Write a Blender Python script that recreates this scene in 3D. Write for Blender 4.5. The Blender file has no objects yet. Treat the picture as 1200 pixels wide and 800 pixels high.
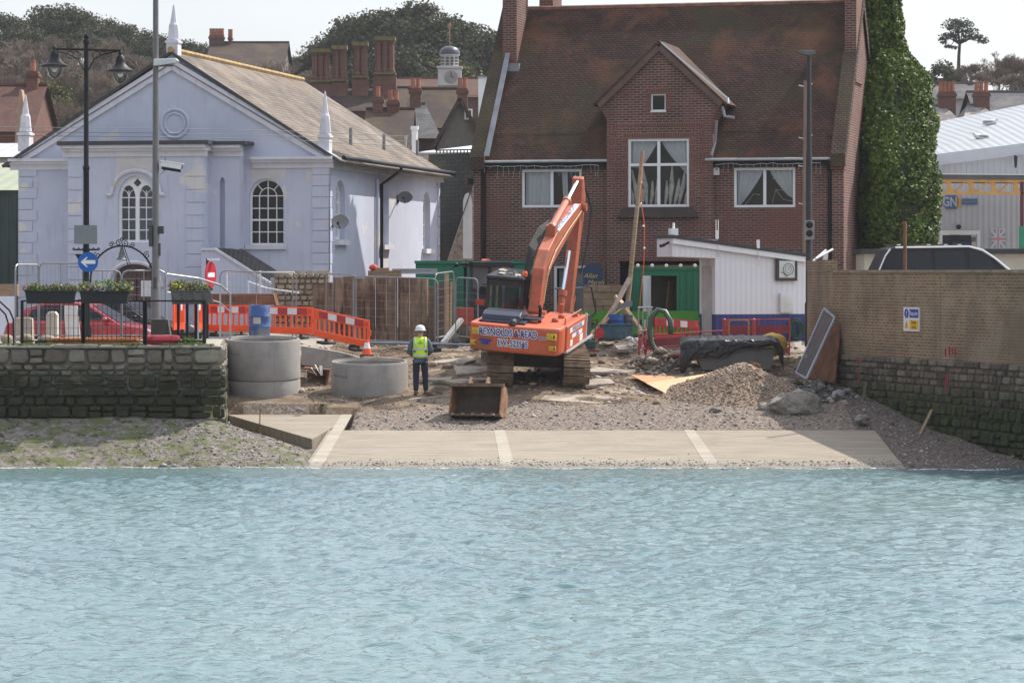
import bpy, bmesh, math, random
import numpy as np
from mathutils import Vector, Matrix, Euler
R = math.radians
rnd = random.Random(7)
SC = bpy.context.scene
COL = SC.collection
FPX, CXP, HY, HC = 3525.0, 600.0, 320.0, 4.35      # focal length in photo pixels, centre column, horizon row, eye height

# ---------------------------------------------------------------- frames: photo pixel + depth -> metres
class Fr:
    def __init__(s, ox, oy, oz=0.0, phi=0.0):
        s.o = (ox, oy, oz); s.phi = phi; s.c = math.cos(phi); s.s = math.sin(phi)
    def x(s, px, ly=0.0):
        k = (px - CXP) / FPX
        bx = s.o[0] + s.s * ly; by = s.o[1] + s.c * ly
        return (k * by - bx) / (s.c + k * s.s)
    def z(s, py, lx=0.0, ly=0.0):
        Y = s.o[1] - s.s * lx + s.c * ly
        return HC + (HY - py) * Y / FPX - s.o[2]
    def p(s, px, py, ly=0.0):
        x = s.x(px, ly)
        return (x, ly, s.z(py, x, ly))
def X(px, Y): return (px - CXP) * Y / FPX
def Z(py, Y): return HC + (HY - py) * Y / FPX
def W(px, py, Y): return Vector((X(px, Y), Y, Z(py, Y)))

# ---------------------------------------------------------------- mesh builder
class MB:
    def __init__(s, m=None):
        s.bm = bmesh.new(); s.m = m
    def v(s, p):
        p = Vector(p)
        return s.bm.verts.new(s.m @ p if s.m else p)
    def face(s, pts):
        try: return s.bm.faces.new([s.v(p) for p in pts])
        except ValueError: return None
    def box(s, x0, x1, y0, y1, z0, z1, rot=None, taper=1.0):
        cx, cy = (x0+x1)/2, (y0+y1)/2
        vs = []
        for z, t in ((z0, 1), (z1, taper)):
            for x, y in ((x0, y0), (x1, y0), (x1, y1), (x0, y1)):
                p = Vector((cx+(x-cx)*t, cy+(y-cy)*t, z))
                if rot is not None: p = rot @ p
                vs.append(s.v(p))
        for f in ((3,2,1,0),(4,5,6,7),(0,1,5,4),(1,2,6,5),(2,3,7,6),(3,0,4,7)):
            s.bm.faces.new([vs[i] for i in f])
        return s
    def beam(s, a, b, w, h=None, up=(0,0,1)):
        a, b = Vector(a), Vector(b); h = h or w
        d = (b-a); L = d.length
        if L < 1e-6: return s
        d /= L; u = Vector(up)
        sd = d.cross(u)
        if sd.length < 1e-3: sd = d.cross(Vector((0,1,0)))
        sd.normalize(); u = sd.cross(d)
        vs = []
        for p in (a, b):
            for i, j in ((-1,-1),(1,-1),(1,1),(-1,1)):
                vs.append(s.v(p + sd*(i*w/2) + u*(j*h/2)))
        for f in ((3,2,1,0),(4,5,6,7),(0,1,5,4),(1,2,6,5),(2,3,7,6),(3,0,4,7)):
            s.bm.faces.new([vs[i] for i in f])
        return s
    def tube(s, pts, r, n=6, cap=True):
        pts = [Vector(p) for p in pts]
        rs = r if isinstance(r, (list, tuple)) else [r]*len(pts)
        rings = []; prev = None
        for i, p in enumerate(pts):
            d = (pts[min(i+1, len(pts)-1)] - pts[max(i-1, 0)])
            if d.length < 1e-9: d = Vector((0,0,1))
            d.normalize()
            if prev is None:
                a = d.cross(Vector((0,0,1)))
                if a.length < .05: a = d.cross(Vector((1,0,0)))
            else:
                a = prev - d*prev.dot(d)
            a.normalize(); prev = a; b = d.cross(a)
            rings.append([s.v(p + (a*math.cos(2*math.pi*k/n) + b*math.sin(2*math.pi*k/n))*rs[i]) for k in range(n)])
        for i in range(len(rings)-1):
            for k in range(n):
                s.bm.faces.new((rings[i][k], rings[i][(k+1)%n], rings[i+1][(k+1)%n], rings[i+1][k]))
        if cap and n > 2:
            s.bm.faces.new(rings[0][::-1]); s.bm.faces.new(rings[-1])
        return s
    def lathe(s, prof, c=(0,0,0), n=20, a0=0, cap=False, sq=1.0):
        """prof: list of (r, z) about vertical axis at c"""
        c = Vector(c); rings = []
        for r, z in prof:
            if r < 1e-5: rings.append([s.v(c+Vector((0,0,z)))])
            else: rings.append([s.v(c + Vector((r*math.cos(a0+2*math.pi*k/n), sq*r*math.sin(a0+2*math.pi*k/n), z))) for k in range(n)])
        for i in range(len(rings)-1):
            A, B = rings[i], rings[i+1]
            for k in range(n):
                k2 = (k+1) % n
                if len(A) == 1 and len(B) == 1: continue
                if len(A) == 1: s.bm.faces.new((A[0], B[k2], B[k]))
                elif len(B) == 1: s.bm.faces.new((A[k], A[k2], B[0]))
                else: s.bm.faces.new((A[k], A[k2], B[k2], B[k]))
        if cap:
            if len(rings[0]) > 2: s.bm.faces.new(rings[0][::-1])
            if len(rings[-1]) > 2: s.bm.faces.new(rings[-1])
        return s
    def prism(s, poly, d, y0=0.0, axis='y'):
        """extrude a polygon given in (x,z) along y from y0 to y0+d (axis 'y'); axis 'x': polygon in (y,z); axis 'z': polygon in (x,y)"""
        def mk(a, b, t):
            return (a, t, b) if axis == 'y' else ((t, a, b) if axis == 'x' else (a, b, t))
        A = [s.v(mk(a, b, y0)) for a, b in poly]; B = [s.v(mk(a, b, y0+d)) for a, b in poly]
        n = len(poly)
        s.bm.faces.new(A); s.bm.faces.new(B[::-1])
        for i in range(n):
            j = (i+1) % n
            s.bm.faces.new((A[i], B[i], B[j], A[j]))
        return s
    def wall(s, outer, holes=(), reveal=.12, frame=None):
        """a flat wall in (x,z) at y=0 with holes and reveals going to +y; frame maps (x,y,z)->point"""
        fr = frame or (lambda x, y, z: (x, y, z))
        loops = [outer] + list(holes); es = []; lv = []
        for lp in loops:
            vs = [s.v(fr(x, 0, z)) for x, z in lp]; lv.append(vs)
            for i in range(len(vs)): es.append(s.bm.edges.new((vs[i], vs[(i+1) % len(vs)])))
        bmesh.ops.triangle_fill(s.bm, use_beauty=True, use_dissolve=False, edges=es)
        for lp, vs in zip(loops[1:], lv[1:]):
            bk = [s.v(fr(x, reveal, z)) for x, z in lp]
            for i in range(len(vs)):
                j = (i+1) % len(vs)
                s.bm.faces.new((vs[i], vs[j], bk[j], bk[i]))
        return s
    def plate(s, poly, y, frame=None):
        fr = frame or (lambda x, y, z: (x, y, z))
        s.face([fr(x, y, z) for x, z in poly]); return s
    def ball(s, c, r, sub=2, sc=(1,1,1), jit=0, rg=None):
        rg = rg or rnd
        res = bmesh.ops.create_icosphere(s.bm, subdivisions=sub, radius=r)
        for v in res['verts']:
            k = 1 + (rg.random()-.5)*jit
            p = Vector((v.co.x*sc[0]*k, v.co.y*sc[1]*k, v.co.z*sc[2]*k)) + Vector(c)
            v.co = s.m @ p if s.m else p
        return s
    def split(s, name, mat, parent=None, eps=.05, **kw):
        """one object per cluster of touching pieces"""
        bm = s.bm; bm.verts.index_update(); n = len(bm.verts); par = list(range(n))
        def fd(a):
            while par[a] != a: par[a] = par[par[a]]; a = par[a]
            return a
        for e in bm.edges: par[fd(e.verts[0].index)] = fd(e.verts[1].index)
        isl = {}
        for v in bm.verts: isl.setdefault(fd(v.index), []).append(v)
        bb = [[[min(v.co[k] for v in vs)-eps for k in range(3)], [max(v.co[k] for v in vs)+eps for k in range(3)], vs] for vs in isl.values()]
        cl = []
        for b in bb:
            hit = [c for c in cl if any(all(b[0][k] <= q[1][k] and q[0][k] <= b[1][k] for k in range(3)) for q in c)]
            cl = [c for c in cl if c not in hit]; cl.append([b]+[q for c in hit for q in c])
        outs = []
        for c in cl:
            keep = {v for q in c for v in q[2]}; m2 = MB()
            mp = {v: m2.bm.verts.new(v.co) for v in keep}
            for f in bm.faces:
                if f.verts[0] in keep: m2.bm.faces.new([mp[v] for v in f.verts])
            outs.append(m2.build(name, mat, parent, **kw))
        bm.free(); return outs
    def build(s, name, mat, parent=None, smooth=False, bevel=0, loc=None, nrm=True):
        bm = s.bm
        if nrm: bmesh.ops.recalc_face_normals(bm, faces=bm.faces)
        me = bpy.data.meshes.new(name); bm.to_mesh(me); bm.free()
        me.materials.append(mat)
        if smooth:
            me.polygons.foreach_set('use_smooth', [True]*len(me.polygons))
            if smooth != 'all':
                me.set_sharp_from_angle(angle=R(40))
        o = bpy.data.objects.new(name, me); COL.objects.link(o)
        if parent is not None: o.parent = parent
        if loc is not None: o.location = loc
        if bevel:
            b = o.modifiers.new('bevel', 'BEVEL'); b.width = bevel; b.segments = 2; b.limit_method = 'ANGLE'; b.angle_limit = R(40)
        return o
def np_mesh(name, verts, faces, mat, parent=None, smooth=False):
    """faces: (n,k) int array, all the same k"""
    verts = np.asarray(verts, dtype=np.float32); faces = np.asarray(faces, dtype=np.int32)
    me = bpy.data.meshes.new(name); n, k = faces.shape
    me.vertices.add(len(verts)); me.vertices.foreach_set('co', verts.ravel())
    me.loops.add(n*k); me.loops.foreach_set('vertex_index', faces.ravel())
    me.polygons.add(n); me.polygons.foreach_set('loop_start', np.arange(0, n*k, k, dtype=np.int32))
    me.polygons.foreach_set('loop_total', np.full(n, k, dtype=np.int32))
    if smooth: me.polygons.foreach_set('use_smooth', np.ones(n, dtype=bool))
    me.update(calc_edges=True); me.validate()
    me.materials.append(mat)
    o = bpy.data.objects.new(name, me); COL.objects.link(o)
    if parent is not None: o.parent = parent
    return o
def tag(o, label=None, cat=None, group=None, kind=None):
    if label: o['label'] = label
    if cat: o['category'] = cat
    if group: o['group'] = group
    if kind: o['kind'] = kind
    return o
def thing(name, label, cat, loc=(0,0,0), rotz=0.0, group=None, rot=None):
    o = bpy.data.objects.new(name, None); COL.objects.link(o)
    o.empty_display_size = .2
    o.location = loc; o.rotation_euler = rot if rot else (0, 0, rotz)
    return tag(o, label, cat, group, 'thing')
def fthing(name, label, cat, F, group=None):
    return thing(name, label, cat, F.o, -F.phi, group)
def copy_tree(o, parent=None):
    c = o.copy(); COL.objects.link(c)
    if parent is not None: c.parent = parent
    for ch in [k for k in SC.objects if k.parent == o]: copy_tree(ch, c)
    return c
def dup(o, loc, rotz=0, label=None, scale=None):
    c = copy_tree(o); c.location = loc; c.rotation_euler = (0, 0, rotz)
    if label: c['label'] = label
    if scale: c.scale = (scale,)*3 if not isinstance(scale, tuple) else scale
    return c
def text(body, size, mat, parent, loc, rot=(R(90),0,0), extrude=.002, align='CENTER', name='lettering', scale=None, shear=0, bold=0):
    cu = bpy.data.curves.new(name, 'FONT'); cu.body = body; cu.size = size; cu.extrude = extrude
    cu.align_x = align; cu.align_y = 'CENTER'; cu.shear = shear; cu.offset = bold
    cu.materials.append(mat)
    tmp = bpy.data.objects.new(name, cu); me = bpy.data.meshes.new_from_object(tmp); bpy.data.objects.remove(tmp); me.name = name
    if not me.materials: me.materials.append(mat)
    o = bpy.data.objects.new(name, me); COL.objects.link(o); o.parent = parent
    o.location = loc; o.rotation_euler = rot
    if scale: o.scale = scale
    return o
def arch(x0, x1, z0, z1, zs, n=8, pointed=False):
    """outline of an arched opening: sill z0, spring zs, apex z1 (counter clockwise from lower left)"""
    pts = [(x0, z0), (x1, z0)]; cx = (x0+x1)/2; w = (x1-x0)/2; h = z1-zs
    for i in range(n+1):
        t = i/n
        if pointed:
            a = t*math.pi
            # two arcs meeting in a point
            u = t*2 if t <= .5 else (1-t)*2
            xx = w*(1-u**1.75) ; zz = h*(math.sin(u*math.pi/2)**.9)
            pts.append((cx + (xx if t <= .5 else -xx), zs+zz))
        else:
            a = t*math.pi
            pts.append((cx + w*math.cos(a), zs + h*math.sin(a)))
    return pts
def offset_poly(poly, d):
    """shrink (d>0) a polygon towards its centre, axis-wise"""
    xs = [p[0] for p in poly]; zs = [p[1] for p in poly]
    cx, cz = (min(xs)+max(xs))/2, (min(zs)+max(zs))/2
    hx, hz = (max(xs)-min(xs))/2, (max(zs)-min(zs))/2
    return [(cx+(x-cx)*(hx-d)/hx, cz+(z-cz)*(hz-d)/hz) for x, z in poly]
def ring_frame(mb, poly, d, y0, y1, frame=None):
    """a closed frame between a polygon and its inset"""
    fr = frame or (lambda x, y, z: (x, y, z)); q = offset_poly(poly, d); n = len(poly)
    for i in range(n):
        j = (i+1) % n
        a, b, c, e = poly[i], poly[j], q[j], q[i]
        mb.face([fr(a[0], y0, a[1]), fr(b[0], y0, b[1]), fr(c[0], y0, c[1]), fr(e[0], y0, e[1])])
        mb.face([fr(c[0], y0, c[1]), fr(e[0], y0, e[1]), fr(e[0], y1, e[1]), fr(c[0], y1, c[1])])
        mb.face([fr(a[0], y0, a[1]), fr(b[0], y0, b[1]), fr(b[0], y1, b[1]), fr(a[0], y1, a[1])])
    return mb

# ---------------------------------------------------------------- materials
def nodes(name):
    m = bpy.data.materials.new(name); m.use_nodes = True; nt = m.node_tree
    return m, nt, nt.nodes['Principled BSDF']
def N(nt, t, **kw):
    n = nt.nodes.new(t)
    for k, v in kw.items(): setattr(n, k, v)
    return n
def L(nt, a, b): nt.links.new(a, b)
def coords(nt, mode='obj', kz=1.0):
    tc = N(nt, 'ShaderNodeTexCoord')
    if mode == 'obj': return tc.outputs['Object']
    sx = N(nt, 'ShaderNodeSeparateXYZ'); L(nt, tc.outputs['Object'], sx.inputs[0])
    cb = N(nt, 'ShaderNodeCombineXYZ')
    if mode == 'wall':
        ad = N(nt, 'ShaderNodeMath', operation='ADD'); L(nt, sx.outputs[0], ad.inputs[0]); L(nt, sx.outputs[1], ad.inputs[1])
        L(nt, ad.outputs[0], cb.inputs[0]); L(nt, sx.outputs[2], cb.inputs[1])
    elif mode in ('rx', 'ry'):
        mu = N(nt, 'ShaderNodeMath', operation='MULTIPLY'); mu.inputs[1].default_value = kz
        L(nt, sx.outputs[2], mu.inputs[0])
        L(nt, sx.outputs[0 if mode == 'rx' else 1], cb.inputs[0]); L(nt, mu.outputs[0], cb.inputs[1])
    return cb.outputs[0]
def noise(nt, vec, scale, detail=4, rough=.55, dist=0):
    n = N(nt, 'ShaderNodeTexNoise'); n.inputs['Scale'].default_value = scale; n.inputs['Detail'].default_value = detail
    n.inputs['Roughness'].default_value = rough; n.inputs['Distortion'].default_value = dist
    L(nt, vec, n.inputs['Vector']); return n.outputs['Fac']
def ramp(nt, fac, stops):
    r = N(nt, 'ShaderNodeValToRGB'); el = r.color_ramp.elements
    while len(el) < len(stops): el.new(.5)
    for e, (p, c) in zip(el, stops):
        e.position = p; e.color = tuple(c)+(1,) if len(c) == 3 else c
    L(nt, fac, r.inputs[0]); return r.outputs[0]
def mixc(nt, fac, a, b, mode='MIX'):
    m = N(nt, 'ShaderNodeMix', data_type='RGBA', blend_type=mode)
    if isinstance(fac, (int, float)): m.inputs[0].default_value = fac
    else: L(nt, fac, m.inputs[0])
    for s, v in ((m.inputs[6], a), (m.inputs[7], b)):
        if isinstance(v, tuple): s.default_value = v+(1,) if len(v) == 3 else v
        else: L(nt, v, s)
    return m.outputs[2]
def bumpn(nt, bs, height, strength=.3, dist=.02):
    b = N(nt, 'ShaderNodeBump'); b.inputs['Strength'].default_value = strength; b.inputs['Distance'].default_value = dist
    L(nt, height, b.inputs['Height']); L(nt, b.outputs[0], bs.inputs['Normal']); return b
def mul(c, k): return tuple(min(1, x*k) for x in c)
def mapr(nt, fac, a, b, c=0.0, d=1.0):
    m = N(nt, 'ShaderNodeMapRange'); L(nt, fac, m.inputs[0])
    for i, v in enumerate((a, b, c, d)): m.inputs[i+1].default_value = v
    return m.outputs[0]
_cache = {}
def P(name, col, rough=.7, metal=0.0, var=.18, vs=2.5, bump=0.0, bs=25.0, dirt=None, dirt_s=1.2, dirt_at=.58, spec=.5, coat=0, stretch=None):
    if name in _cache: return _cache[name]
    m, nt, b = nodes(name); c = coords(nt)
    if stretch:
        mp = N(nt, 'ShaderNodeMapping'); mp.inputs['Scale'].default_value = stretch; L(nt, c, mp.inputs[0]); c = mp.outputs[0]
    f = noise(nt, c, vs, 5, .6)
    co = ramp(nt, f, [(.3, mul(col, 1-var)), (.7, mul(col, 1+var))])
    if dirt:
        d = noise(nt, c, dirt_s, 6, .65)
        co = mixc(nt, mapr(nt, d, dirt_at-.06, dirt_at+.1), co, dirt)
    L(nt, co, b.inputs['Base Color'])
    b.inputs['Roughness'].default_value = rough; b.inputs['Metallic'].default_value = metal
    b.inputs['Specular IOR Level'].default_value = spec; b.inputs['Coat Weight'].default_value = coat
    if bump: bumpn(nt, b, noise(nt, c, bs, 4, .6), bump)
    _cache[name] = m; return m
def brickmat(name, c1, c2, mortar, w=.225, h=.075, ms=.011, mode='wall', kz=1.0, patch=None, patch2=None, bump=.4, rough=.85, bias=0.0, off=.5, moss=None, lowz=None, smooth=.1, vary=.5, streak=False):
    m, nt, b = nodes(name); v = coords(nt, mode, kz); o = coords(nt)
    t = N(nt, 'ShaderNodeTexBrick'); t.offset = off
    t.inputs['Scale'].default_value = 1; t.inputs['Brick Width'].default_value = w; t.inputs['Row Height'].default_value = h
    t.inputs['Mortar Size'].default_value = ms; t.inputs['Bias'].default_value = bias; t.inputs['Mortar Smooth'].default_value = smooth
    t.inputs['Color1'].default_value = c1+(1,); t.inputs['Color2'].default_value = c2+(1,); t.inputs['Mortar'].default_value = mortar+(1,)
    L(nt, v, t.inputs['Vector']); co = t.outputs['Color']
    n1 = noise(nt, o, .9, 6, .65)
    co = mixc(nt, vary, co, ramp(nt, n1, [(.3, (.45,.45,.45)), (.7, (1.25,1.2,1.15))]), 'MULTIPLY')
    if patch: co = mixc(nt, mapr(nt, noise(nt, o, .45, 5, .6, .6), .5, .66, 0, .8), co, patch)
    if patch2: co = mixc(nt, mapr(nt, noise(nt, o, .55, 6, .7, .35), .50, .74, 0, .75), co, patch2)
    if streak:
        mp = N(nt, 'ShaderNodeMapping'); mp.inputs['Scale'].default_value = (1.6, 1.6, .16); L(nt, o, mp.inputs[0])
        co = mixc(nt, mapr(nt, noise(nt, mp.outputs[0], 2.0, 6, .7), .55, .72, 0, .65), co, (.10,.082,.065))
        co = mixc(nt, mapr(nt, noise(nt, mp.outputs[0], 3.1, 5, .7, .8), .62, .72, 0, .45), co, (.40,.36,.31))
    if moss:
        z0, z1, mc = moss
        sx = N(nt, 'ShaderNodeSeparateXYZ'); L(nt, o, sx.inputs[0])
        ad = N(nt, 'ShaderNodeMath', operation='MULTIPLY_ADD'); ad.inputs[1].default_value = (z1-z0)*1.2; L(nt, noise(nt, o, 1.1, 5, .6), ad.inputs[0]); L(nt, sx.outputs[2], ad.inputs[2])
        co = mixc(nt, mapr(nt, ad.outputs[0], z0+.6*(z1-z0), z1+.6*(z1-z0), 1, 0), co, mc)
    L(nt, co, b.inputs['Base Color']); b.inputs['Roughness'].default_value = rough; b.inputs['Specular IOR Level'].default_value = .3
    mh = N(nt, 'ShaderNodeMath', operation='MULTIPLY_ADD'); mh.inputs[1].default_value = -1; L(nt, t.outputs['Fac'], mh.inputs[0]); L(nt, noise(nt, o, 12, 3), mh.inputs[2])
    bumpn(nt, b, mh.outputs[0], bump, .02)
    return m
def glassmat(name, tint=(.02,.025,.03), refl=.55):
    """window glass: partly clear, mirror-like by angle"""
    m, nt, b = nodes(name); nt.nodes.remove(b)
    out = nt.nodes['Material Output']
    tr = N(nt, 'ShaderNodeBsdfTransparent'); tr.inputs[0].default_value = (.88,.90,.91,1)
    gl = N(nt, 'ShaderNodeBsdfGlossy'); gl.inputs['Roughness'].default_value = .03
    fr = N(nt, 'ShaderNodeFresnel'); fr.inputs[0].default_value = 1.45
    mx = N(nt, 'ShaderNodeMixShader'); L(nt, mapr(nt, fr.outputs[0], 0, 1, .015, refl+.4), mx.inputs[0]); L(nt, tr.outputs[0], mx.inputs[1]); L(nt, gl.outputs[0], mx.inputs[2])
    L(nt, mx.outputs[0], out.inputs[0]); return m
def corrug(name, col, pitch=.2, mode='x', rough=.5, metal=0.0, bump=.8, var=.12, dirt=None, dist=.03):
    m, nt, b = nodes(name); o = coords(nt)
    sx = N(nt, 'ShaderNodeSeparateXYZ'); L(nt, o, sx.inputs[0])
    if mode == 'x': s = sx.outputs[0]
    elif mode == 'y': s = sx.outputs[1]
    else:
        ad = N(nt, 'ShaderNodeMath', operation='ADD'); L(nt, sx.outputs[0], ad.inputs[0]); L(nt, sx.outputs[1], ad.inputs[1]); s = ad.outputs[0]
    mu = N(nt, 'ShaderNodeMath', operation='MULTIPLY'); mu.inputs[1].default_value = 2*math.pi/pitch; L(nt, s, mu.inputs[0])
    si = N(nt, 'ShaderNodeMath', operation='SINE'); L(nt, mu.outputs[0], si.inputs[0])
    co = ramp(nt, noise(nt, o, .8, 6, .6), [(.3, mul(col, 1-var)), (.7, mul(col, 1+var))])
    if dirt: co = mixc(nt, mapr(nt, noise(nt, o, 1.3, 6, .7), .55, .72, 0, .7), co, dirt)
    L(nt, co, b.inputs['Base Color']); b.inputs['Roughness'].default_value = rough; b.inputs['Metallic'].default_value = metal
    bumpn(nt, b, mapr(nt, si.outputs[0], -.5, .5), bump, dist); return m
def leafmat(name, c1, c2, trans=.25, rough=.55, vs=.8, spec=.4):
    m, nt, b = nodes(name)
    g = N(nt, 'ShaderNodeNewGeometry')
    n1 = noise(nt, coords(nt), vs, 3)
    mx = N(nt, 'ShaderNodeMath', operation='MULTIPLY_ADD'); mx.inputs[1].default_value = .55; L(nt, g.outputs['Random Per Island'], mx.inputs[0]); 
    ms = N(nt, 'ShaderNodeMath', operation='MULTIPLY'); ms.inputs[1].default_value = .5; L(nt, n1, ms.inputs[0]); L(nt, ms.outputs[0], mx.inputs[2])
    co = ramp(nt, mx.outputs[0], [(.15, c1), (.85, c2)])
    L(nt, co, b.inputs['Base Color']); b.inputs['Roughness'].default_value = rough; b.inputs['Specular IOR Level'].default_value = spec
    tl = N(nt, 'ShaderNodeBsdfTranslucent'); L(nt, co, tl.inputs[0])
    ms2 = N(nt, 'ShaderNodeMixShader'); ms2.inputs[0].default_value = trans
    L(nt, b.outputs[0], ms2.inputs[1]); L(nt, tl.outputs[0], ms2.inputs[2]); L(nt, ms2.outputs[0], nt.nodes['Material Output'].inputs[0])
    return m

# ---------------------------------------------------------------- camera, light, sky
cam = bpy.data.cameras.new('camera'); camo = bpy.data.objects.new('camera', cam); COL.objects.link(camo)
cam.sensor_fit = 'HORIZONTAL'; cam.sensor_width = 36; cam.lens = FPX/1200*36
cam.shift_y = -(400-HY)/1200; cam.clip_start = .5; cam.clip_end = 6000
camo.location = (0, 0, HC); camo.rotation_euler = (R(90), 0, 0)
SC.camera = camo
SUN_EL, SUN_AZ = R(47.9), R(50.0)                      # azimuth from +Y towards +X
sv = Vector((math.sin(SUN_AZ)*math.cos(SUN_EL), math.cos(SUN_AZ)*math.cos(SUN_EL), math.sin(SUN_EL)))
sl = bpy.data.lights.new('sun', 'SUN'); sl.energy = 5.0; sl.angle = R(.53); sl.color = (1, .935, .84)
so = bpy.data.objects.new('sun', sl); COL.objects.link(so); so.rotation_euler = (-sv).to_track_quat('-Z', 'Y').to_euler(); so.location = (30, 60, 60)
wd = bpy.data.worlds.new('World'); SC.world = wd; wd.use_nodes = True
wt = wd.node_tree; bg = wt.nodes['Background']
sk = wt.nodes.new('ShaderNodeTexSky'); sk.sky_type = 'NISHITA'; sk.sun_disc = False
sk.sun_elevation = SUN_EL; sk.sun_rotation = SUN_AZ; sk.air_density = 1.0; sk.dust_density = 3.0; sk.ozone_density = 1.0
sk.dust_density = .6
mxw = wt.nodes.new('ShaderNodeMix'); mxw.data_type = 'RGBA'; mxw.inputs[0].default_value = .72; tcw = wt.nodes.new('ShaderNodeTexCoord'); spw = wt.nodes.new('ShaderNodeSeparateXYZ'); wt.links.new(tcw.outputs['Generated'], spw.inputs[0])
rmw = wt.nodes.new('ShaderNodeMapRange'); rmw.inputs[1].default_value = .05; rmw.inputs[2].default_value = .55; wt.links.new(spw.outputs[2], rmw.inputs[0])
nzw = wt.nodes.new('ShaderNodeTexNoise'); nzw.inputs['Scale'].default_value = 3; nzw.inputs['Detail'].default_value = 6; wt.links.new(tcw.outputs['Generated'], nzw.inputs['Vector'])
adw = wt.nodes.new('ShaderNodeMath'); adw.operation = 'MULTIPLY_ADD'; adw.inputs[1].default_value = .34; wt.links.new(nzw.outputs[0], adw.inputs[0]); wt.links.new(rmw.outputs[0], adw.inputs[2])
cvw = wt.nodes.new('ShaderNodeValToRGB'); wt.links.new(adw.outputs[0], cvw.inputs[0])
cvw.color_ramp.elements[0].color = (.282,.268,.258,1); cvw.color_ramp.elements[1].color = (.915,.955,1.05,1)
sgw = wt.nodes.new('ShaderNodeVectorMath'); sgw.operation = 'SCALE'; dtw = wt.nodes.new('ShaderNodeVectorMath'); dtw.operation = 'DOT_PRODUCT'; wt.links.new(tcw.outputs['Generated'], dtw.inputs[0]); dtw.inputs[1].default_value = (math.sin(SUN_AZ), math.cos(SUN_AZ), 0)
mrw = wt.nodes.new('ShaderNodeMapRange'); wt.links.new(dtw.outputs['Value'], mrw.inputs[0])     # thin cloud glows towards the sun
for i_, v_ in enumerate((-1, 1, 4.4, 18.0)): mrw.inputs[i_+1].default_value = v_
wt.links.new(mrw.outputs[0], sgw.inputs['Scale']); wt.links.new(cvw.outputs[0], sgw.inputs[0]); wt.links.new(sgw.outputs[0], mxw.inputs[7])
wt.links.new(sk.outputs[0], mxw.inputs[6]); wt.links.new(mxw.outputs[2], bg.inputs[0]); bg.inputs[1].default_value = .125
SC.view_settings.view_transform = 'Standard'; SC.view_settings.look = 'None'; SC.view_settings.gamma = 1
SC.view_settings.exposure = .26
SC.cycles.max_bounces = 6; SC.cycles.transparent_max_bounces = 12
# ================================================================ SETTING
M = {}
M['steel'] = P('galvanised', (.42,.43,.45), .38, .7, .15, 6)
M['black'] = P('black_paint', (.012,.012,.014), .5, 0, .3, 5, spec=.25)
M['white'] = P('white_paint', (.78,.78,.78), .5, 0, .05, 3)
M['upvc'] = P('window_frame_white', (.8,.8,.82), .35, 0, .03, 3)
M['dark'] = P('dark_interior', (.012,.012,.013), .8)
M['timber'] = P('weathered_timber', (.27,.19,.12), .8, 0, .3, 3, .3, 30, stretch=(1,1,6))
M['newwood'] = P('sawn_wood', (.5,.35,.2), .75, 0, .2, 4, .2, 30)
M['rust'] = P('rusty_steel', (.19,.085,.045), .85, .1, .45, 3, .4, 20)
M['rubber'] = P('black_rubber', (.02,.02,.02), .75)
M['redpaint'] = P('dull_red_paint', (.33,.04,.045), .5, 0, .3, 4)
M['orangeplastic'] = P('orange_plastic', (.85,.10,.02), .45, 0, .12, 2)
M['concrete'] = P('concrete', (.30,.28,.26), .9, 0, .2, 2, .3, 60, (.17,.155,.14), 1.3, .58)
M['glass'] = glassmat('window_glass')
M['black_gloss'] = P('black_car_paint', (.010,.011,.016), .35, 0, .1, 2, coat=.1, spec=.3)
M['chrome'] = P('chrome', (.7,.72,.75), .15, 1.0, .05)
def crackrock():
    m, nt, b = nodes('grey_rock'); o = coords(nt)
    nd = N(nt, 'ShaderNodeTexNoise'); nd.inputs['Scale'].default_value = 2.5; L(nt, o, nd.inputs['Vector'])
    ad = N(nt, 'ShaderNodeVectorMath', operation='MULTIPLY_ADD'); ad.inputs[1].default_value = (.5,.5,.5); L(nt, nd.outputs['Color'], ad.inputs[0]); L(nt, o, ad.inputs[2])
    vo = N(nt, 'ShaderNodeTexVoronoi', feature='DISTANCE_TO_EDGE'); vo.inputs['Scale'].default_value = 2.6; L(nt, ad.outputs[0], vo.inputs['Vector'])
    co = ramp(nt, noise(nt, o, 3.5, 8, .7), [(.3,(.15,.13,.11)), (.5,(.255,.23,.2)), (.7,(.36,.33,.29))])
    ck = mapr(nt, vo.outputs['Distance'], 0, .03, .45, 1); co = mixc(nt, ck, (.11,.095,.08), co); L(nt, co, b.inputs['Base Color']); b.inputs['Roughness'].default_value = .95
    h = N(nt, 'ShaderNodeMath', operation='MULTIPLY_ADD'); h.inputs[1].default_value = .7; L(nt, noise(nt, o, 7, 8, .75), h.inputs[0]); L(nt, mapr(nt, vo.outputs['Distance'], 0, .15, .5, 1), h.inputs[2]); bumpn(nt, b, h.outputs[0], .9, .06); return m
M['stonegrey'] = crackrock()

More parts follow.
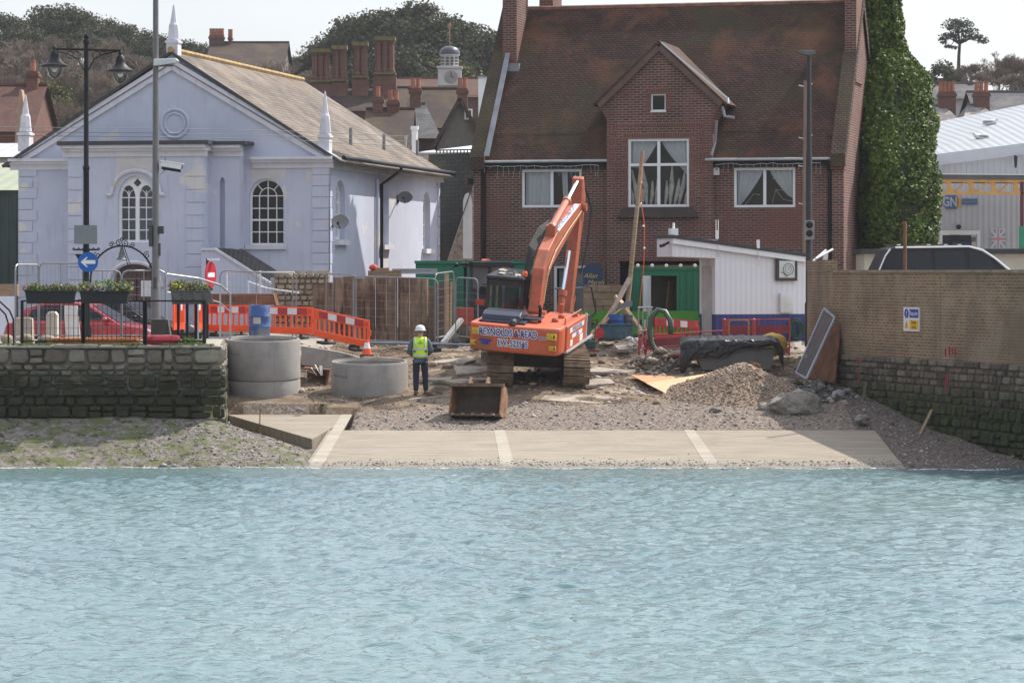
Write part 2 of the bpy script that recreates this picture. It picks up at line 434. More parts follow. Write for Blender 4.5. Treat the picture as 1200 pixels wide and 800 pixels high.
def vnoise(x, y, s, seed=0):
    x = np.asarray(x)/s; y = np.asarray(y)/s
    xi = np.floor(x).astype(np.int64); yi = np.floor(y).astype(np.int64); fx = x-xi; fy = y-yi
    def h(a, b):
        n = (a*374761393 + b*668265263 + seed*1274126177) & 0x7fffffff
        n = ((n ^ (n >> 13))*1274126177) & 0x7fffffff
        return ((n ^ (n >> 16)) & 0xffff)/65535.0
    ux = fx*fx*(3-2*fx); uy = fy*fy*(3-2*fy)
    return (h(xi,yi)*(1-ux)+h(xi+1,yi)*ux)*(1-uy) + (h(xi,yi+1)*(1-ux)+h(xi+1,yi+1)*ux)*uy
def fbm(x, y, s, seed=0, o=4):
    t = 0; a = .5
    for i in range(o):
        t = t + a*(vnoise(x, y, s/2**i, seed+i)-.5); a *= .55
    return t
def sstep(a, b, x):
    t = np.clip((x-a)/(b-a), 0, 1); return t*t*(3-2*t)
SLOPE = .102
def slipz(Y): return SLOPE*(np.asarray(Y)-67.25)
PRY = [40, 60, 67.25, 72.5, 75, 76.5, 77.2, 80, 84, 88, 91, 5000]
PRZ = [-2.5, -1.3, -.06, .52, .97, 1.25, 1.37, 1.80, 2.22, 2.48, 2.60, 2.60]
C71, S71 = math.cos(R(71)), math.sin(R(71))
def rightside(x, y):      # >0 behind the right quay wall
    return np.where(y < 78, (x-8.3)*S71 + (y-78)*C71, x-(8.3-.05*(y-78)))
def zg(x, y, rough=True):
    x = np.asarray(x, dtype=float); y = np.asarray(y, dtype=float)
    z = np.interp(y, PRY, PRZ)
    if rough:
        amp = .28*sstep(75, 78, y)*(1-sstep(86, 91, y)) + .06
        z = z + amp*fbm(x, y, 1.6, 3)
    # beach on the left of the slip
    h = np.interp(x, [-7, -4.7], [1.02, .22])
    zb = np.where(y < 67.25, (y-67.25)*.2, (y-67.25)/2.75*h) + .10*fbm(x, y, 1.1, 9)*np.clip((y-66)/2, 0, 1)
    zb = np.where(y > 70, h + (y-70)*.1, zb)
    zb = np.where(y > 75.5, 9, zb)
    z = np.where((x < -4.75) & (y < 75.5), np.minimum(zb, np.where(y > 70, slipz(y)-.16, 9)), z)
    # lower shingle under the slip
    on = (x > -4.75) & (x < 8.7) & (y < 72.4)
    z = np.where(on, slipz(y)-.16, z)
    z = np.where((x < -3.9) & (x > -7.2) & (y > 70) & (y < 75), slipz(y)-.2, z)
    # right hand beach
    z = np.where((x > 8.7) & (y < 76), z + .10 + .12*fbm(x, y, .9, 21), z)
    # left quay deck
    xr = -6.75 - (np.clip(y, 70, 79)-70)*.085
    back = sstep(78.5, 81, y)*(1-sstep(-7.2, -3.2, x))
    z = np.where((x < xr) & (y > 70.1), 2.66, np.maximum(z, z*(1-back)+2.66*back))
    # the road behind the left quay lies lower than its edge
    rd = sstep(77, 78.5, y)*(1-sstep(86.5, 88, y))*(1-sstep(-8.6, -7.4, x)); z = z*(1-rd)+2.12*rd
    # right yard
    rs = rightside(x, y)
    z = np.where((rs > .1) & (y < 81.6), 2.95, z)
    return z
def ZG(x, y): return float(zg(np.array([x]), np.array([y]))[0])

def grid_axis(parts):
    out = []
    for a, b, st in parts: out.append(np.arange(a, b, st))
    out.append([parts[-1][1]]); return np.concatenate(out)
gx = grid_axis([(-900, -60, 60), (-60, -14, 3), (-14, 17, .11), (17, 60, 3), (60, 900, 60)])
gy = grid_axis([(40, 62, 2), (62, 92, .11), (92, 130, 3), (130, 1500, 60)])
GX, GY = np.meshgrid(gx, gy)
GZ = zg(GX.ravel(), GY.ravel())
vv = np.stack([GX.ravel(), GY.ravel(), GZ], 1)
nx, ny = len(gx), len(gy)
ii = (np.arange(ny-1)[:, None]*nx + np.arange(nx-1)[None, :]).ravel()
ff = np.stack([ii, ii+1, ii+1+nx, ii+nx], 1)

def gmat(name, cols, scale, bumps, rough=.95, patches=None, pebble=None):
    m, nt, b = nodes(name); o = coords(nt)
    f = noise(nt, o, scale, 8, .68)
    co = ramp(nt, f, cols)
    if pebble:
        ps, pc, amt = pebble
        vo = N(nt, 'ShaderNodeTexVoronoi'); vo.inputs['Scale'].default_value = ps; L(nt, o, vo.inputs['Vector'])
        co = mixc(nt, amt, co, ramp(nt, vo.outputs['Color'], pc), 'MIX')
    for (pc, s, at, w, seed) in patches or []:
        mp = N(nt, 'ShaderNodeMapping'); mp.inputs['Location'].default_value = (seed, seed*2, 0); L(nt, o, mp.inputs[0])
        co = mixc(nt, mapr(nt, noise(nt, mp.outputs[0], s, 7, .7), at, at+w, 0, .9), co, pc)
    L(nt, co, b.inputs['Base Color']); b.inputs['Roughness'].default_value = rough; b.inputs['Specular IOR Level'].default_value = .25
    bs, st, d = bumps
    bumpn(nt, b, noise(nt, o, bs, 6, .75), st, d); return m
m_earth = gmat('earth', [(.25,(.11,.077,.05)), (.5,(.225,.165,.115)), (.75,(.36,.28,.205))], 1.6, (9, .9, .08), patches=[((.075,.055,.04), 1.4, .50, .08, 3), ((.42,.35,.265), .7, .58, .08, 11), ((.16,.12,.085), 3.5, .55, .06, 17)])
m_tarmac = gmat('tarmac', [(.3,(.17,.14,.115)), (.7,(.28,.235,.19))], 3, (18, .7, .03), patches=[((.32,.26,.195), .7, .48, .2, 5), ((.11,.09,.075), 1.7, .58, .1, 8)])
m_deck = gmat('quay_paving', [(.3,(.26,.235,.20)), (.7,(.36,.33,.29))], 3, (30, .3, .01), patches=[((.16,.13,.10), 1.2, .58, .1, 5)])
m_beach = gmat('weedy_shingle', [(.3,(.075,.062,.05)), (.5,(.19,.165,.14)), (.7,(.37,.335,.30))], 7, (16, 1.0, .06),
               patches=[((.125,.15,.05), 2.3, .475, .10, 2), ((.05,.042,.036), 4.5, .55, .05, 8)], pebble=(13, [(.0,(.08,.07,.06)), (.5,(.22,.2,.18)), (1,(.42,.39,.36))], .5))
m_shingle = gmat('purple_shingle', [(.3,(.14,.11,.09)), (.7,(.27,.22,.18))], 6, (22, 1.0, .04), pebble=(18, [(.0,(.07,.055,.045)), (.5,(.215,.17,.14)), (1,(.43,.365,.31))], .65))
m_muddy = gmat('dark_shingle', [(.3,(.085,.065,.055)), (.7,(.19,.155,.14))], 4, (16, 1.0, .06), pebble=(14, [(.0,(.05,.04,.035)), (.5,(.15,.12,.105)), (1,(.28,.24,.22))], .6))
ground = np_mesh('ground', vv, ff, m_earth, smooth=True)
me = ground.data
for m_ in (m_tarmac, m_deck, m_beach, m_shingle, m_muddy): me.materials.append(m_)
cxm = (GX[:-1, :-1]+GX[1:, 1:]).ravel()/2; cym = (GY[:-1, :-1]+GY[1:, 1:]).ravel()/2
wob = fbm(cxm, cym, 2.0, 33)*1.6
mi = np.zeros(len(ff), dtype=np.int32)
mi[(cym + wob > 83.2) & (cxm > -3)] = 1
mi[(cym + wob > 89)] = 1
mi[(cym + wob*1.2 < 75.3)] = 4
mi[(cxm < -4.7) & (cym < 75.2)] = 3
mi[(cxm > 8.4 + .2*wob) & (cym < 77.5)] = 5
xr = -6.75 - (np.clip(cym, 70, 79)-70)*.085
mi[((cxm < xr) & (cym > 70.1)) | ((cxm < -5) & (cym > 80))] = 2
mi[(rightside(cxm, cym) > .1)] = 2
me.polygons.foreach_set('material_index', mi)
tag(ground, kind='structure')

# ---- water: a real rippled surface near, flat beyond
m, nt, b = nodes('harbour_water'); o = coords(nt)
mp = N(nt, 'ShaderNodeMapping'); mp.inputs['Scale'].default_value = (.65, 1.5, 1); L(nt, o, mp.inputs[0])
big = noise(nt, o, .05, 3)
L(nt, ramp(nt, big, [(.35,(.072,.143,.155)), (.65,(.108,.185,.182))]), b.inputs['Base Color'])
b.inputs['Roughness'].default_value = .04; b.inputs['IOR'].default_value = 1.5
hsum = N(nt, 'ShaderNodeMath', operation='MULTIPLY_ADD'); hsum.inputs[1].default_value = .35
L(nt, noise(nt, mp.outputs[0], 14, 4, .6), hsum.inputs[0]); L(nt, noise(nt, mp.outputs[0], 4.5, 4, .6), hsum.inputs[2])
bumpn(nt, b, hsum.outputs[0], .5, .06)
wx = grid_axis([(-900, -30, 30), (-30, -14, .8), (-14, 14, .06), (14, 30, .8), (30, 900, 30)])
wy = grid_axis([(-300, 24, 18), (24, 30, .3), (30, 72, .05)])
WX, WY = np.meshgrid(wx, wy)
fade = np.clip((WY-24)/5, 0, 1)*np.clip((30-np.abs(WX))/14, 0, 1)
rg = np.random.default_rng(4); wz = np.zeros_like(WX)
for i in range(46):
    lam = .15*(1.056**i); th = rg.normal(1.4, .75); k = 2*math.pi/lam
    amp = .0125*lam*(1 if lam < .5 else (.5/lam)**.65)
    ph = rg.uniform(0, 6.28)
    arg = k*(WX*math.cos(th) + WY*math.sin(th)) + ph + 1.5*np.sin(.21*WX*(1+.1*i) + .33*WY + i)
    wz += amp*(1-np.abs(np.sin(arg/2)))*1.5 if i % 3 == 0 else amp*np.sin(arg)
gust = .55 + .9*(fbm(WX, WY*1.0, 7, 5)+.35)
wz = wz*fade*gust*(1-.75*sstep(60, 67, WY))
nx2, ny2 = len(wx), len(wy)
i2 = (np.arange(ny2-1)[:, None]*nx2 + np.arange(nx2-1)[None, :]).ravel()
water = np_mesh('water', np.stack([WX.ravel(), WY.ravel(), wz.ravel()], 1), np.stack([i2, i2+1, i2+1+nx2, i2+nx2], 1), m, smooth=True)
tag(water, kind='structure')

# ---- slipway slabs
def slipmat(name, c, k):
    m, nt, b = nodes(name); o = coords(nt)
    mp = N(nt, 'ShaderNodeMapping'); mp.inputs['Scale'].default_value = (.35, 5, 1); L(nt, o, mp.inputs[0])
    co = ramp(nt, noise(nt, mp.outputs[0], 2.2, 8, .7), [(.25, mul(c, .38)), (.5, c), (.75, mul(c, 1.3))])
    co = mixc(nt, mapr(nt, noise(nt, o, .8, 7, .7), .56, .7, 0, k), co, (.20,.175,.14))
    co = mixc(nt, mapr(nt, noise(nt, o, 40, 2, .5), .6, .72, 0, .5), co, mul(c, .5))
    sx = N(nt, 'ShaderNodeSeparateXYZ'); L(nt, o, sx.inputs[0])
    wet = N(nt, 'ShaderNodeMath', operation='MULTIPLY_ADD'); wet.inputs[1].default_value = .09; L(nt, noise(nt, o, 1.5, 5), wet.inputs[0]); L(nt, sx.outputs[2], wet.inputs[2])
    wf = mapr(nt, wet.outputs[0], .05, .17, 1, 0)
    co = mixc(nt, wf, co, (.16,.145,.11)); L(nt, mapr(nt, wf, 0, 1, .92, .35), b.inputs['Roughness'])
    L(nt, co, b.inputs['Base Color'])
    mp2 = N(nt, 'ShaderNodeMapping'); mp2.inputs['Scale'].default_value = (.5, 9, 1); L(nt, o, mp2.inputs[0])
    bumpn(nt, b, noise(nt, mp2.outputs[0], 4, 5, .7), .6, .03); return m
m_slip = slipmat('slip_concrete', (.285,.243,.19), .75)
m_strip = slipmat('slip_joint_concrete', (.37,.33,.27), .4)
def sheet(mb, poly, dz, th=.14):
    top = [(x, y, float(slipz(y))+dz) for x, y in poly]; bot = [(x, y, z-th) for x, y, z in top]
    mb.face(top); n = len(top)
    for i in range(n): mb.face([top[i], bot[i], bot[(i+1) % n], top[(i+1) % n]])
mb = MB(); sheet(mb, [(-4.85,62), (8.78,62), (8.74,72.5), (-4.42,72.5)], .03, .22)
tag(mb.build('slipway', m_slip), kind='structure')
mb = MB(); sheet(mb, [(-4.72,71.1), (-4.43,72.503), (-3.95,75.0), (-7.1,75.0)], .036, .30)
tag(mb.build('slipway_landing', m_slip), kind='structure')
mb = MB(); sheet(mb, [(-4.68,64), (-4.36,64), (-3.98,75.0), (-4.25,75.0)], .041, .006)
for (xa, xb) in ((-.30, .03), (4.27, 4.66)):
    sheet(mb, [(xb-.17,64), (xb+.17,64), (xa+.13,72.5), (xa-.13,72.5)], .036, .006)
tag(mb.build('slipway_joint_markings', m_strip), kind='structure')

# ---- stone quay on the left: every block shaped, in one wall
def one(mb, a, c, z, h, fr, rg, depth):
    d = rg.uniform(-.03, .03); g = .012; mx, mz = (a+c)/2, z+h/2; hw, hh = (c-a)/2-g, h/2-g; ring = []
    for k in range(8):
        t = [(-1,-.7),(-.75,-1),(.75,-1),(1,-.7),(1,.7),(.75,1),(-.75,1),(-1,.7)][k]
        ring.append((mx+t[0]*hw*rg.uniform(.86,1.04), mz+t[1]*hh*rg.uniform(.82,1.04)))
    bk = [mb.v(fr(p[0], depth, p[1])) for p in ring]; ed = [mb.v(fr(p[0], d+.03, p[1])) for p in ring]
    ft = [mb.v(fr(mx+(p[0]-mx)*.84, d-.03+rg.uniform(-.015,.015), mz+(p[1]-mz)*.82)) for p in ring]
    for k in range(8):
        j = (k+1) % 8
        mb.bm.faces.new((bk[k], bk[j], ed[j], ed[k])); mb.bm.faces.new((ed[k], ed[j], ft[j], ft[k]))
    mb.bm.faces.new(ft)
def stones(mb, x0, x1, z0, z1, rows, fr, rg, depth=.14, wmin=.22, wmax=.62):
    z = z0
    for h, jit in rows:
        if z + h > z1 + .02: break
        x = x0 + rg.uniform(-.3, 0)
        while x < x1:
            w = rg.uniform(wmin, wmax)*(1 if h > .16 else .8)
            a, c = max(x, x0), min(x+w, x1)
            if c-a > .07 and h > .27 and rg.random() < .35:
                sp = h*rg.uniform(.4,.6)
                for z_, h_ in ((z, sp), (z+sp, h-sp)): one(mb, a, c, z_, h_, fr, rg, depth)
            elif c-a > .07: one(mb, a, c, z, h, fr, rg, depth)
            x += w
        z += h
def stonemat(name, c1, c2, c3, moss):
    m, nt, b = nodes(name); o = coords(nt); g = N(nt, 'ShaderNodeNewGeometry')
    co = ramp(nt, g.outputs['Random Per Island'], [(0, c1), (.5, c2), (1, c3)])
    co = mixc(nt, .6, co, ramp(nt, noise(nt, o, 6, 6, .7), [(.3,(.5,.5,.5)), (.7,(1.4,1.35,1.25))]), 'MULTIPLY')
    sx = N(nt, 'ShaderNodeSeparateXYZ'); L(nt, o, sx.inputs[0])
    z0, z1, mc, mc2 = moss
    ad = N(nt, 'ShaderNodeMath', operation='MULTIPLY_ADD'); ad.inputs[1].default_value = .9; L(nt, noise(nt, o, 1.6, 6, .7), ad.inputs[0]); L(nt, sx.outputs[2], ad.inputs[2])
    co = mixc(nt, mapr(nt, ad.outputs[0], z0+.45, z1+.45, .95, 0), co, ramp(nt, noise(nt, o, 4, 5, .7), [(.35, mc), (.65, mc2)]))
    L(nt, co, b.inputs['Base Color']); b.inputs['Roughness'].default_value = .9; b.inputs['Specular IOR Level'].default_value = .25
    bumpn(nt, b, noise(nt, o, 18, 6, .7), .8, .03); return m
m_qstone = stonemat('quay_stone', (.15,.12,.095), (.25,.215,.175), (.34,.30,.25), (1.45, 1.95, (.016,.019,.010), (.042,.046,.02)))
m_mortar = P('old_mortar', (.30,.275,.24), .95, 0, .25, 3, .5, 30, (.12,.10,.085), 1.2, .5)
rg = random.Random(5)
q = thing('stone_quay_wall', 'low dark stone quay wall with green weedy foot under the flower planters', 'wall', (-6.75, 70, .4))
mb = MB(); mb.box(-34, -.02, .09, .62, 0, 2.22)
mb.box(-.5, -.02, .62, 9.5, 0, 2.22, rot=Matrix.Rotation(R(4.86), 3, 'Z'))
mb.build('mortar_core', m_mortar, q)
mb = MB()
rows = [(.33,0), (.24,0), (.30,0), (.22,0), (.17,0), (.31,0), (.12,0), (.14,0), (.39,0)]
stones(mb, -16, 0, 0, 2.3, rows, lambda x, y, z: (x, y-.02*(2.2-z), z), rg)
sd = Matrix.Rotation(R(4.86), 3, 'Z')
stones(mb, 0, 9, 0, 2.3, rows, lambda x, y, z: tuple(sd @ Vector((-y+.03, x+.02, z))), rg)
o_ = mb.build('masonry', m_qstone, q)
mb = MB(); x = -16
while x < -.1:
    w = rg.uniform(.5, 1.1); x1 = min(x+w, .0)
    mb.box(x+.012, x1-.012, -.05+rg.uniform(-.03,.03), .5, 2.205, 2.27+rg.uniform(-.02,.03)); x = x1
mb.build('coping', P('coping_stone', (.30,.27,.23), .9, 0, .3, 3, .5, 20, (.15,.12,.09), 2, .55), q, bevel=.02)

# ---- brick and stone quay wall on the right
m_qbrick = brickmat('quay_brick', (.285,.185,.10), (.19,.118,.066), (.33,.275,.21), .225, .075, .013, patch=(.17,.125,.085), patch2=(.33,.275,.21), bump=.5, vary=.75, streak=True)
m_qstone2 = stonemat('quay_stone_dark', (.085,.07,.058), (.145,.122,.10), (.22,.19,.155), (1.15, 1.95, (.016,.020,.010), (.045,.066,.018)))
qw = thing('brick_quay_wall', 'tall tan brick quay wall on a mossy stone base at the right', 'wall', (8.3, 78, 0), -R(71))
mb = MB(); mb.box(0, 24, 0, .36, 2.24, 4.36); mb.box(-4.3, -.002, 0, .36, .6, 4.36, rot=Matrix.Rotation(R(-16), 3, 'Z'))
mb.box(-4.3, -1.2, -.01, .34, 4.362, 4.70, rot=Matrix.Rotation(R(-16), 3, 'Z'))
mb.build('brickwork', m_qbrick, qw)
mb = MB(); mb.box(.0, 24, -.03, .40, -1, 2.235); mb.build('mortar_core', P('dark_mortar', (.13,.11,.09), .95, 0, .3, 3), qw)
mb = MB()
stones(mb, 0, 24, -.29, 2.26, [(.38,0), (.28,0), (.33,0), (.24,0), (.29,0), (.18,0), (.23,0), (.15,0), (.19,0), (.13,0), (.17,0)],
       lambda x, y, z: (x, y*(.4 if z > 1.2 else .8)-.08-.13*max(0, 1.2-z), z), rg, .2, .18, .55)
mb.build('stone_base', m_qstone2, qw)
mb = MB(); mb.box(-.03, 24, -.03, .39, 4.362, 4.43); mb.build('coping', P('brick_coping', (.25,.2,.14), .9, 0, .35, 4, .5, 20), qw)
mb = MB()
for x in (2.4, 6.1): mb.box(x, x+.025, -.006, -.002, 2.26, 4.35)
mb.split('movement_joint', P('joint', (.19,.145,.10), .95), qw)
sprayred = P('red_spray_paint', (.30,.06,.07), .8)
mb = MB()
for x, z, h in ((2.0,2.05,.16), (2.15,2.08,.12), (2.08,1.55,.3), (6.8,2.38,.18), (7.0,2.4,.2), (7.15,2.42,.16), (7.3,2.41,.18), (6.85,1.55,.38), (6.93,1.7,.3)):
    mb.box(x, x+.035, -.25, -.215, z, z+h)
mb.split('survey_mark', sprayred, qw, eps=.01)
# ================================================================ CHAPEL
F = Fr(-5.464, 90, 2.6, R(12))
def fy(F, px, lx=0.0):               # local y on a side wall seen at photo column px
    k = (px-CXP)/FPX
    bx = F.o[0] + F.c*lx; by = F.o[1] - F.s*lx
    return (k*by - bx)/(F.s - k*F.c)
def rendermat():
    m, nt, b = nodes('pale_blue_render'); o = coords(nt)
    co = ramp(nt, noise(nt, o, 1.2, 6, .65), [(.3,(.47,.50,.61)), (.7,(.55,.58,.69))])
    co = mixc(nt, mapr(nt, noise(nt, o, .55, 5, .55, .4), .635, .65), co, (.63,.61,.60))       # paler patches
    mp = N(nt, 'ShaderNodeMapping'); mp.inputs['Scale'].default_value = (3, 3, .35); L(nt, o, mp.inputs[0])
    co = mixc(nt, mapr(nt, noise(nt, mp.outputs[0], 2.2, 6, .7), .55, .8, 0, .65), co, (.29,.30,.33))  # rain streaks
    L(nt, co, b.inputs['Base Color']); b.inputs['Roughness'].default_value = .85
    bumpn(nt, b, noise(nt, o, 9, 6, .7), .15, .015); return m
m_rend = rendermat()
m_pale = P('pale_painted_stone', (.62,.62,.67), .8, 0, .08, 2, .25, 20, (.40,.38,.36), 2.5, .62)
m_slate = brickmat('stone_slate_roof', (.215,.175,.145), (.135,.112,.095), (.05,.042,.035), .34, .20, .016, 'ry', 1.9, patch=(.24,.20,.165), patch2=(.22,.165,.10), bump=1.0, vary=.9, moss=None)
m_darkslate = P('dark_slate_edge', (.045,.045,.05), .6, 0, .3, 4)
m_lead = P('lead_sheet', (.23,.24,.26), .55, .2, .2, 3)
ch = fthing('chapel', 'pale blue chapel with gothic window, pinnacles and brown slate roof', 'chapel', F)
wl = -9.85
zap, zev = 8.33, 5.22
xA0, xA1, xB1 = F.x(80, -1.2), F.x(237, -1.2), F.x(280, -.6)
dA, dB = -1.2, -.6
# window outlines
rw = arch(F.x(292), F.x(332.5), F.z(287, F.x(312)), F.z(209.5, F.x(312)), F.z(230, F.x(312)), 12)
mb = MB()
mb.wall([(wl,0), (0,0), (0,zev), (wl/2,zap), (wl,zev)], [rw], .22)
# east side wall, three deep arched windows
sidew = []
for pc, t, s_ in ((399, 211, 281), (451, 218, 286.5), (500, 225, 291.5)):
    yc = fy(F, pc); Yw = 90 + F.c*yc
    z0 = HC+(HY-s_)*Yw/FPX-2.6; z1 = HC+(HY-t)*Yw/FPX-2.6
    sidew.append((yc, z0, z1))
sfr = lambda x, y, z: (-y, x, z)
holes = [arch(yc-.52, yc+.52, z0, z1, z1-.5, 10) for yc, z0, z1 in sidew]
mb.wall([(0,0), (14.2,0), (14.2,zev), (0,zev)], holes, .3, sfr)
mb.box(wl, wl+.05, .002, 14.2, 0, zev)
mb.wall([(wl,0), (0,0), (0,zev), (wl/2,zap), (wl,zev)], [], .1, lambda x, y, z: (x, 14.2, z))
# porch block (A) and link block (B)
gA = arch(F.x(138, dA), F.x(181, dA), F.z(284, F.x(160, dA), dA), F.z(206, F.x(160, dA), dA), F.z(234, F.x(160, dA), dA), 14, True)
xd = F.x(158, dA)
dr = arch(F.x(133, dA), F.x(183, dA), 0, F.z(308, xd, dA), F.z(330, xd, dA), 12, True)
ztA = F.z(171, F.x(160, dA), dA)
mb.wall([(xA0,0), (dr[0][0],0)] + [dr[0]] + [] + dr[2:][::-1] + [dr[1]] + [(xA1,0), (xA1,ztA), (xA0,ztA)] if False else [(xA0,0), (xA1,0), (xA1,ztA), (xA0,ztA)], [gA, [(x, max(z, .02)) for x, z in dr]], .28, lambda x, y, z: (x, dA+y, z))
mb.face([(xA1,dA,0), (xA1,dB,0), (xA1,dB,ztA), (xA1,dA,ztA)]); mb.face([(xA0,dA,0), (xA0,0,0), (xA0,0,ztA), (xA0,dA,ztA)])
lan = arch(F.x(257.5, dB), F.x(263.5, dB), F.z(292, F.x(260, dB), dB), F.z(208, F.x(260, dB), dB), F.z(215, F.x(260, dB), dB), 8)
mb.wall([(xA1,0), (xB1,0), (xB1,ztA), (xA1,ztA)], [lan], .2, lambda x, y, z: (x, dB+y, z))
mb.face([(xB1,dB,0), (xB1,0,0), (xB1,0,ztA), (xB1,dB,ztA)])
mb.build('wall', m_rend, ch)
# dark interiors and glass
mb = MB(); mb.box(wl+.5, -.5, .9, 13.5, .05, zev-.1); mb.build('interior', M['dark'], ch)
# round window
def round_window(poly, y, name='window'):
    xs = [p[0] for p in poly]; x0, x1 = min(xs), max(xs); zs_ = [p[1] for p in poly]; z0, z1 = min(zs_), max(zs_)
    w = x1-x0; cx = (x0+x1)/2; sp = z1-w/2
    mb = MB(); ring_frame(mb, poly, .05, y, y+.08)
    for t in (.25, .5, .75): mb.box(x0+w*t-.014, x0+w*t+.014, y+.03, y+.06, z0+.04, (sp if t != .5 else z1-.04))
    H = sp-z0
    for t, h in ((.0,.05), (.25,.03), (.5,.06), (.74,.03), (1,.03)): mb.box(x0+.04, x1-.04, y+.028, y+.062, z0+H*t-h/2+.03, z0+H*t+h/2+.03)
    rr = w*.25
    mb.tube([(cx+rr*math.cos(a*math.pi/10), y+.045, sp+rr*math.sin(a*math.pi/10)) for a in range(11)], .016, 4)
    for a in (math.pi*.27, math.pi*.73): mb.beam((cx+rr*math.cos(a), y+.045, sp+rr*math.sin(a)), (cx+w*.47*math.cos(a), y+.045, sp+w*.47*math.sin(a)), .028)
    wi = mb.build(name, M['upvc'], ch)
    MB().plate(poly, y+.05).build('pane', M['glass'], wi)
    return wi
round_window(rw, .14)
mb = MB(); xs = [p[0] for p in rw]; zz = min(p[1] for p in rw); mb.box(min(xs)-.1, max(xs)+.1, -.1, .13, zz-.13, zz-.002)
xs = [p[0] for p in lan]; zz = min(p[1] for p in lan); mb.box(min(xs)-.05, max(xs)+.05, dB-.06, dB+.1, zz-.09, zz-.002)
for yc, z0, z1 in sidew: mb.box(-.25, .16, yc-.64, yc+.64, z0-.16, z0-.003)
mb.split('sill', m_pale, ch)
MB().plate(lan, dB+.15).build('narrow_window', P('painted_blind_window', (.42,.46,.56), .8, 0, .1), ch)
for yc, z0, z1 in sidew:
    poly = arch(yc-.52, yc+.52, z0, z1, z1-.5, 10)
    mb = MB(); ring_frame(mb, poly, .09, .17, .26, sfr)
    f3 = lambda a, b, c: sfr(a, b, c)
    for t in (.22, .42, .62, .8): mb.beam(f3(yc-.45, .21, z0+(z1-z0)*t), f3(yc+.45, .21, z0+(z1-z0)*t), .04)
    for dx in (-.17, .17): mb.beam(f3(yc+dx, .21, z0), f3(yc+dx, .21, z1-.3), .03)
    wi = mb.build('window', M['upvc'], ch)
    MB().plate(poly, .22, sfr).build('pane', M['glass'], wi)
# gothic window: tracery plate with two lancets and a small light over
lx0, lx1 = F.x(138, dA), F.x(181, dA); wz0, wz1 = gA[0][1], max(p[1] for p in gA); gw = lx1-lx0; mid = (lx0+lx1)/2
def LN(a, b): return arch(lx0+gw*a, lx0+gw*b, wz0+.07, F.z(217, mid, dA), F.z(233, mid, dA), 10, True)
la, lb = LN(.07, .45), LN(.55, .93)
zd = F.z(214.5, mid, dA)
dia = [(mid-.13, zd), (mid, zd-.12), (mid+.13, zd), (mid, zd+.15)]
mb = MB(); mb.wall(gA, [la, lb, dia], .07, lambda x, y, z: (x, dA+.12+y, z))
tw = mb.build('gothic_window', M['upvc'], ch)
MB().plate(gA, dA+.18).build('pane', M['glass'], tw)
mb = MB()
for pl in (la, lb):
    a, b = pl[0][0], pl[1][0]; zt = max(p[1] for p in pl); c_ = (a+b)/2; y = dA+.15
    mb.box(c_-.013, c_+.013, y-.012, y+.012, wz0+.07, zt-.16)
    for py in (231.5, 243, 257, 269.5): zq = F.z(py, c_, dA); mb.box(a, b, y-.014, y+.014, zq-.015, zq+.015)
    zs_ = F.z(231.5, c_, dA)
    mb.tube([(c_, y, zs_), (c_+(b-a)*.12, y, zs_+.16), (b-.06, y, zs_+.24)], .012, 4); mb.tube([(c_, y, zs_), (c_-(b-a)*.12, y, zs_+.16), (a+.06, y, zs_+.24)], .012, 4)
mb.build('glazing_bar', M['upvc'], tw)
mb = MB(); hm = arch(F.x(131, dA), F.x(188, dA), 0, F.z(199.5, mid, dA), F.z(228, mid, dA), 14, True)[2:]
mb.tube([(x, dA-.05, z) for x, z in hm], .06, 6)
for s_ in (-1, 1):
    xx = hm[0][0] if s_ > 0 else hm[-1][0]; mb.tube([(xx, dA-.05, hm[0][1]), (xx+.15*s_, dA-.05, hm[0][1])], .06, 6)
dm = arch(F.x(126, dA), F.x(190, dA), 0, F.z(307, xd, dA), F.z(336, xd, dA), 14, True)[2:]
mb.tube([(x, dA-.04, z) for x, z in dm], .07, 6); mb.split('hood_mould', m_pale, ch)
# door
m_door = P('brown_door_paint', (.115,.06,.055), .6, 0, .2, 3)
mb = MB(); mb.plate(dr, dA+.2)
for k in range(8):
    xx = dr[0][0] + (dr[1][0]-dr[0][0])*(k+.5)/8; mb.box(xx-.008, xx+.008, dA+.185, dA+.199, 0, dr[2][1]+.3)
do = mb.build('door', m_door, ch)
mb = MB(); mb.box(xd-.03, xd+.0, dA+.17, dA+.198, .05, 1.6); mb.build('door_bar', M['black'], do)
xp, zp = F.x(169, dA), F.z(338, F.x(169, dA), dA)
mb = MB(); mb.box(xp-.16, xp+.16, dA+.165, dA+.18, zp-.24, zp+.24); mb.build('paper_notice', M['white'], do)
# quoins
mb = MB()
def quoin(x, y, sx, side, n, h, z0=.0, wl1=.55, ws=.40, face='f'):
    for k in range(n):
        w = wl1 if k % 2 == 0 else ws
        za, zb = z0+k*h+.014, z0+(k+1)*h-.014
        if face == 'f': mb.box(min(x, x+sx*w), max(x, x+sx*w), y-.03, y+.02, za, zb)
        else: mb.box(x-.02, x+.03, min(y, y+sx*w), max(y, y+sx*w), za, zb)
quoin(.03, 0, -1, 0, 15, .335, wl1=.56, ws=.56); quoin(0, -.03, 1, 0, 15, .335, wl1=.28, ws=.2, face='s')
quoin(0, 14.2, -1, 0, 15, .335, wl1=.34, ws=.24, face='s')
quoin(wl, 0, 1, 0, 15, .335, wl1=.6, ws=.45)
quoin(xA0, dA, 1, 0, 13, .385, wl1=.44, ws=.44); quoin(xA1, dA, -1, 0, 13, .385, wl1=.5, ws=.5); quoin(xA1, dA, 1, 0, 13, .385, wl1=.3, ws=.2, face='s')
mb.split('quoin', m_rend, ch, bevel=.008)
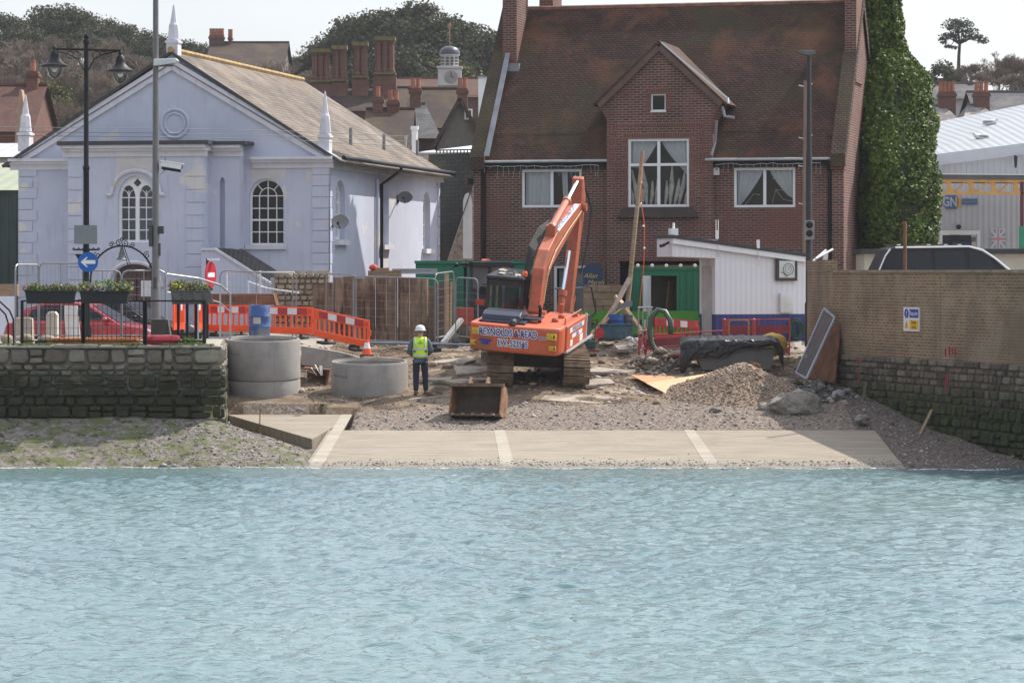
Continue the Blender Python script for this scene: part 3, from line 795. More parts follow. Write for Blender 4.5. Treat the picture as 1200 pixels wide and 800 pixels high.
# cornices
mb = MB()
def cornice(x0, x1, y, z, k=1.0):
    mb.box(x0, x1, y-.06*k, y+.02, z-.34, z-.18); mb.box(x0, x1, y-.16*k, y+.02, z-.178, z-.09); mb.box(x0, x1, y-.27*k, y+.02, z-.088, z)
cornice(wl-.25, xA0-.02, 0, zev+.02); cornice(xB1+.25, .14, 0, zev+.02)
cornice(xA0-.16, xA1+.16, dA, ztA+.02); cornice(xA1+.165, xB1+.12, dB, ztA+.02)
mb.box(xA1-.001, xA1+.15, dA-.1, dB+.01, ztA-.15, ztA+.018)
mb.box(-.02, .12, .02, 14.3, zev-.34, zev-.12); mb.box(-.02, .26, .02, 14.3, zev-.118, zev-.02)
# raking mouldings of the pediment
for sx in (-1, 1):
    a = Vector((wl/2, -.06, zap-.16)); b_ = Vector((wl/2+sx*(4.92+.25), -.06, zev+.02-.08)); d = b_-a
    mb.beam(a, b_, .13, .12); mb.beam(a+Vector((0,.02,-.2)), b_+Vector((0,.02,-.2))-d*.03, .08, .14)
mb.split('cornice', m_pale, ch)
mb = MB(); mb.box(xA0-.25, xA1+.28, dA-.32, -.02, ztA+.022, ztA+.14); mb.box(xA1+.282, xB1+.3, dB-.3, -.02, ztA+.022, ztA+.13); mb.build('porch_roof', m_darkslate, ch)
mb = MB()   # pale patches on the front wall
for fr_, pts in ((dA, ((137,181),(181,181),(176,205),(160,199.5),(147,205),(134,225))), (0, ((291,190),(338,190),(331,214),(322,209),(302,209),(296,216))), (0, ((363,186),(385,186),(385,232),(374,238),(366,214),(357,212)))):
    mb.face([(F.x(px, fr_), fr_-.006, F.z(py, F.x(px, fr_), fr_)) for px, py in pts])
mb.split('pale_patch', P('bare_render', (.56,.545,.54), .9, 0, .1, 2), ch, eps=.01)
# medallion
xm, zm = F.x(205), F.z(145, F.x(205))
mb = MB()
for r_, t in ((.43, .05), (.31, .035)): mb.tube([(xm+r_*math.cos(a*math.pi/18), -.01, zm+r_*math.sin(a*math.pi/18)) for a in range(37)], t, 6, cap=False)
mb.build('medallion', m_rend, ch, smooth=True)
# roof
mb = MB(); ov = .42
def slope(mb, x0, z0, x1, z1, y0, y1, th): 
    d = Vector((x1-x0, 0, z1-z0)).normalized(); n = Vector((-d.z, 0, d.x));  n = n if n.z > 0 else -n
    A = [Vector((x0,y0,z0)), Vector((x1,y0,z1)), Vector((x1,y1,z1)), Vector((x0,y1,z0))]
    B = [p+n*th for p in A]
    va = [mb.v(p) for p in A]; vb = [mb.v(p) for p in B]
    mb.bm.faces.new(va); mb.bm.faces.new(vb[::-1])
    for i in range(4): j = (i+1) % 4; mb.bm.faces.new((va[i], vb[i], vb[j], va[j]))
k_ = (zap-zev)/4.925
xe = 5.35; xo = wl/2
slope(mb, xo+.001, zap+.03, xo+xe, zap+.03-xe*k_, -.13, 14.4, .08); slope(mb, xo-.001, zap+.03, xo-xe, zap+.03-xe*k_, -.13, 14.4, .08)
rf = mb.build('roof', m_slate, ch)
mb = MB(); slope(mb, xo, zap+.025, xo+xe+.02, zap+.025-(xe+.02)*k_, -.17, -.10, .095); slope(mb, xo, zap+.025, xo-xe-.02, zap+.025-(xe+.02)*k_, -.17, -.10, .095); mb.build('verge_slate', m_darkslate, rf)
m_lichen = P('orange_lichen_ridge', (.40,.26,.10), .9, 0, .3, 5, .5, 20, (.30,.26,.2), 3, .55)
mb = MB()
y = -.2
while y < 14.3: mb.tube([(xo, y, zap+.17), (xo, y+.42, zap+.17)], .09, 7); y += .44
mb.build('ridge_tile', m_lichen, rf)
mb = MB()
for px, py in ((411, 176), (450, 180), (489, 182)):
    yy = fy(F, px, -.75); Yw = 90+F.s*.75+F.c*yy
    mb.tube([(-.75, yy, 5.45), (-.75, yy, 6.35)], .055, 8)
mb.split('vent_pipe', m_lead, rf)
mb = MB(); mb.tube([(.5, -.2, zev-.03), (.5, 14.4, zev-.03)], .07, 8); mb.build('gutter', M['black'], ch)
yd = fy(F, 444); mb = MB(); mb.tube([(.47, yd+1.1, zev-.05), (.45, yd+1.0, zev-.2), (.09, yd, zev-.65), (.09, yd, .05)], .055, 8); mb.build('downpipe', M['black'], ch)
mb = MB(); mb.tube([(.06, fy(F, 440), zev-.5), (.06, fy(F, 440), .05)], .05, 8); mb.build('downpipe', m_rend, ch)
# pinnacles
def pinnacle(x, y, z, h, w, name='pinnacle'):
    mb = MB(); mb.box(x-w*.5, x+w*.5, y-w*.5, y+w*.5, z-.25, z+h*.16)
    mb.box(x-w*.58, x+w*.58, y-w*.58, y+w*.58, z+h*.16, z+h*.21); mb.box(x-w*.46, x+w*.46, y-w*.46, y+w*.46, z+h*.21, z+h*.24)
    mb.lathe([(w*.52, z+h*.24), (w*.40, z+h*.55), (w*.30, z+h*.60), (w*.07, z+h*.97), (0, z+h)], (x, y, 0), 8, R(22.5))
    for sx, sy in ((-1,0),(1,0),(0,-1),(0,1)):
        mb.prism([(-w*.22, z+h*.24), (w*.22, z+h*.24), (0, z+h*.46)], .03, -.015) if False else None
        mb.beam((x+sx*w*.46, y+sy*w*.46, z+h*.24), (x+sx*w*.36, y+sy*w*.36, z+h*.5), w*.2, .03)
    return mb.build(name, m_pale, ch)
pinnacle(wl/2, .15, zap+.15, 1.42, .36)
pinnacle(F.x(381, .15), .15, F.z(172, 0), 1.68, .34)
pinnacle(F.x(30, .15), .15, F.z(168, wl), 1.5, .36)
# satellite dishes
def dish(px, py, pxm, lab, r):
    yc = fy(F, px, .55); ym = fy(F, pxm)
    z = HC+(HY-py)*(90+F.c*yc)/FPX-2.6
    c = Vector(F.o) + Vector((F.c*.55+F.s*yc, -F.s*.55+F.c*yc, z)); w = Vector(F.o)+Vector((F.s*ym+F.c*.02, F.c*ym-F.s*.02, z-.02))
    t = thing('satellite_dish', lab, 'satellite dish', w, 0, 'satellite dishes on the chapel')
    d = c-w
    ax = Vector((-.15, -.95, .25)).normalized(); rot = ax.to_track_quat('Z', 'Y').to_matrix().to_4x4()
    mb = MB(Matrix.Translation(d) @ rot); mb.lathe([(0,-.06), (r*.5,-.035), (r*.85,.01), (r,.035), (r*.98,.045), (r*.85,.02), (0,-.045)], (0,0,0), 24, sq=.8)
    mb.build('reflector', P('dish_grey', (.2,.2,.21), .5), t, smooth=True)
    mb = MB(); mb.tube([(0,0,0), d*.6+Vector((0,.03,-.05)), d+Vector((0,.05,0))], .022, 6); mb.box(-.03, .03, -.1, .1, -.12, .12); mb.build('bracket', M['black'], t)
    mb = MB(Matrix.Translation(d) @ rot); mb.tube([(0,-r*.8,.0), (0,-r*.5,.3)], .012, 5); mb.box(-.03,.03,-r*.5-.03,-r*.5+.03,.27,.38); mb.build('receiver_arm', M['black'], t)
dish(399, 260, 389.5, 'grey satellite dish on the front corner of the chapel side wall, the lower one', .27)
dish(475, 231.5, 466, 'grey satellite dish between the two far side windows of the chapel', .25)
# sloping lean-to with parapet against the chapel front
L0 = Fr(X(250, 88), 88, 2.55, 0)
t = fthing('lean_to', 'low pale blue lean-to with a sloping dark roof beside the chapel steps', 'lean-to', L0)
mb = MB()
prof = [(X(236,88)-X(250,88), 0), (X(330,88)-X(250,88), 0), (X(330,88)-X(250,88), L0.z(340)), (X(318,88)-X(250,88), L0.z(334)), (X(252,88)-X(250,88), L0.z(293)), (X(236,88)-X(250,88), L0.z(293))]
mb.prism(prof, .2, 0); mb.build('parapet_wall', m_rend, t)
mb = MB()
for a, b_ in ((prof[2], prof[3]), (prof[3], prof[4]), (prof[4], prof[5])): mb.beam((a[0], .1, a[1]+.03), (b_[0], .1, b_[1]+.03), .3, .07)
mb.build('parapet_coping', m_pale, t)
mb = MB(); mb.face([(X(256,88)-X(250,88), .22, L0.z(296)), (X(324,88)-X(250,88), .22, L0.z(338)), (X(326,90)-X(250,88), 2.0, L0.z(318)), (X(284,90)-X(250,88), 2.0, L0.z(291)), (X(252,90)-X(250,88), 2.0, L0.z(290))])
mb.build('roof', corrug('dark_lean_to_roof', (.06,.058,.055), .14, 'x', .7), t)
mb = MB(); mb.box(X(318,87)-X(250,88), X(327,87)-X(250,88), -1.05, -.5, 0, L0.z(329)); mb.box(X(317,87)-X(250,88), X(328,87)-X(250,88), -1.08, -.47, L0.z(329)+.001, L0.z(327)+.04); mb.build('gate_pier', m_rend, t)
# ================================================================ BRICK HOUSE
H = Fr(9.93, 90, 2.6, R(14.5))
m_brick = brickmat('red_brick', (.18,.066,.048), (.085,.040,.040), (.27,.22,.19), .225, .075, .012, patch=(.18,.075,.06), bump=.5, vary=.55)
m_brick2 = brickmat('red_brick_trim', (.20,.072,.052), (.16,.056,.045), (.22,.17,.15), .075, .225, .010, bump=.4, vary=.4)
m_tile = brickmat('clay_tile_roof', (.105,.048,.034), (.058,.034,.027), (.02,.014,.012), .17, .10, .014, 'rx', 1.42, patch=(.045,.040,.018), patch2=(.19,.075,.038), bump=.9, vary=.8, bias=-.1)
m_tiledark = brickmat('mossy_tile', (.12,.07,.05), (.08,.055,.042), (.03,.022,.018), .17, .10, .014, 'rx', 1.42, patch=(.08,.075,.03), bump=.8)
m_net = P('net_curtain', (.78,.80,.82), .9, 0, .12, 14, stretch=(8,8,.4))
hs = fthing('brick_house', 'red brick house with tall clay tiled roof and central gable', 'house', H)
xl = -11.43
zE = 5.20; yR = 3.85; zR = 10.12; yB = 2*yR
bx0, bx1 = H.x(711, -.25), H.x(835, -.25); dB_ = -.25
def rect(px0, px1, py0, py1, ly):
    a, b = H.x(px0, ly), H.x(px1, ly); c = (a+b)/2
    return [(a, H.z(py1, c, ly)), (b, H.z(py1, c, ly)), (b, H.z(py0, c, ly)), (a, H.z(py0, c, ly))]
w1 = rect(611.5, 681.5, 198.5, 243, 0); w4 = rect(860, 932, 196.5, 243, 0)
w2 = rect(736, 807.5, 162.5, 242.5, dB_); w3 = rect(763, 780, 110.5, 130, dB_)
dw = rect(649, 692, 311, 392, 0); op = rect(726, 822, 306, 392, dB_); dw[0] = (dw[0][0], .02); dw[1] = (dw[1][0], .02); 
op[0] = (op[0][0], .02); op[1] = (op[1][0], .02); op = [(min(p[0], bx1-.12), p[1]) for p in op]
mb = MB()
mb.wall([(xl,0), (bx0,0), (bx0,zE), (xl,zE)], [w1, dw], .12)
mb.wall([(bx1,0), (0,0), (0,zE), (bx1,zE)], [w4], .12)
xc = H.x(773, dB_); zs1 = H.z(140, xc, dB_); zs2 = H.z(124, xc, dB_); gx0, gx1 = H.x(703, dB_), H.x(845, dB_); zga = H.z(57, xc, dB_)
bfr = lambda x, y, z: (x, dB_+y, z)
nst = 5; left = [(bx0-(bx0-gx0)*k/nst, zs1+(zs2-zs1)*k/nst) for k in range(nst+1)]; right = [(bx1+(gx1-bx1)*k/nst, zs1+(zs2-zs1)*k/nst) for k in range(nst+1)]
mb.wall([(bx0,0), (bx1,0)] + right + [(xc, zga)] + left[::-1], [w2, w3, op], .14, bfr)
mb.face([(bx0,dB_,0), (bx0,0,0), (bx0,0,zE), (bx0,dB_,zE)]); mb.face([(bx1,dB_,0), (bx1,0,0), (bx1,0,zE), (bx1,dB_,zE)])
mb.face([(bx0,dB_,zE), (bx0,1.2,zE), (bx0,1.2,zs1), (bx0,dB_,zs1)]); mb.face([(bx1,dB_,zE), (bx1,1.2,zE), (bx1,1.2,zs1), (bx1,dB_,zs1)])
for q in (left, right):
    for k in range(nst): mb.face([(q[k][0],dB_,q[k][1]), (q[k+1][0],dB_,q[k+1][1]), (q[k+1][0],2.4,q[k+1][1]), (q[k][0],2.4,q[k][1])])
# side gables and back
for x in (0, xl): mb.face([(x,0,0), (x,yB,0), (x,yB,zE), (x,yR,zR-.05), (x,0,zE)])
mb.face([(xl,yB,0), (0,yB,0), (0,yB,zE), (xl,yB,zE)])
# corner piers
mb.box(-.34, .012, -.11, .4, 0, zE-.35); mb.box(-.38, .03, -.17, .4, zE-.348, zE-.18); mb.box(-.42, .05, -.24, .4, zE-.178, zE+.12)
mb.box(xl-.012, xl+.2, -.11, .4, 0, zE-.35); mb.box(xl-.03, xl+.24, -.17, .4, zE-.348, zE-.18); mb.box(xl-.05, xl+.28, -.24, .4, zE-.178, zE+.12)
mb.build('wall', m_brick, hs)
mb = MB()
def soldier(r, ly, t=.12, d=.012):
    x0, x1, z0, z1 = r[0][0], r[1][0], r[0][1], r[2][1]
    for k, e in ((t, 0),):
        mb.box(x0-t, x0-.003, ly-d, ly+.02, z0, z1+t); mb.box(x1+.003, x1+t, ly-d, ly+.02, z0, z1+t); mb.box(x0-.0025, x1+.0025, ly-d, ly+.02, z1+.003, z1+t)
soldier(w2, dB_, .16); soldier(w3, dB_, .15); soldier([(op[0][0]-.45, op[0][1]), (op[1][0]+.0, 0), (0, op[2][1]+.5), (0, 0)][:1] + [(op[1][0], 0), (0, op[2][1]), (0, 0)], dB_, .1)
x0, x1, z1 = w2[0][0]-.36, w2[1][0]+.36, w2[2][1]+.36
mb.box(x0-.1, x0, dB_-.01, dB_+.02, w2[0][1]-.2, z1); mb.box(x1, x1+.1, dB_-.01, dB_+.02, w2[0][1]-.2, z1); mb.box(x0-.1, x1+.1, dB_-.01, dB_+.02, z1+.002, z1+.1)
mb.build('brick_trim', m_brick2, hs)
mb = MB(); mb.prism([(w2[0][0]-.12, w2[0][1]-.005), (w2[1][0]+.12, w2[0][1]-.005), (w2[1][0]+.3, w2[0][1]-.32), (w2[0][0]-.3, w2[0][1]-.32)], .2, dB_-.12); mb.build('sill', P('tile_sill', (.07,.05,.045), .8), hs)
mb = MB(); mb.box(xl+.3, -.3, .75, .8, .05, zE-.1); mb.box(gx0+.5, gx1-.5, .55, .6, zE, zs2+.6); mb.build('interior', P('room_dark', (.06,.05,.05), .9), hs)
def win(r, ly, bars=((.5,),()), fr=.075, name='window'):
    x0, x1, z0, z1 = r[0][0], r[1][0], r[0][1], r[2][1]
    mb = MB(); ring_frame(mb, r, fr, ly+.03, ly+.1)
    for t in bars[0]: xx = x0+(x1-x0)*t; mb.box(xx-.045, xx+.045, ly+.032, ly+.098, z0+fr, z1-fr)
    for t in bars[1]: zq = z0+(z1-z0)*t; mb.box(x0+fr, x1-fr, ly+.034, ly+.096, zq-.04, zq+.04)
    o = mb.build(name, M['upvc'], hs)
    MB().plate(r, ly+.075).build('pane', M['glass'], o)
    return o
def curtain(par, pts_top, pts_bot, ly, n=26, amp=.03):
    """wavy cloth between a top and a bottom edge (x,z pairs interpolated)"""
    vs = []; rows = 7
    for j in range(rows):
        t = j/(rows-1)
        for i in range(n):
            u = i/(n-1)
            xa = pts_top[0][0]+(pts_top[1][0]-pts_top[0][0])*u; xb = pts_bot[0][0]+(pts_bot[1][0]-pts_bot[0][0])*u
            za = pts_top[0][1]+(pts_top[1][1]-pts_top[0][1])*u; zb = pts_bot[0][1]+(pts_bot[1][1]-pts_bot[0][1])*u
            s = t**1.25
            vs.append((xa+(xb-xa)*s, ly+amp*math.sin(i*1.7)+.01*math.sin(i*.6+j), za+(zb-za)*t))
    fs = [[j*n+i, j*n+i+1, (j+1)*n+i+1, (j+1)*n+i] for j in range(rows-1) for i in range(n-1)]
    return np_mesh('curtain', vs, fs, m_net, par, smooth=True)
def xz(r, u, v): return (r[0][0]+(r[1][0]-r[0][0])*u, r[0][1]+(r[2][1]-r[0][1])*v)
o1 = win(w1, 0); curtain(o1, (xz(w1,.04,.96), xz(w1,.5,.96)), (xz(w1,.04,.03), xz(w1,.5,.03)), .22); curtain(o1, (xz(w1,.64,.96), xz(w1,.74,.96)), (xz(w1,.68,.03), xz(w1,.75,.03)), .24, 8)
o2 = win(w2, dB_, ((.5,),(.62,)))
curtain(o2, (xz(w2,.03,.97), xz(w2,.47,.97)), (xz(w2,.03,.58), xz(w2,.2,.58)), dB_+.2); curtain(o2, (xz(w2,.53,.97), xz(w2,.97,.97)), (xz(w2,.80,.62), xz(w2,.97,.45)), dB_+.2)
o4 = win(w4, 0); curtain(o4, (xz(w4,.04,.95), xz(w4,.47,.95)), (xz(w4,.04,.03), xz(w4,.08,.03)), .2); curtain(o4, (xz(w4,.56,.95), xz(w4,.97,.95)), (xz(w4,.86,.3), xz(w4,.97,.2)), .2)
o3 = win(w3, dB_, ((),()), .035); 
mb = MB(); mb.box(w3[0][0]-.02, w3[1][0]+.02, dB_-.03, dB_+.08, w3[0][1]-.04, w3[0][1]-.002); mb.build('small_sill', M['white'], o3)
mb = MB()     # pale plume shapes inside the big window
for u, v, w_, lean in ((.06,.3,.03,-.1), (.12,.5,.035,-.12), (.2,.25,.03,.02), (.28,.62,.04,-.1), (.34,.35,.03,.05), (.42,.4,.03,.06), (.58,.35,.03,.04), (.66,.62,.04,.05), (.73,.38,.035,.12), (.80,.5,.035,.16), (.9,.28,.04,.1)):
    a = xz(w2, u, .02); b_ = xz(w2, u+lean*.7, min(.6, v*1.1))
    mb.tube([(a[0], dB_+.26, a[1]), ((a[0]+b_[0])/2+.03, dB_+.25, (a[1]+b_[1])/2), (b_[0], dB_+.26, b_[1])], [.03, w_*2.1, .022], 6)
mb.build('plume_shape', P('pale_plume', (.78,.75,.68), .9, 0, .3, 8), o2)
mb = MB()
for pts in ([(.6,.1),(.66,.45),(.85,.42),(.96,.7)], [(.66,.45),(.78,.2),(.95,.15)], [(.15,.06),(.3,.35),(.4,.32)], [(.6,.72),(.75,.78),(.9,.68)]):
    mb.tube([(xz(w4,u,v)[0], .28, xz(w4,u,v)[1]) for u, v in pts], .013, 5)
mb.build('twig_lights', P('pale_twig', (.55,.45,.3), .8), o4)
# ground floor door and shop opening
x0, x1, z1 = dw[0][0], dw[1][0], dw[2][1]
mb = MB(); ring_frame(mb, dw, .08, .03, .1); mb.box((x0+x1)/2-.04, (x0+x1)/2+.04, .032, .098, .1, z1-.08); d_ = mb.build('glazed_door', M['upvc'], hs)
MB().plate(dw, .07).build('pane', M['glass'], d_); MB().box(x0+.1, x1-.1, .3, .32, .1, z1-.1).build('door_blind', P('pale_blind', (.55,.56,.56), .9, 0, .1), d_)
mb = MB(); zt_ = op[2][1]; mb.box(op[0][0]+.35, op[1][0]-.1, dB_+.06, dB_+.12, zt_-.32, zt_-.12); mb.build('shop_fascia', P('ochre_board', (.25,.17,.05), .7), hs)
mb = MB(); mb.box(op[0][0], op[1][0], dB_+.35, dB_+.4, .02, zt_+.05); mb.build('shop_interior', M['dark'], hs)
# roof
mb = MB()
def rslope(x0, x1, y0, z0, y1, z1, th=.10):
    d = Vector((0, y1-y0, z1-z0)).normalized(); n = Vector((0, -d.z, d.y)); n = n if n.z > 0 else -n
    A = [Vector((x0,y0,z0)), Vector((x1,y0,z0)), Vector((x1,y1,z1)), Vector((x0,y1,z1))]; B = [p+n*th for p in A]
    va = [mb.v(p) for p in A]; vb = [mb.v(p) for p in B]
    mb.bm.faces.new(va); mb.bm.faces.new(vb[::-1])
    for i in range(4): j = (i+1) % 4; mb.bm.faces.new((va[i], vb[i], vb[j], va[j]))
kk = (zR-zE)/yR
yk, zk = .55, zE+.55*kk+.10
for a, b_ in ((xl+.22, bx0+.02), (bx1-.02, -.30)):
    rslope(a, b_, -.12, zE+.10-.12*kk, yk, zk)
rslope(xl+.22, -.30, yk-.02, zk-.02, yR, zR); rslope(xl+.22, -.30, yB+.36, zE-.02, yR+.001, zR)
rf = mb.build('roof', m_tile, hs)
# moss bands are in the tiles; gable roof over the bay
mb = MB(); zgr = zga+.12
for sx, xe_ in ((-1, gx0-.16), (1, gx1+.16)):
    dx = xe_-xc; ze_ = zgr-abs(dx)*(zga-zs2)/(gx1-xc)
    A = [Vector((xc,-.38,zgr)), Vector((xe_,-.38,ze_)), Vector((xe_,3.2,ze_)), Vector((xc,3.2,zgr))]
    n = Vector((sx*.7,0,.7)); B = [p+n*.08 for p in A]; B[0].x = xc; B[3].x = xc; B[0].z = B[3].z = zgr+.115
    va = [mb.v(p) for p in A]; vb = [mb.v(p) for p in B]; mb.bm.faces.new(va); mb.bm.faces.new(vb[::-1])
    for i in range(4): j = (i+1) % 4; mb.bm.faces.new((va[i], vb[i], vb[j], va[j]))
gr = mb.build('gable_roof', brickmat('gable_tile', (.13,.06,.04), (.08,.045,.033), (.03,.02,.015), .17, .10, .014, 'ry', 1.42, bump=.8), hs)
mb = MB()
for sx, xe_ in ((-1, gx0-.02), (1, gx1+.02)): 
    mb.beam((xc, -.34, zga+.03), (xe_, -.34, zs2+.0), .09, .16)
mb.build('bargeboard', P('verge_brown', (.12,.08,.06), .8, 0, .2), gr)
mb = MB(); mb.beam((xc+.1, -.41, zgr+.04), (gx1+.22, -.41, zs2+.20), .04, .05); mb.tube([(gx1+.22,-.41,zs2+.2), (gx1+.24,-.4,zs2+.04)], .05, 6); mb.build('metal_verge_trim', M['chrome'], gr)
mb = MB(); mb.tube([(gx1+.05,-.3,zs2-.05), (gx1+.12,-.32,zs2-.35), (gx1+.42,-.36,zs2-.40)], .05, 6); mb.tube([(bx1+.12,-.2,zs1-.05), (bx1+.06,-.15,zE+.5), (bx1-.02,-.32,zE+.1)], .045, 6); mb.build('lead_flashing', m_lead, gr)
mb = MB(); x = xl+.25
mr = P('ridge_tile', (.16,.075,.05), .85, 0, .5, 3)
while x < -.35: mb.tube([(x, yR, zR+.05), (x+.44, yR, zR+.05)], .12, 8); x += .45
mb.build('ridge_tile', mr, rf)
# parapets with tiled tops
mb = MB()
for x0, x1 in ((xl-.1, xl+.36), (-.36, .08)):
    a, b_, c = (-.3, zE+.12), (yR, zR+.32), (yB+.3, zE+.12)
    for p, q in ((a, b_), (b_, c)):
        mb.face([(x0,p[0],p[1]), (x1,p[0],p[1]), (x1,q[0],q[1]), (x0,q[0],q[1])])
        for x in (x0, x1): mb.face([(x,p[0],p[1]), (x,q[0],q[1]), (x,q[0],q[1]-.45), (x,p[0],p[1]-.45)])
    mb.face([(x0,a[0],a[1]), (x1,a[0],a[1]), (x1,a[0],a[1]-.4), (x0,a[0],a[1]-.4)])
mb.split('parapet', m_tiledark, hs)
mb = MB(); mb.beam((xl+.44, -.3, zE+.14), (xl+.44, 2.35, zE+.14+2.65*kk), .16, .04); mb.box(xl+.36, xl+.85, 2.1, 2.4, 8.05, 8.35); mb.split('lead_flashing', m_lead, hs)
def chimney(x0, x1, y0, y1, z0, z1, name='chimney'):
    mb = MB(); mb.box(x0, x1, y0, y1, z0, z1-.5); mb.box(x0-.05, x1+.05, y0-.05, y1+.05, z1-.498, z1-.35); mb.box(x0, x1, y0, y1, z1-.348, z1-.1)
    o = mb.build(name, m_brick, hs)
    mb = MB()
    for k in range(3): mb.lathe([(.13,z1-.1), (.10,z1+.3), (.12,z1+.32), (.12,z1+.36), (0,z1+.36)], ((x0+x1)/2, y0+(y1-y0)*(k+.5)/3, 0), 10)
    mb.build('chimney_pot', P('terracotta', (.38,.15,.08), .8), o)
chimney(H.x(589, 2.3), H.x(605.5, 2.3), 2.3, 3.75, 7.8, 13.0)
chimney(H.x(632, 4.4), H.x(648, 4.4), 4.4, 5.6, 8.9, 12.6)
chimney(H.x(990, 2.3), H.x(1003.5, 2.3), 2.3, 3.75, 7.6, 13.0)
# gutters, fascias, pipes, alarm
mb = MB(); mb.tube([(xl+.05,-.21,zE-.03), (bx0,-.21,zE-.03)], .042, 8); mb.tube([(bx1-.22,-.30,zE-.03), (-.25,-.21,zE-.03)], .042, 8); mb.split('gutter', P('gutter_grey', (.42,.42,.43), .5), hs)
mb = MB(); mb.box(xl+.2, bx0-.003, -.15, -.004, zE-.24, zE-.08); mb.box(bx1+.003, -.36, -.15, -.004, zE-.24, zE-.08); mb.split('fascia', M['black'], hs)
for px in (568, 972.5):
    xx = H.x(px); mb = MB(); mb.tube([(xx,-.21,zE-.05), (xx,-.2,zE-.2), (xx,-.08,zE-.45), (xx,-.08,.05)], .05, 8); mb.build('downpipe', M['black'], hs)
xx, zz = H.x(839), H.z(201, H.x(839)); mb = MB(); mb.box(xx-.11, xx+.11, -.08, -.002, zz-.11, zz+.11); ab = mb.build('alarm_box', M['white'], hs)
mb = MB(); mb.box(xx+.01, xx+.07, -.084, -.0805, zz+.03, zz+.085); mb.build('alarm_badge', P('badge_red', (.4,.03,.03), .5), ab)
# icicle lights hanging from the gutters
t = fthing('icicle_lights', 'string of unlit icicle lights hanging from the brick house gutters', 'string lights', H)
mb = MB(); rg2 = random.Random(3)
for a, b_ in ((xl+.35, bx0-.1), (bx1+.1, -.5)):
    x = a; pts = []
    while x < b_:
        z = zE-.14-rg2.uniform(.0,.06); pts.append((x,-.22,z)); 
        mb.tube([(x,-.22,z), (x+rg2.uniform(-.05,.05),-.21,z-rg2.uniform(.1,.4))], .006, 3)
        x += rg2.uniform(.12,.25)
    mb.tube(pts, .009, 4)
mb.split('wire', P('pale_cable', (.45,.45,.47), .6), t, eps=.3)

# ---- ivy over the right hand gable end
t = thing('ivy', 'dense glossy green ivy covering the right gable end of the brick house', 'ivy', (H.o[0]+H.s*1, H.o[1]+H.c*1, 2.6), 0, None)
m_leaf = leafmat('ivy_leaf', (.02,.042,.008), (.135,.19,.03), .16, .5, .5, .14)
rgn = np.random.default_rng(8)
ox, oy, oz = H.o[0]+H.s*1, H.o[1]+H.c*1, 2.6
# silhouette rows: photo y, left x, right x
rowsI = [(-40,1008,1050), (0,1004,1053), (40,1003,1059), (62,1003,1066), (84,1001,1084), (102,1000,1091), (150,1002,1095), (200,1003,1096), (240,1001,1099), (270,1004,1097), (300,1008,1096), (320,1009,1096)]
ry_ = np.array([r[0] for r in rowsI]); rl = np.array([r[1] for r in rowsI]); rr_ = np.array([r[2] for r in rowsI])
Yc = 93.0; 
def ivyY(py): return np.interp(py, [-40, 60, 130, 190, 320], [97.2, 96.8, 95.6, 94.6, 94.0])
def ivysurf(py, a):
    l = np.interp(py, ry_, rl); r = np.interp(py, ry_, rr_); yc = ivyY(py)
    X0 = (l-600)*(yc-1.0)/FPX; X1 = (r-600)*(yc+.6)/FPX
    cx = (X0+X1)/2; hx = (X1-X0)/2; dp = np.interp(py, [-40, 100, 200, 320], [1.3, 1.8, 2.6, 2.9])
    ca, sa = np.cos(a), np.sin(a)
    ex = np.sign(ca)*np.abs(ca)**.7*hx; ey = np.sign(sa)*np.abs(sa)**.7*dp
    return cx+ex, yc+ey+ex*.4, HC+(HY-py)*(yc-1)/FPX
n = 48000
py = rgn.uniform(-40, 322, n); a = rgn.uniform(math.pi*.85, math.pi*2.15, n)
x, y, z = ivysurf(py, a)
lump = fbm(a*2.2+py*.02, z*1.0, .7, 4)
k = .90+ .42*lump + rgn.uniform(-.08, .05, n)
cxx = np.interp(py, ry_, (rl+rr_)/2); yC = ivyY(py); cX = (cxx-600)*(yC-.2)/FPX
pts = np.stack([cX+(x-cX)*k, yC+(y-yC)*k, z], 1)
def leaves(pts, size, nrm_bias, rgn, name, mat, parent, off, tri=False):
    """little folded leaves: two triangles each"""
    n = len(pts)
    d = rgn.normal(size=(n,3)); d += nrm_bias; d /= np.linalg.norm(d, axis=1)[:,None]
    u = np.cross(d, rgn.normal(size=(n,3))); u /= np.linalg.norm(u, axis=1)[:,None]; v = np.cross(d, u)
    s = size*rgn.uniform(.6, 1.3, n)[:,None]
    c = pts-np.asarray(off)
    q = np.stack([c-u*s*.5, c+v*s*.42+d*s*.12, c+u*s*.62, c-v*s*.42+d*s*.12], 1).reshape(-1, 3)
    return np_mesh(name, q, np.arange(n*4).reshape(n, 4), mat, parent)
nb = np.stack([(pts[:,0]-cX)*1.1, (pts[:,1]-yC)*.5-.3, np.full(n, .7)], 1)
leaves(pts, .10, nb, rgn, 'leaf', m_leaf, t, (ox, oy, oz))
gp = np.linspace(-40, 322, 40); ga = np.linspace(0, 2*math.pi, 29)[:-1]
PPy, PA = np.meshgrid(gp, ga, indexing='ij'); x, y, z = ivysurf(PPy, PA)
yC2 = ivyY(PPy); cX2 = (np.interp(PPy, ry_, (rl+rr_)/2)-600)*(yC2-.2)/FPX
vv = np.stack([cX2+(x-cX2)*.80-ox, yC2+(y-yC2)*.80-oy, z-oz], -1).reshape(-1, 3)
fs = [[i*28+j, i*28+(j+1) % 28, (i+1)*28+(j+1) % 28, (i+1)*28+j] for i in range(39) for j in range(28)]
np_mesh('stem_mass', vv, fs, P('ivy_dark_stems', (.025,.03,.012), .9, 0, .4, 5), t, smooth=True)  # dark core hull beneath the leaves

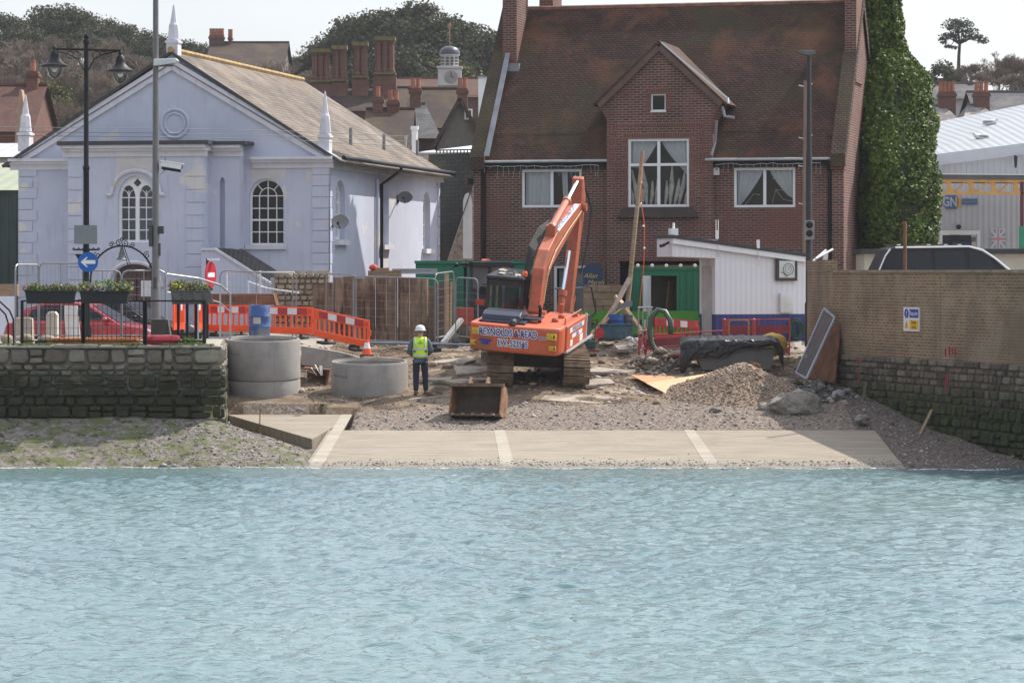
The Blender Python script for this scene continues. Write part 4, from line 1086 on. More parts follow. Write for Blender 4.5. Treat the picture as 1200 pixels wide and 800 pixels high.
# ---- white ticket hut
K = Fr(X(838, 85), 85, 2.3, R(-20))
t = fthing('ticket_hut', 'white boarded hut with blue base and sloping canopy by the lamp post', 'hut', K)
xr_ = K.x(945); zb = K.z(368, xr_/2); zt0, zt1 = K.z(281, 0), K.z(301, xr_)
m_board = corrug('white_boarding', (.74,.73,.76), .16, 'xy', .55, 0, .55, .05, dist=.015)
mb = MB()
mb.prism([(0,zb), (xr_,zb), (xr_,zt1-.02), (0,zt0-.02)], 1.1, 0)
mb.build('wall', m_board, t)
mb = MB(); mb.box(-.012, xr_+.012, -.012, 1.1, -.3, zb-.002); mb.build('base_boarding', corrug('blue_boarding', (.035,.04,.16), .16, 'xy', .6, 0, .5, .15), t)
xcl = K.x(788, -.03); zc = K.z(279, xcl)
sl_ = (zt1-zc)/(xr_-xcl)
mb = MB(); mb.prism([(xcl, zc-.52), (0, zc-.56), (0, zt0-.005), (xcl, zc)], 1.13, -.03); mb.build('canopy', m_board, t)
mb = MB(); mb.beam((xcl-.04, .55, zc+.05), (xr_+.1, .55, zc+.05+sl_*(xr_-xcl+.14)), 1.4, .09); mb.build('roof', m_darkslate, t)
mb = MB(); mb.beam((xcl-.01, -.09, zc-.08), (xr_+.02, -.09, zc-.08+sl_*(xr_-xcl+.03)), .05, .15); mb.build('fascia', M['white'], t)
xq = K.x(920.5); zq = K.z(315.5, xq)
mb = MB(); mb.box(xq-.33, xq+.33, -.10, -.014, zq-.33, zq+.33); fr_ = mb.build('framed_dial', P('dark_frame', (.05,.035,.03), .5), t, bevel=.01)
mb = MB(); mb.box(xq-.24, xq+.24, -.106, -.1015, zq-.24, zq+.24); mb.build('dial_board', P('dial_paper', (.55,.6,.58), .4, 0, .15, 6), fr_)
mb = MB(); mb.tube([(xq+.04+.16*math.cos(a*math.pi/12), -.108, zq+.16*math.sin(a*math.pi/12)) for a in range(25)], .012, 4, cap=False); mb.tube([(xq+.04+.10*math.cos(a*math.pi/12), -.108, zq+.10*math.sin(a*math.pi/12)) for a in range(25)], .007, 4, cap=False)
mb.beam((xq+.04,-.11,zq), (xq+.12,-.11,zq+.08), .02, .01); mb.tube([(xq-.2,-.108,zq-.08), (xq-.12,-.108,zq-.1), (xq-.02,-.108,zq-.2), (xq+.06,-.108,zq-.17)], .014, 4); mb.build('dial_ring', P('dial_brown', (.2,.16,.12), .5), fr_)
xq, zq = K.x(920), K.z(355, K.x(920)); mb = MB(); mb.box(xq-.2, xq+.2, -.12, -.014, zq-.28, zq+.28); mb.build('meter_box', P('meter_white', (.62,.61,.6), .6), t, bevel=.012)
mb = MB()
for px, py, h in ((838, 275, .42), (886, 286, .38)):
    xx = K.x(px); zz = K.z(py, xx); mb.box(xx-.045, xx+.045, -.16, -.12, zz-.12, zz+.12)
    if px == 838:
        for d in (-.035, .035): mb.tube([(xx+d,-.14,zz+.1), (xx+d,-.14,zz+.42)], .012, 4)
    mb.tube([(xx,-.14,zz-.12), (xx+.05,-.13,zz-.45), (xx+.1,-.02,zz-.6)], .012, 4)
mb.split('aerial', M['white'], t)
xx, zz = xcl+.12, zc+.3; mb = MB(); mb.box(xx-.02, xx+.2, .3, .5, zz-.25, zz-.02); mb.tube([(xx+.1,.4,zz-.02), (xx+.1,.4,zz+.14)], .035, 6); mb.build('siren_box', M['white'], t)
mb = MB(); mb.tube([(xcl-.02,.2,zc-.12), (xcl-.22,.1,zc-.2)], .035, 6); mb.tube([(xcl-.2,.1,zc-.19), (xcl-.33,.05,zc-.22)], .05, 8); mb.build('floodlight', M['black'], t)
mb = MB()
for k, px in enumerate((824, 829, 834)): yy = .35+.5*k
mb.box(-.02, -.003, .2, .9, zb-.6, zt0-.75); mb.build('door', P('hut_door', (.5,.46,.46), .6), t)
ht = fthing('hose_coil', 'coil of green hose hanging on the blue base of the white hut', 'hose', Fr(K.o[0]+K.c*K.x(932), K.o[1]-K.s*K.x(932)-.06, K.o[2], K.phi))
mb = MB()
for k in range(9):
    r_ = .16+.02*rnd.random(); dx = rnd.uniform(-.09,.09); zc_ = zb-.42+rnd.uniform(-.05,.03)
    mb.tube([(dx+r_*math.cos(a*math.pi/9), -.03-.012*k, zc_+1.5*r_*math.sin(a*math.pi/9)) for a in range(19)], .014, 5, cap=False)
mb.build('hose', P('green_hose', (.03,.08,.055), .5), ht)
# ================================================================ EXCAVATOR
m_or = P('digger_orange', (.55,.11,.045), .42, 0, .10, 3, dirt=(.33,.13,.06), dirt_s=2.2, dirt_at=.57)
m_ordull = P('digger_orange_worn', (.40,.10,.05), .55, 0, .18, 4, dirt=(.2,.09,.05), dirt_s=3, dirt_at=.58)
m_cab = P('cab_dark_paint', (.022,.024,.03), .35, 0, .2, 4)
m_hood = P('hood_navy', (.02,.025,.045), .28, 0, .15, 4)
m_track = P('muddy_track_steel', (.15,.105,.07), .75, .2, .4, 5, .4, 25, (.27,.19,.125), 3, .5)
m_yel = P('label_yellow', (.75,.5,.04), .5); m_blue = P('letter_blue', (.02,.05,.32), .5)
ex = thing('excavator', 'orange tracked excavator seen from behind with raised boom', 'excavator', (.56, 79.3, 1.60), rot=(R(7.2), R(3.0), 0))
TT = Matrix.Rotation(R(3), 4, 'Z'); TU = Matrix.Rotation(R(-12.5), 4, 'Z')
TB = TU @ Matrix.Translation((0,0,1.02)) @ Matrix.Diagonal((1,1,.72,1)) @ Matrix.Translation((0,0,-1.02)); TD = TU @ Matrix.Translation((0,0,-.27))
# tracks
for sx in (-1, 1):
    cx = sx*.985; w = .34
    mb = MB(TT); n = 44; path = []
    Lh, rr_ = 1.68, .43
    for k in range(n):
        s = k/n*(4*Lh+2*math.pi*rr_)
        if s < 2*Lh: p = (-Lh+s, 0, math.pi/2*0)
        path.append(s)
    per = 4*Lh+2*math.pi*rr_; npads = 46
    for k in range(npads):
        s = per*k/npads
        if s < 2*Lh: y, z, a = -Lh+s, 2*rr_, 0
        elif s < 2*Lh+math.pi*rr_: t = (s-2*Lh)/rr_; y, z, a = Lh+rr_*math.sin(t), rr_+rr_*math.cos(t), -t
        elif s < 4*Lh+math.pi*rr_: y, z, a = Lh-(s-2*Lh-math.pi*rr_), 0, math.pi
        else: t = (s-4*Lh-math.pi*rr_)/rr_; y, z, a = -Lh-rr_*math.sin(t), rr_-rr_*math.cos(t), math.pi-t
        rot = Matrix.Translation((cx, y, z+.04)) @ Matrix.Rotation(a, 4, 'X')
        old = mb.m; mb.m = TT @ rot
        mb.box(-w, w, -.09, .09, -.035, 0); mb.box(-w, w, -.085, -.06, .001, .03); mb.box(-w, w, .03, .05, .001, .025)
        mb.m = old
    tr = mb.build('track', m_track, ex)
    mb = MB(TT); mb.box(cx-.16, cx+.16, -1.6, 1.6, .22, .68)
    for y in (-1.68, 1.68): mb.tube([(cx-.2, y, .47), (cx+.2, y, .47)], .38, 16)
    for k in range(7): y = -1.3+k*.43; mb.tube([(cx-.2, y, .19), (cx+.2, y, .19)], .12, 10)
    mb.build('track_frame', P('undercarriage', (.07,.05,.04), .8, 0, .3, 4), tr)
mb = MB(TT); mb.box(-.75, .75, -.9, .9, .42, .78); mb.lathe([(.62,.78), (.62,.99)], (0,0,0), 24, cap=True); mb.build('undercarriage', P('undercarriage', (.07,.05,.04), .8), ex)
# upper body
def plan_prism(mb, pts, z0, z1): mb.prism(pts, z1-z0, z0, 'z')
mb = MB(TB); rear = []
for k in range(13):
    t = -1+2*k/12; rear.append((t*1.08, -2.72+.10*abs(t)**2.5))
pl = [(-1.18, -1.85), (-1.2,-2.4), (-1.16,-2.56)] + rear + [(1.16,-2.56), (1.2,-2.4), (1.18,-1.85)]
plan_prism(mb, pl, 1.02, 2.0)
cw = mb.build('counterweight', m_or, ex, bevel=.06)
mb = MB(TB); mb.box(.22, 1.22, -1.84, .62, 1.06, 1.96); mb.build('side_housing', m_or, ex, bevel=.03)
mb = MB(TB); mb.box(1.18, 1.235, .60, .68, 1.02, 2.0); mb.box(-1.2, 1.235, -1.86, .66, 1.0, 1.055); mb.beam((1.215,-1.84,1.03), (1.215,1.5,1.03), .05, .07); mb.build('silver_skirt', P('silver_paint', (.6,.6,.6), .4, .4), ex)
mb = MB(TB); mb.box(.35, 1.2, .69, 1.45, 1.06, 1.85); mb.box(1.201, 1.21, .75, 1.38, 1.15, 1.7); mb.build('tool_box', m_cab, ex, bevel=.03)
mb = MB(TB); mb.box(-1.2, .215, -1.84, -.06, 1.06, 1.95); mb.build('engine_housing', m_or, ex, bevel=.03)
mb = MB(TD); mb.box(-.98, .22, -2.45, -1.2, 1.96, 2.06); mb.prism([(-2.38,2.061), (-1.25,2.061), (-1.35,2.16), (-1.62,2.27), (-2.1,2.27), (-2.3,2.19)], 1.0, -.93, 'x'); mb.box(.08, .5, -2.0, -1.3, 2.062, 2.12); mb.build('engine_hood', m_hood, ex, bevel=.04)
mb = MB(TD); mb.tube([(.42,-1.55,1.9), (.42,-1.55,2.32), (.42,-1.66,2.4)], .045, 8); mb.tube([(-.05,-2.66,1.98), (-.05,-2.62,2.04), (-.05,-2.45,2.06)], .09, 8); mb.build('exhaust', M['black'], ex)
mb = MB(TD)
for x, y in ((.75,-1.2), (.75,-.4), (1.0,.1)): mb.lathe([(.09,1.96), (.09,2.03), (.06,2.07), (0,2.07)], (x,y,0), 12)
mb.tube([(1.1,-1.6,1.96), (1.1,-1.6,2.12), (1.1,.4,2.12), (1.1,.4,1.96)], .018, 6); mb.tube([(.55,.55,1.97),(.55,.55,2.2)], .06, 8); mb.split('deck_fitting', m_ordull, ex)
# cab
c0, c1, cy0, cy1, cz0, cz1 = -1.38, -.38, -.04, 1.55, 1.06, 2.62
mb = MB(TU)
for x in (c0+.04, c1-.04):
    for y in (cy0+.04, .75, cy1-.04): mb.box(x-.04, x+.04, y-.04, y+.04, cz0, cz1-.1)
mb.box(c0, c1, cy0, cy1, cz0, 1.2); mb.box(c0, c1, cy0, cy0+.07, 1.201, 1.62); mb.box(c0, c1, cy0, cy0+.07, 2.36, 2.53); 
mb.box(c0, c0+.06, cy0+.072, cy1, 1.201, 1.5); mb.box(c1-.06, c1, cy0+.072, cy1, 1.201, 1.5)
cab = mb.build('cab', m_cab, ex, bevel=.015)
mb = MB(TU); mb.prism([(c0-.03, 2.535), (c1+.03, 2.535), (c1, 2.64), (c0, 2.64)], 1.75, cy0-.08); mb.build('cab_roof', m_cab, cab, bevel=.04)
mb = MB(TU)
mb.face([(c0+.06,cy0+.03,1.62), (c1-.06,cy0+.03,1.62), (c1-.06,cy0+.03,2.36), (c0+.06,cy0+.03,2.36)])
for x in (c0+.03, c1-.03): mb.face([(x,cy0+.08,1.5), (x,cy1-.08,1.5), (x,cy1-.08,2.53), (x,cy0+.08,2.53)])
mb.face([(c0+.06,cy1-.03,1.2), (c1-.06,cy1-.03,1.2), (c1-.06,cy1-.03,2.53), (c0+.06,cy1-.03,2.53)])
mb.build('cab_glass', glassmat('cab_glass', refl=.5), cab)
mb = MB(TU); rg = random.Random(2)
for k in range(9): x, y = rg.uniform(c0+.1,c1-.15), rg.uniform(cy0+.1, 1.1); s = rg.uniform(.05,.16); mb.ball((x,y,2.66), s, 1, (1,1.2,.35), .5, rg)
mb.split('roof_dirt', P('dried_mud', (.42,.37,.31), .95), cab)
mb = MB(TU); mb.lathe([(.05,2.64), (.07,2.65), (.07,2.74), (.04,2.78), (0,2.78)], (c1-.02,.15,0), 12); mb.build('beacon', P('beacon_orange', (.75,.12,.02), .25, coat=.5), cab)
mb = MB(TU); mb.tube([(c0,.9,2.3), (c0-.28,.8,2.25), (c0-.28,.8,2.1)], .02, 6); mb.box(c0-.36,c0-.2,.77,.83,1.98,2.2); mb.build('mirror', M['black'], cab)
mb = MB(TU); mb.box(c0-.42,c0-.18,.6,.64,1.72,1.86); mb.build('reflector_plate', P('reflector_red', (.6,.06,.05), .4), cab)
mb = MB(TU); mb.box(-.98,-.6,.35,.46,1.6,2.35); mb.box(-.98,-.6,.4,.85,1.5,1.62); mb.build('seat', M['rubber'], cab, bevel=.03)
# boom
def boomprof(top, bot): return top + bot[::-1]
top = [(.0,1.75), (.36,2.85), (.85,3.30), (1.9,3.68), (3.6,4.04), (5.15,4.22)]
bot = [(.3,1.45), (.85,2.50), (1.4,2.82), (2.6,3.18), (4.0,3.60), (5.2,3.94)]
mb = MB(TU); bxx = -.29
mb.prism(boomprof(top, bot), .30, bxx+.05, 'x'); bm_ = mb.build('boom', m_ordull, ex, bevel=.02)
mb = MB(TU); mb.tube([(bxx-.06,5.15,4.05), (bxx+.46,5.15,4.05)], .12, 10); mb.tube([(bxx-.1,.2,1.65), (bxx+.5,.2,1.65)], .13, 10); mb.prism([(1.6,3.5),(2.0,3.66),(1.85,3.88),(1.62,3.86)], .26, bxx+.07, 'x'); mb.split('boom_pin', m_ordull, bm_)
mb = MB(TU); cq = bxx+.2; mb.tube([(cq,1.75,3.80), (cq,3.6,4.36)], .10, 12); mb.tube([(cq,1.7,3.785),(cq,1.85,3.83)], .13, 10); mb.tube([(cq,3.5,4.33),(cq,3.65,4.375)], .125, 10); mb.build('stick_cylinder', m_ordull, ex)
mb = MB(TU); mb.tube([(cq,3.65,4.34), (cq,5.0,4.80)], .055, 10); mb.build('stick_cylinder_rod', M['chrome'], ex)
for sx in (bxx-.16, bxx+.56):
    mb = MB(TU); mb.tube([(sx,1.55,1.2), (sx,1.95,2.05)], .10, 10); mb.tube([(sx,1.9,1.95),(sx,1.97,2.1)], .125, 10); cy_ = mb.build('boom_cylinder', m_or, ex)
    mb = MB(TU); mb.tube([(sx,1.95,2.05), (sx,2.5,3.12)], .05, 8); mb.build('cylinder_rod', M['chrome'], cy_)
# stick: hangs from the boom tip
mb = MB(TU); st = [(4.92,4.86), (5.08,4.92), (5.5,4.3), (5.35,3.7), (4.45,1.05), (4.1,1.05), (4.78,3.6), (4.85,4.2)]
mb.prism(st, .30, bxx+.05, 'x'); sk_ = mb.build('stick', m_ordull, ex, bevel=.02)
mb = MB(TU); mb.tube([(cq,5.65,4.1), (cq,5.1,2.4)], .09, 10); mb.tube([(cq,5.1,2.4), (cq,4.8,1.6)], .045, 8); mb.beam((cq-.13,4.8,1.6), (cq-.13,4.25,.9), .05, .1); mb.beam((cq+.13,4.8,1.6), (cq+.13,4.25,.9), .05, .1); mb.build('bucket_cylinder', m_ordull, sk_)
mb = MB(TU)
for k in range(5):
    x = bxx-.05-.035*k
    mb.tube([(x,.2,1.85), (x,.36+.02*k,2.7), (x,.85,3.25+.03*k), (x+.02,1.9,3.64+.03*k), (x+.06,3.0,3.86), (x+.1,3.6,4.0)], .024, 6)
mb.tube([(bxx+.42,5.0,4.6), (bxx+.52,5.5,4.0), (bxx+.5,5.3,3.0), (bxx+.44,4.9,2.2)], .025, 6); mb.tube([(bxx+.44,4.5,2.0), (bxx+.8,4.7,1.9), (bxx+.95,4.8,1.2), (bxx+.6,4.6,.7)], .025, 6)
mb.build('hydraulic_hose', M['rubber'], ex)
mb = MB(TU); mb.tube([(bxx+.39,.3,1.95), (bxx+.395,.75,2.8), (bxx+.395,1.5,3.2), (bxx+.395,3.1,3.62), (bxx+.39,4.8,3.98)], .018, 6); mb.tube([(bxx,.3,2.05), (bxx,.6,2.8), (bxx,1.2,3.25), (bxx,3.3,3.75)], .02, 6); mb.build('steel_pipe', P('pipe_brass', (.5,.38,.2), .45, .4), bm_)
# lettering on the boom (on the upper face) and on the rear
ang = math.atan2(4.38-3.80, 1.2)
def up_text(s, size, loc, rot, mat, par, ext=.002, bold=0, scale=None):
    o = text(s, size, mat, par, (0,0,0), (0,0,0), ext, bold=bold, scale=None)
    mt = TU @ Matrix.Translation((loc[0], loc[1], 1.02+(loc[2]-1.02)*.72)) @ rot
    if scale: mt = mt @ Matrix.Diagonal((scale[0], scale[1], 1, 1))
    o.matrix_local = mt; return o
RX = Matrix.Rotation(R(90), 4, 'X')
m_wl = P('letter_white', (.8,.8,.8), .5, 0, .03)
for s, size, x, z in (('REYNOLDS & READ', .25, -.14, 1.72), ('I.W. 523565', .225, .0, 1.36)):
    up_text(s, size, (x, -2.722, z), RX, m_wl, cw, .001, .026, (.70, 1.0)); up_text(s, size, (x, -2.727, z), RX, m_blue, cw, .001, .005, (.70, 1.0))
up_text('LTD', .11, (.76, -2.712, 1.63), RX, m_wl, cw, .001, .008); up_text('LTD', .11, (.76, -2.716, 1.63), RX, m_blue, cw, .001, .001)
mb = MB(TB); mb.prism([(x-.22,z) for x,z in ((-.64,1.36),(-.68,1.42),(-.62,1.46),(-.38,1.46),(-.32,1.42),(-.36,1.36),(-.40,1.40),(-.60,1.40))], .004, -2.728); mb.prism([(x-.22,z) for x,z in ((-.6,1.28),(-.4,1.28),(-.43,1.39),(-.57,1.39))], .004, -2.728); mb.build('telephone_symbol', m_blue, cw)
for x0, x1, z0, z1, y in ((-1.09,-.86,1.60,1.82,-2.66), (.86,1.11,1.60,1.82,-2.662), (-1.12,-.97,1.22,1.38,-2.64), (.93,1.11,1.22,1.38,-2.648)):
    mb = MB(TB); mb.box(x0, x1, y-.035, y, z0, z1); lb = mb.build('warning_label', m_yel, ex)
    mb = MB(TB); xm, zm, s = x0+(x1-x0)*.33, (z0+z1)/2, (z1-z0)*.3
    for a, b_ in (((xm-s,-1),(xm+s,-1)), ((xm+s,-1),(xm,1)), ((xm,1),(xm-s,-1))): mb.beam((a[0],y-.038,zm+a[1]*s), (b_[0],y-.038,zm+b_[1]*s), .012, .003)
    mb.beam((xm+s*1.7,y-.038,zm-s), (xm+s*1.7,y-.038,zm+s), .03, .004); mb.beam((xm+s*1.2,y-.038,zm), (xm+s*2.2,y-.038,zm), .02, .004); mb.build('label_symbol', M['black'], lb)
    if z0 < 1.3: mb = MB(TB); xm = (x0+x1)/2; mb.prism([(xm-.07,z0-.005),(xm+.07,z0-.005),(xm,z0-.09)], .02, y-.02); mb.build('red_triangle', P('reflector_red', (.6,.06,.05), .4), lb)
RZ = Matrix.Rotation(R(90), 4, 'Z') @ RX
mb = MB(TB); mb.box(1.221, 1.224, -1.5, .3, 1.66, 1.82); mb.box(1.221, 1.224, -1.2, .1, 1.42, 1.56); mb.box(1.221, 1.224, -1.4, -1.1, 1.15, 1.38); mb.box(1.221, 1.224, -.2, .2, 1.12, 1.38); mb.build('side_label', m_wl, ex)
up_text('REYNOLDS & READ', .14, (1.226, -.6, 1.74), RZ, m_blue, ex, .001, .002); up_text('523565', .13, (1.226, -.55, 1.49), RZ, m_blue, ex, .001, .002)
mb = MB(TU)
p0, p1 = Vector((bxx+.30,1.95,3.70)), Vector((bxx+.30,4.5,4.17)); mb.beam(p0, p1, .12, .06); mb.build('boom_label', m_wl, bm_)
o = text('REYNOLDS & READ', .15, m_blue, bm_, (0,0,0), (0,0,0), .001, bold=.002)
d = (p1-p0).normalized(); xax = d; zax = Vector((0,-d.z,d.y)); yax = zax.cross(xax); mt = Matrix((xax, yax, zax)).transposed().to_4x4(); mt.translation = (p0+p1)/2+zax*.032; o.matrix_local = TU @ mt @ Matrix.Diagonal((1.75,1,1,1))

# ================================================================ PEOPLE
def skin(name, verts, edges, radii, mat, parent, sub=2, root=0, loc=(0,0,0)):
    me = bpy.data.meshes.new(name); me.from_pydata([tuple(v) for v in verts], edges, [])
    o = bpy.data.objects.new(name, me); COL.objects.link(o); o.parent = parent; o.location = loc
    md = o.modifiers.new('skin', 'SKIN'); md.use_smooth_shade = True; md.branch_smoothing = .3
    if not me.skin_vertices: me.skin_vertices.new()
    for i, v in enumerate(me.skin_vertices[0].data):
        r = radii[i]; v.radius = r if isinstance(r, tuple) else (r, r); v.use_root = (i == root)
    sb = o.modifiers.new('sub', 'SUBSURF'); sb.levels = sub; sb.render_levels = sub
    me.materials.append(mat); return o
def hand(vs, es, rs, w, d, up, sgn, wi):
    """palm and five fingers added to a skin graph, starting at wrist index wi"""
    d = Vector(d).normalized(); up = Vector(up); sd = d.cross(up).normalized()
    k = len(vs); vs.append(Vector(w)+d*.075); es.append((wi, k)); rs.append((.036,.018))
    for f in range(4):
        off = (f-1.5)*.021; ln = (.06,.072,.066,.05)[f]
        a = Vector(w)+d*.10+sd*off; b_ = a+d*ln*.55-up.normalized()*.008; c = b_+d*ln*.35-up.normalized()*.022
        i = len(vs); vs += [a, b_, c]; rs += [.0095,.0085,.007]; es += [(k,i), (i,i+1), (i+1,i+2)]
    a = Vector(w)+d*.04+sd*sgn*.035; b_ = a+d*.035+sd*sgn*.018; i = len(vs); vs += [a, b_]; rs += [.011,.009]; es += [(k,i), (i,i+1)]
m_skin = P('skin', (.50,.27,.19), .6, 0, .08)
def worker(loc, lab):
    t = thing('person', lab, 'person', loc, R(2))
    vs = [Vector(v) for v in ((0,0,.93), (0,.0,1.08), (0,-.01,1.25), (0,0,1.40), (0,.01,1.49), (0,.02,1.56), (0,.03,1.63), (0,.02,1.70),
          (-.19,0,1.40), (-.275,-.03,1.14), (-.17,.17,1.02), (.19,0,1.40), (.275,-.03,1.14), (.17,.17,1.02),
          (-.095,0,.88), (-.105,.01,.49), (-.11,-.03,.09), (-.12,.12,.035), (.095,0,.88), (.125,.03,.49), (.145,.03,.09), (.17,.18,.035))]
    es = [(0,1),(1,2),(2,3),(3,4),(4,5),(5,6),(6,7),(3,8),(8,9),(9,10),(3,11),(11,12),(12,13),(0,14),(14,15),(15,16),(16,17),(0,18),(18,19),(19,20),(20,21)]
    rs = [(.15,.11),(.15,.11),(.165,.115),(.14,.09),(.055,.055),(.07,.085),(.076,.095),(.05,.06),.06,.045,.028,.06,.045,.028,.085,.056,.038,.035,.085,.056,.038,.035]
    hand(vs, es, rs, vs[10], (.6,.8,-.15), (0,0,1), -1, 10); hand(vs, es, rs, vs[13], (-.6,.8,-.15), (0,0,1), 1, 13)
    skin('body', vs, es, rs, m_skin, t)
    # face
    mb = MB(); mb.ball((0,.135,1.62), .018, 2, (.8,1.1,1.5)); mb.ball((-.08,.03,1.62), .026, 2, (.4,.8,1.2)); mb.ball((.08,.03,1.62), .026, 2, (.4,.8,1.2)); mb.build('face_and_ears', m_skin, t, smooth='all')
    mb = MB(); 
    for sx in (-.032,.032): mb.ball((sx,.118,1.645), .012, 2)
    mb.beam((-.025,.125,1.575), (.025,.125,1.575), .008, .008); mb.build('eyes_and_mouth', P('eye_dark', (.03,.02,.02), .3), t)
    mb = MB(); mb.ball((0,.005,1.64), .09, 3, (.93,1.08,.9)); mb.build('hair', P('grey_hair', (.2,.19,.18), .8), t, smooth='all')
    j = [Vector(v) for v in ((0,0,1.0), (0,-.005,1.12), (0,-.015,1.27), (0,-.005,1.40), (0,.005,1.475), (-.195,-.005,1.395), (-.28,-.035,1.14), (-.19,.14,1.03), (.195,-.005,1.395), (.28,-.035,1.14), (.19,.14,1.03), (0,0,.93))]
    skin('jumper', j, [(0,1),(1,2),(2,3),(3,4),(3,5),(5,6),(6,7),(3,8),(8,9),(9,10),(0,11)], [(.175,.14),(.18,.14),(.185,.145),(.155,.115),(.07,.065),.08,.068,.05,.08,.068,.05,(.175,.14)], P('grey_blue_jumper', (.085,.12,.15), .9, 0, .15, 20, .3, 40), t)
    v_ = [Vector(v) for v in ((0,-.005,.90), (0,-.012,1.12), (0,-.022,1.27), (0,-.01,1.43), (-.165,-.006,1.425), (.165,-.006,1.425))]
    hv = skin('hi_vis_vest', v_, [(0,1),(1,2),(2,3),(3,4),(3,5)], [(.215,.175),(.21,.175),(.22,.18),(.15,.105),(.092,.088),(.092,.088)], P('hi_vis_yellow', (.55,.85,.03), .65, 0, .06, 6, .15, 15), t)
    mb = MB()
    def band(z, rx, ry): 
        n = 40
        for i in range(n):
            a, b_ = 2*math.pi*i/n, 2*math.pi*(i+1)/n
            f = lambda a, z: (rx*math.copysign(abs(math.cos(a))**.72, math.cos(a)), ry*math.copysign(abs(math.sin(a))**.72, math.sin(a))-.018, z)
            mb.face([f(a,z), f(b_,z), f(b_,z+.05), f(a,z+.05)])
    band(1.0, .186, .160); band(1.165, .188, .159)
    for sx in (-1, 1): mb.tube([(sx*.115,-.168,1.22), (sx*.115,-.172,1.33), (sx*.12,-.14,1.43), (sx*.125,-.07,1.49)], .016, 4)
    mb.split('reflective_tape', P('silver_tape', (.6,.58,.6), .35, .2), hv)
    mb = MB(); mb.box(-.06,.06,-.181,-.177,1.325,1.345); mb.box(-.02,.02,-.177,-.172,1.37,1.395); mb.build('vest_print', P('print_dark', (.08,.07,.03), .7), hv)
    tr = [Vector(v) for v in ((0,0,.97), (-.1,0,.86), (-.108,.0,.49), (-.11,-.03,.10), (.1,0,.86), (.127,.03,.49), (.145,.03,.10))]
    skin('trousers', tr, [(0,1),(1,2),(2,3),(0,4),(4,5),(5,6)], [(.165,.13),(.11,.115),(.078,.085),(.062,.07),(.11,.115),(.078,.085),(.062,.07)], P('navy_trousers', (.018,.022,.04), .9, 0, .2, 12, .3, 30), t)
    for sx, fx, fyy in ((-1,-.11,-.03), (1,.145,.03)):
        mb = MB(); mb.ball((fx,fyy+.06,.045), .06, 2, (.85,2.2,.85)); mb.ball((fx,fyy,.08), .065, 2, (.9,1,1.1)); mb.build('boot', P('tan_boot', (.15,.09,.05), .8), t, smooth='all')
    mb = MB(); mb.lathe([(.125,1.665), (.124,1.70), (.11,1.75), (.075,1.785), (0,1.80)], (0,.01,0), 24, sq=1.15); mb.lathe([(.13,1.66),(.15,1.655),(.15,1.665),(.125,1.675)], (0,.025,0), 24, sq=1.2); hm_ = mb.build('hard_hat', P('white_helmet', (.75,.75,.76), .35, 0, .04), t, smooth=True)
    mb = MB(); mb.tube([(-.1,-.06,1.655), (0,-.115,1.645), (.1,-.06,1.655)], .012, 6); mb.build('helmet_strap', M['black'], hm_)
    return t
wy_ = 76.5; wx_ = X(492.5, wy_)
worker((wx_, wy_, Z(463.5, wy_)), 'worker in yellow hi-vis vest and white helmet standing with his back turned')
def driver(loc, rz):
    t = thing('person', 'driver in orange hi-vis jacket seated inside the cab of the orange excavator', 'person', loc, rz)
    vs = [Vector(v) for v in ((0,0,.08),(0,0,.3),(0,.02,.5),(0,.03,.6),(0,.05,.68),(0,.05,.76),(-.18,.02,.48),(-.26,.12,.25),(-.24,.36,.26),(.18,.02,.48),(.26,.12,.25),(.24,.36,.26),(-.1,.05,.08),(-.13,.45,.1),(-.13,.5,-.3),(.1,.05,.08),(.13,.45,.1),(.13,.5,-.3))]
    es = [(0,1),(1,2),(2,3),(3,4),(4,5),(2,6),(6,7),(7,8),(2,9),(9,10),(10,11),(0,12),(12,13),(13,14),(0,15),(15,16),(16,17)]
    rs = [(.15,.12),(.16,.12),(.14,.09),.055,(.075,.09),(.06,.07),.065,.05,.03,.065,.05,.03,.09,.07,.05,.09,.07,.05]
    hand(vs, es, rs, vs[8], (0,1,-.3), (0,0,1), 1, 8); hand(vs, es, rs, vs[11], (0,1,-.3), (0,0,1), -1, 11)
    skin('body', vs, es, rs, m_skin, t)
    j = [vs[i].copy() for i in (0,1,2,6,7,8,9,10,11)]
    skin('jacket', j, [(0,1),(1,2),(2,3),(3,4),(4,5),(2,6),(6,7),(7,8)], [(.18,.15),(.19,.15),(.165,.12),.085,.068,.045,.085,.068,.045], P('hi_vis_orange', (.85,.16,.03), .7), t)
    tr = [vs[i].copy() for i in (0,12,13,14,15,16,17)]; skin('trousers', tr, [(0,1),(1,2),(2,3),(0,4),(4,5),(5,6)], [(.17,.14),.105,.085,.065,.105,.085,.065], P('navy_trousers', (.02,.025,.04), .9), t)
    mb = MB(); mb.ball((0,.03,.73), .1, 3, (.92,1.05,.9)); mb.build('hair', P('dark_hair', (.03,.025,.02), .8), t, smooth='all')
EX = Matrix.Translation((.56,79.3,1.60)) @ Euler((R(7.2), R(3.0), 0)).to_matrix().to_4x4() @ TU
dp = EX @ Vector((-.74, .55, 1.46)); driver(dp, R(-12.5))
# ================================================================ SITE OBJECTS
def at(px, Y, dz=0.0): x = X(px, Y); return (x, Y, ZG(x, Y)+dz)
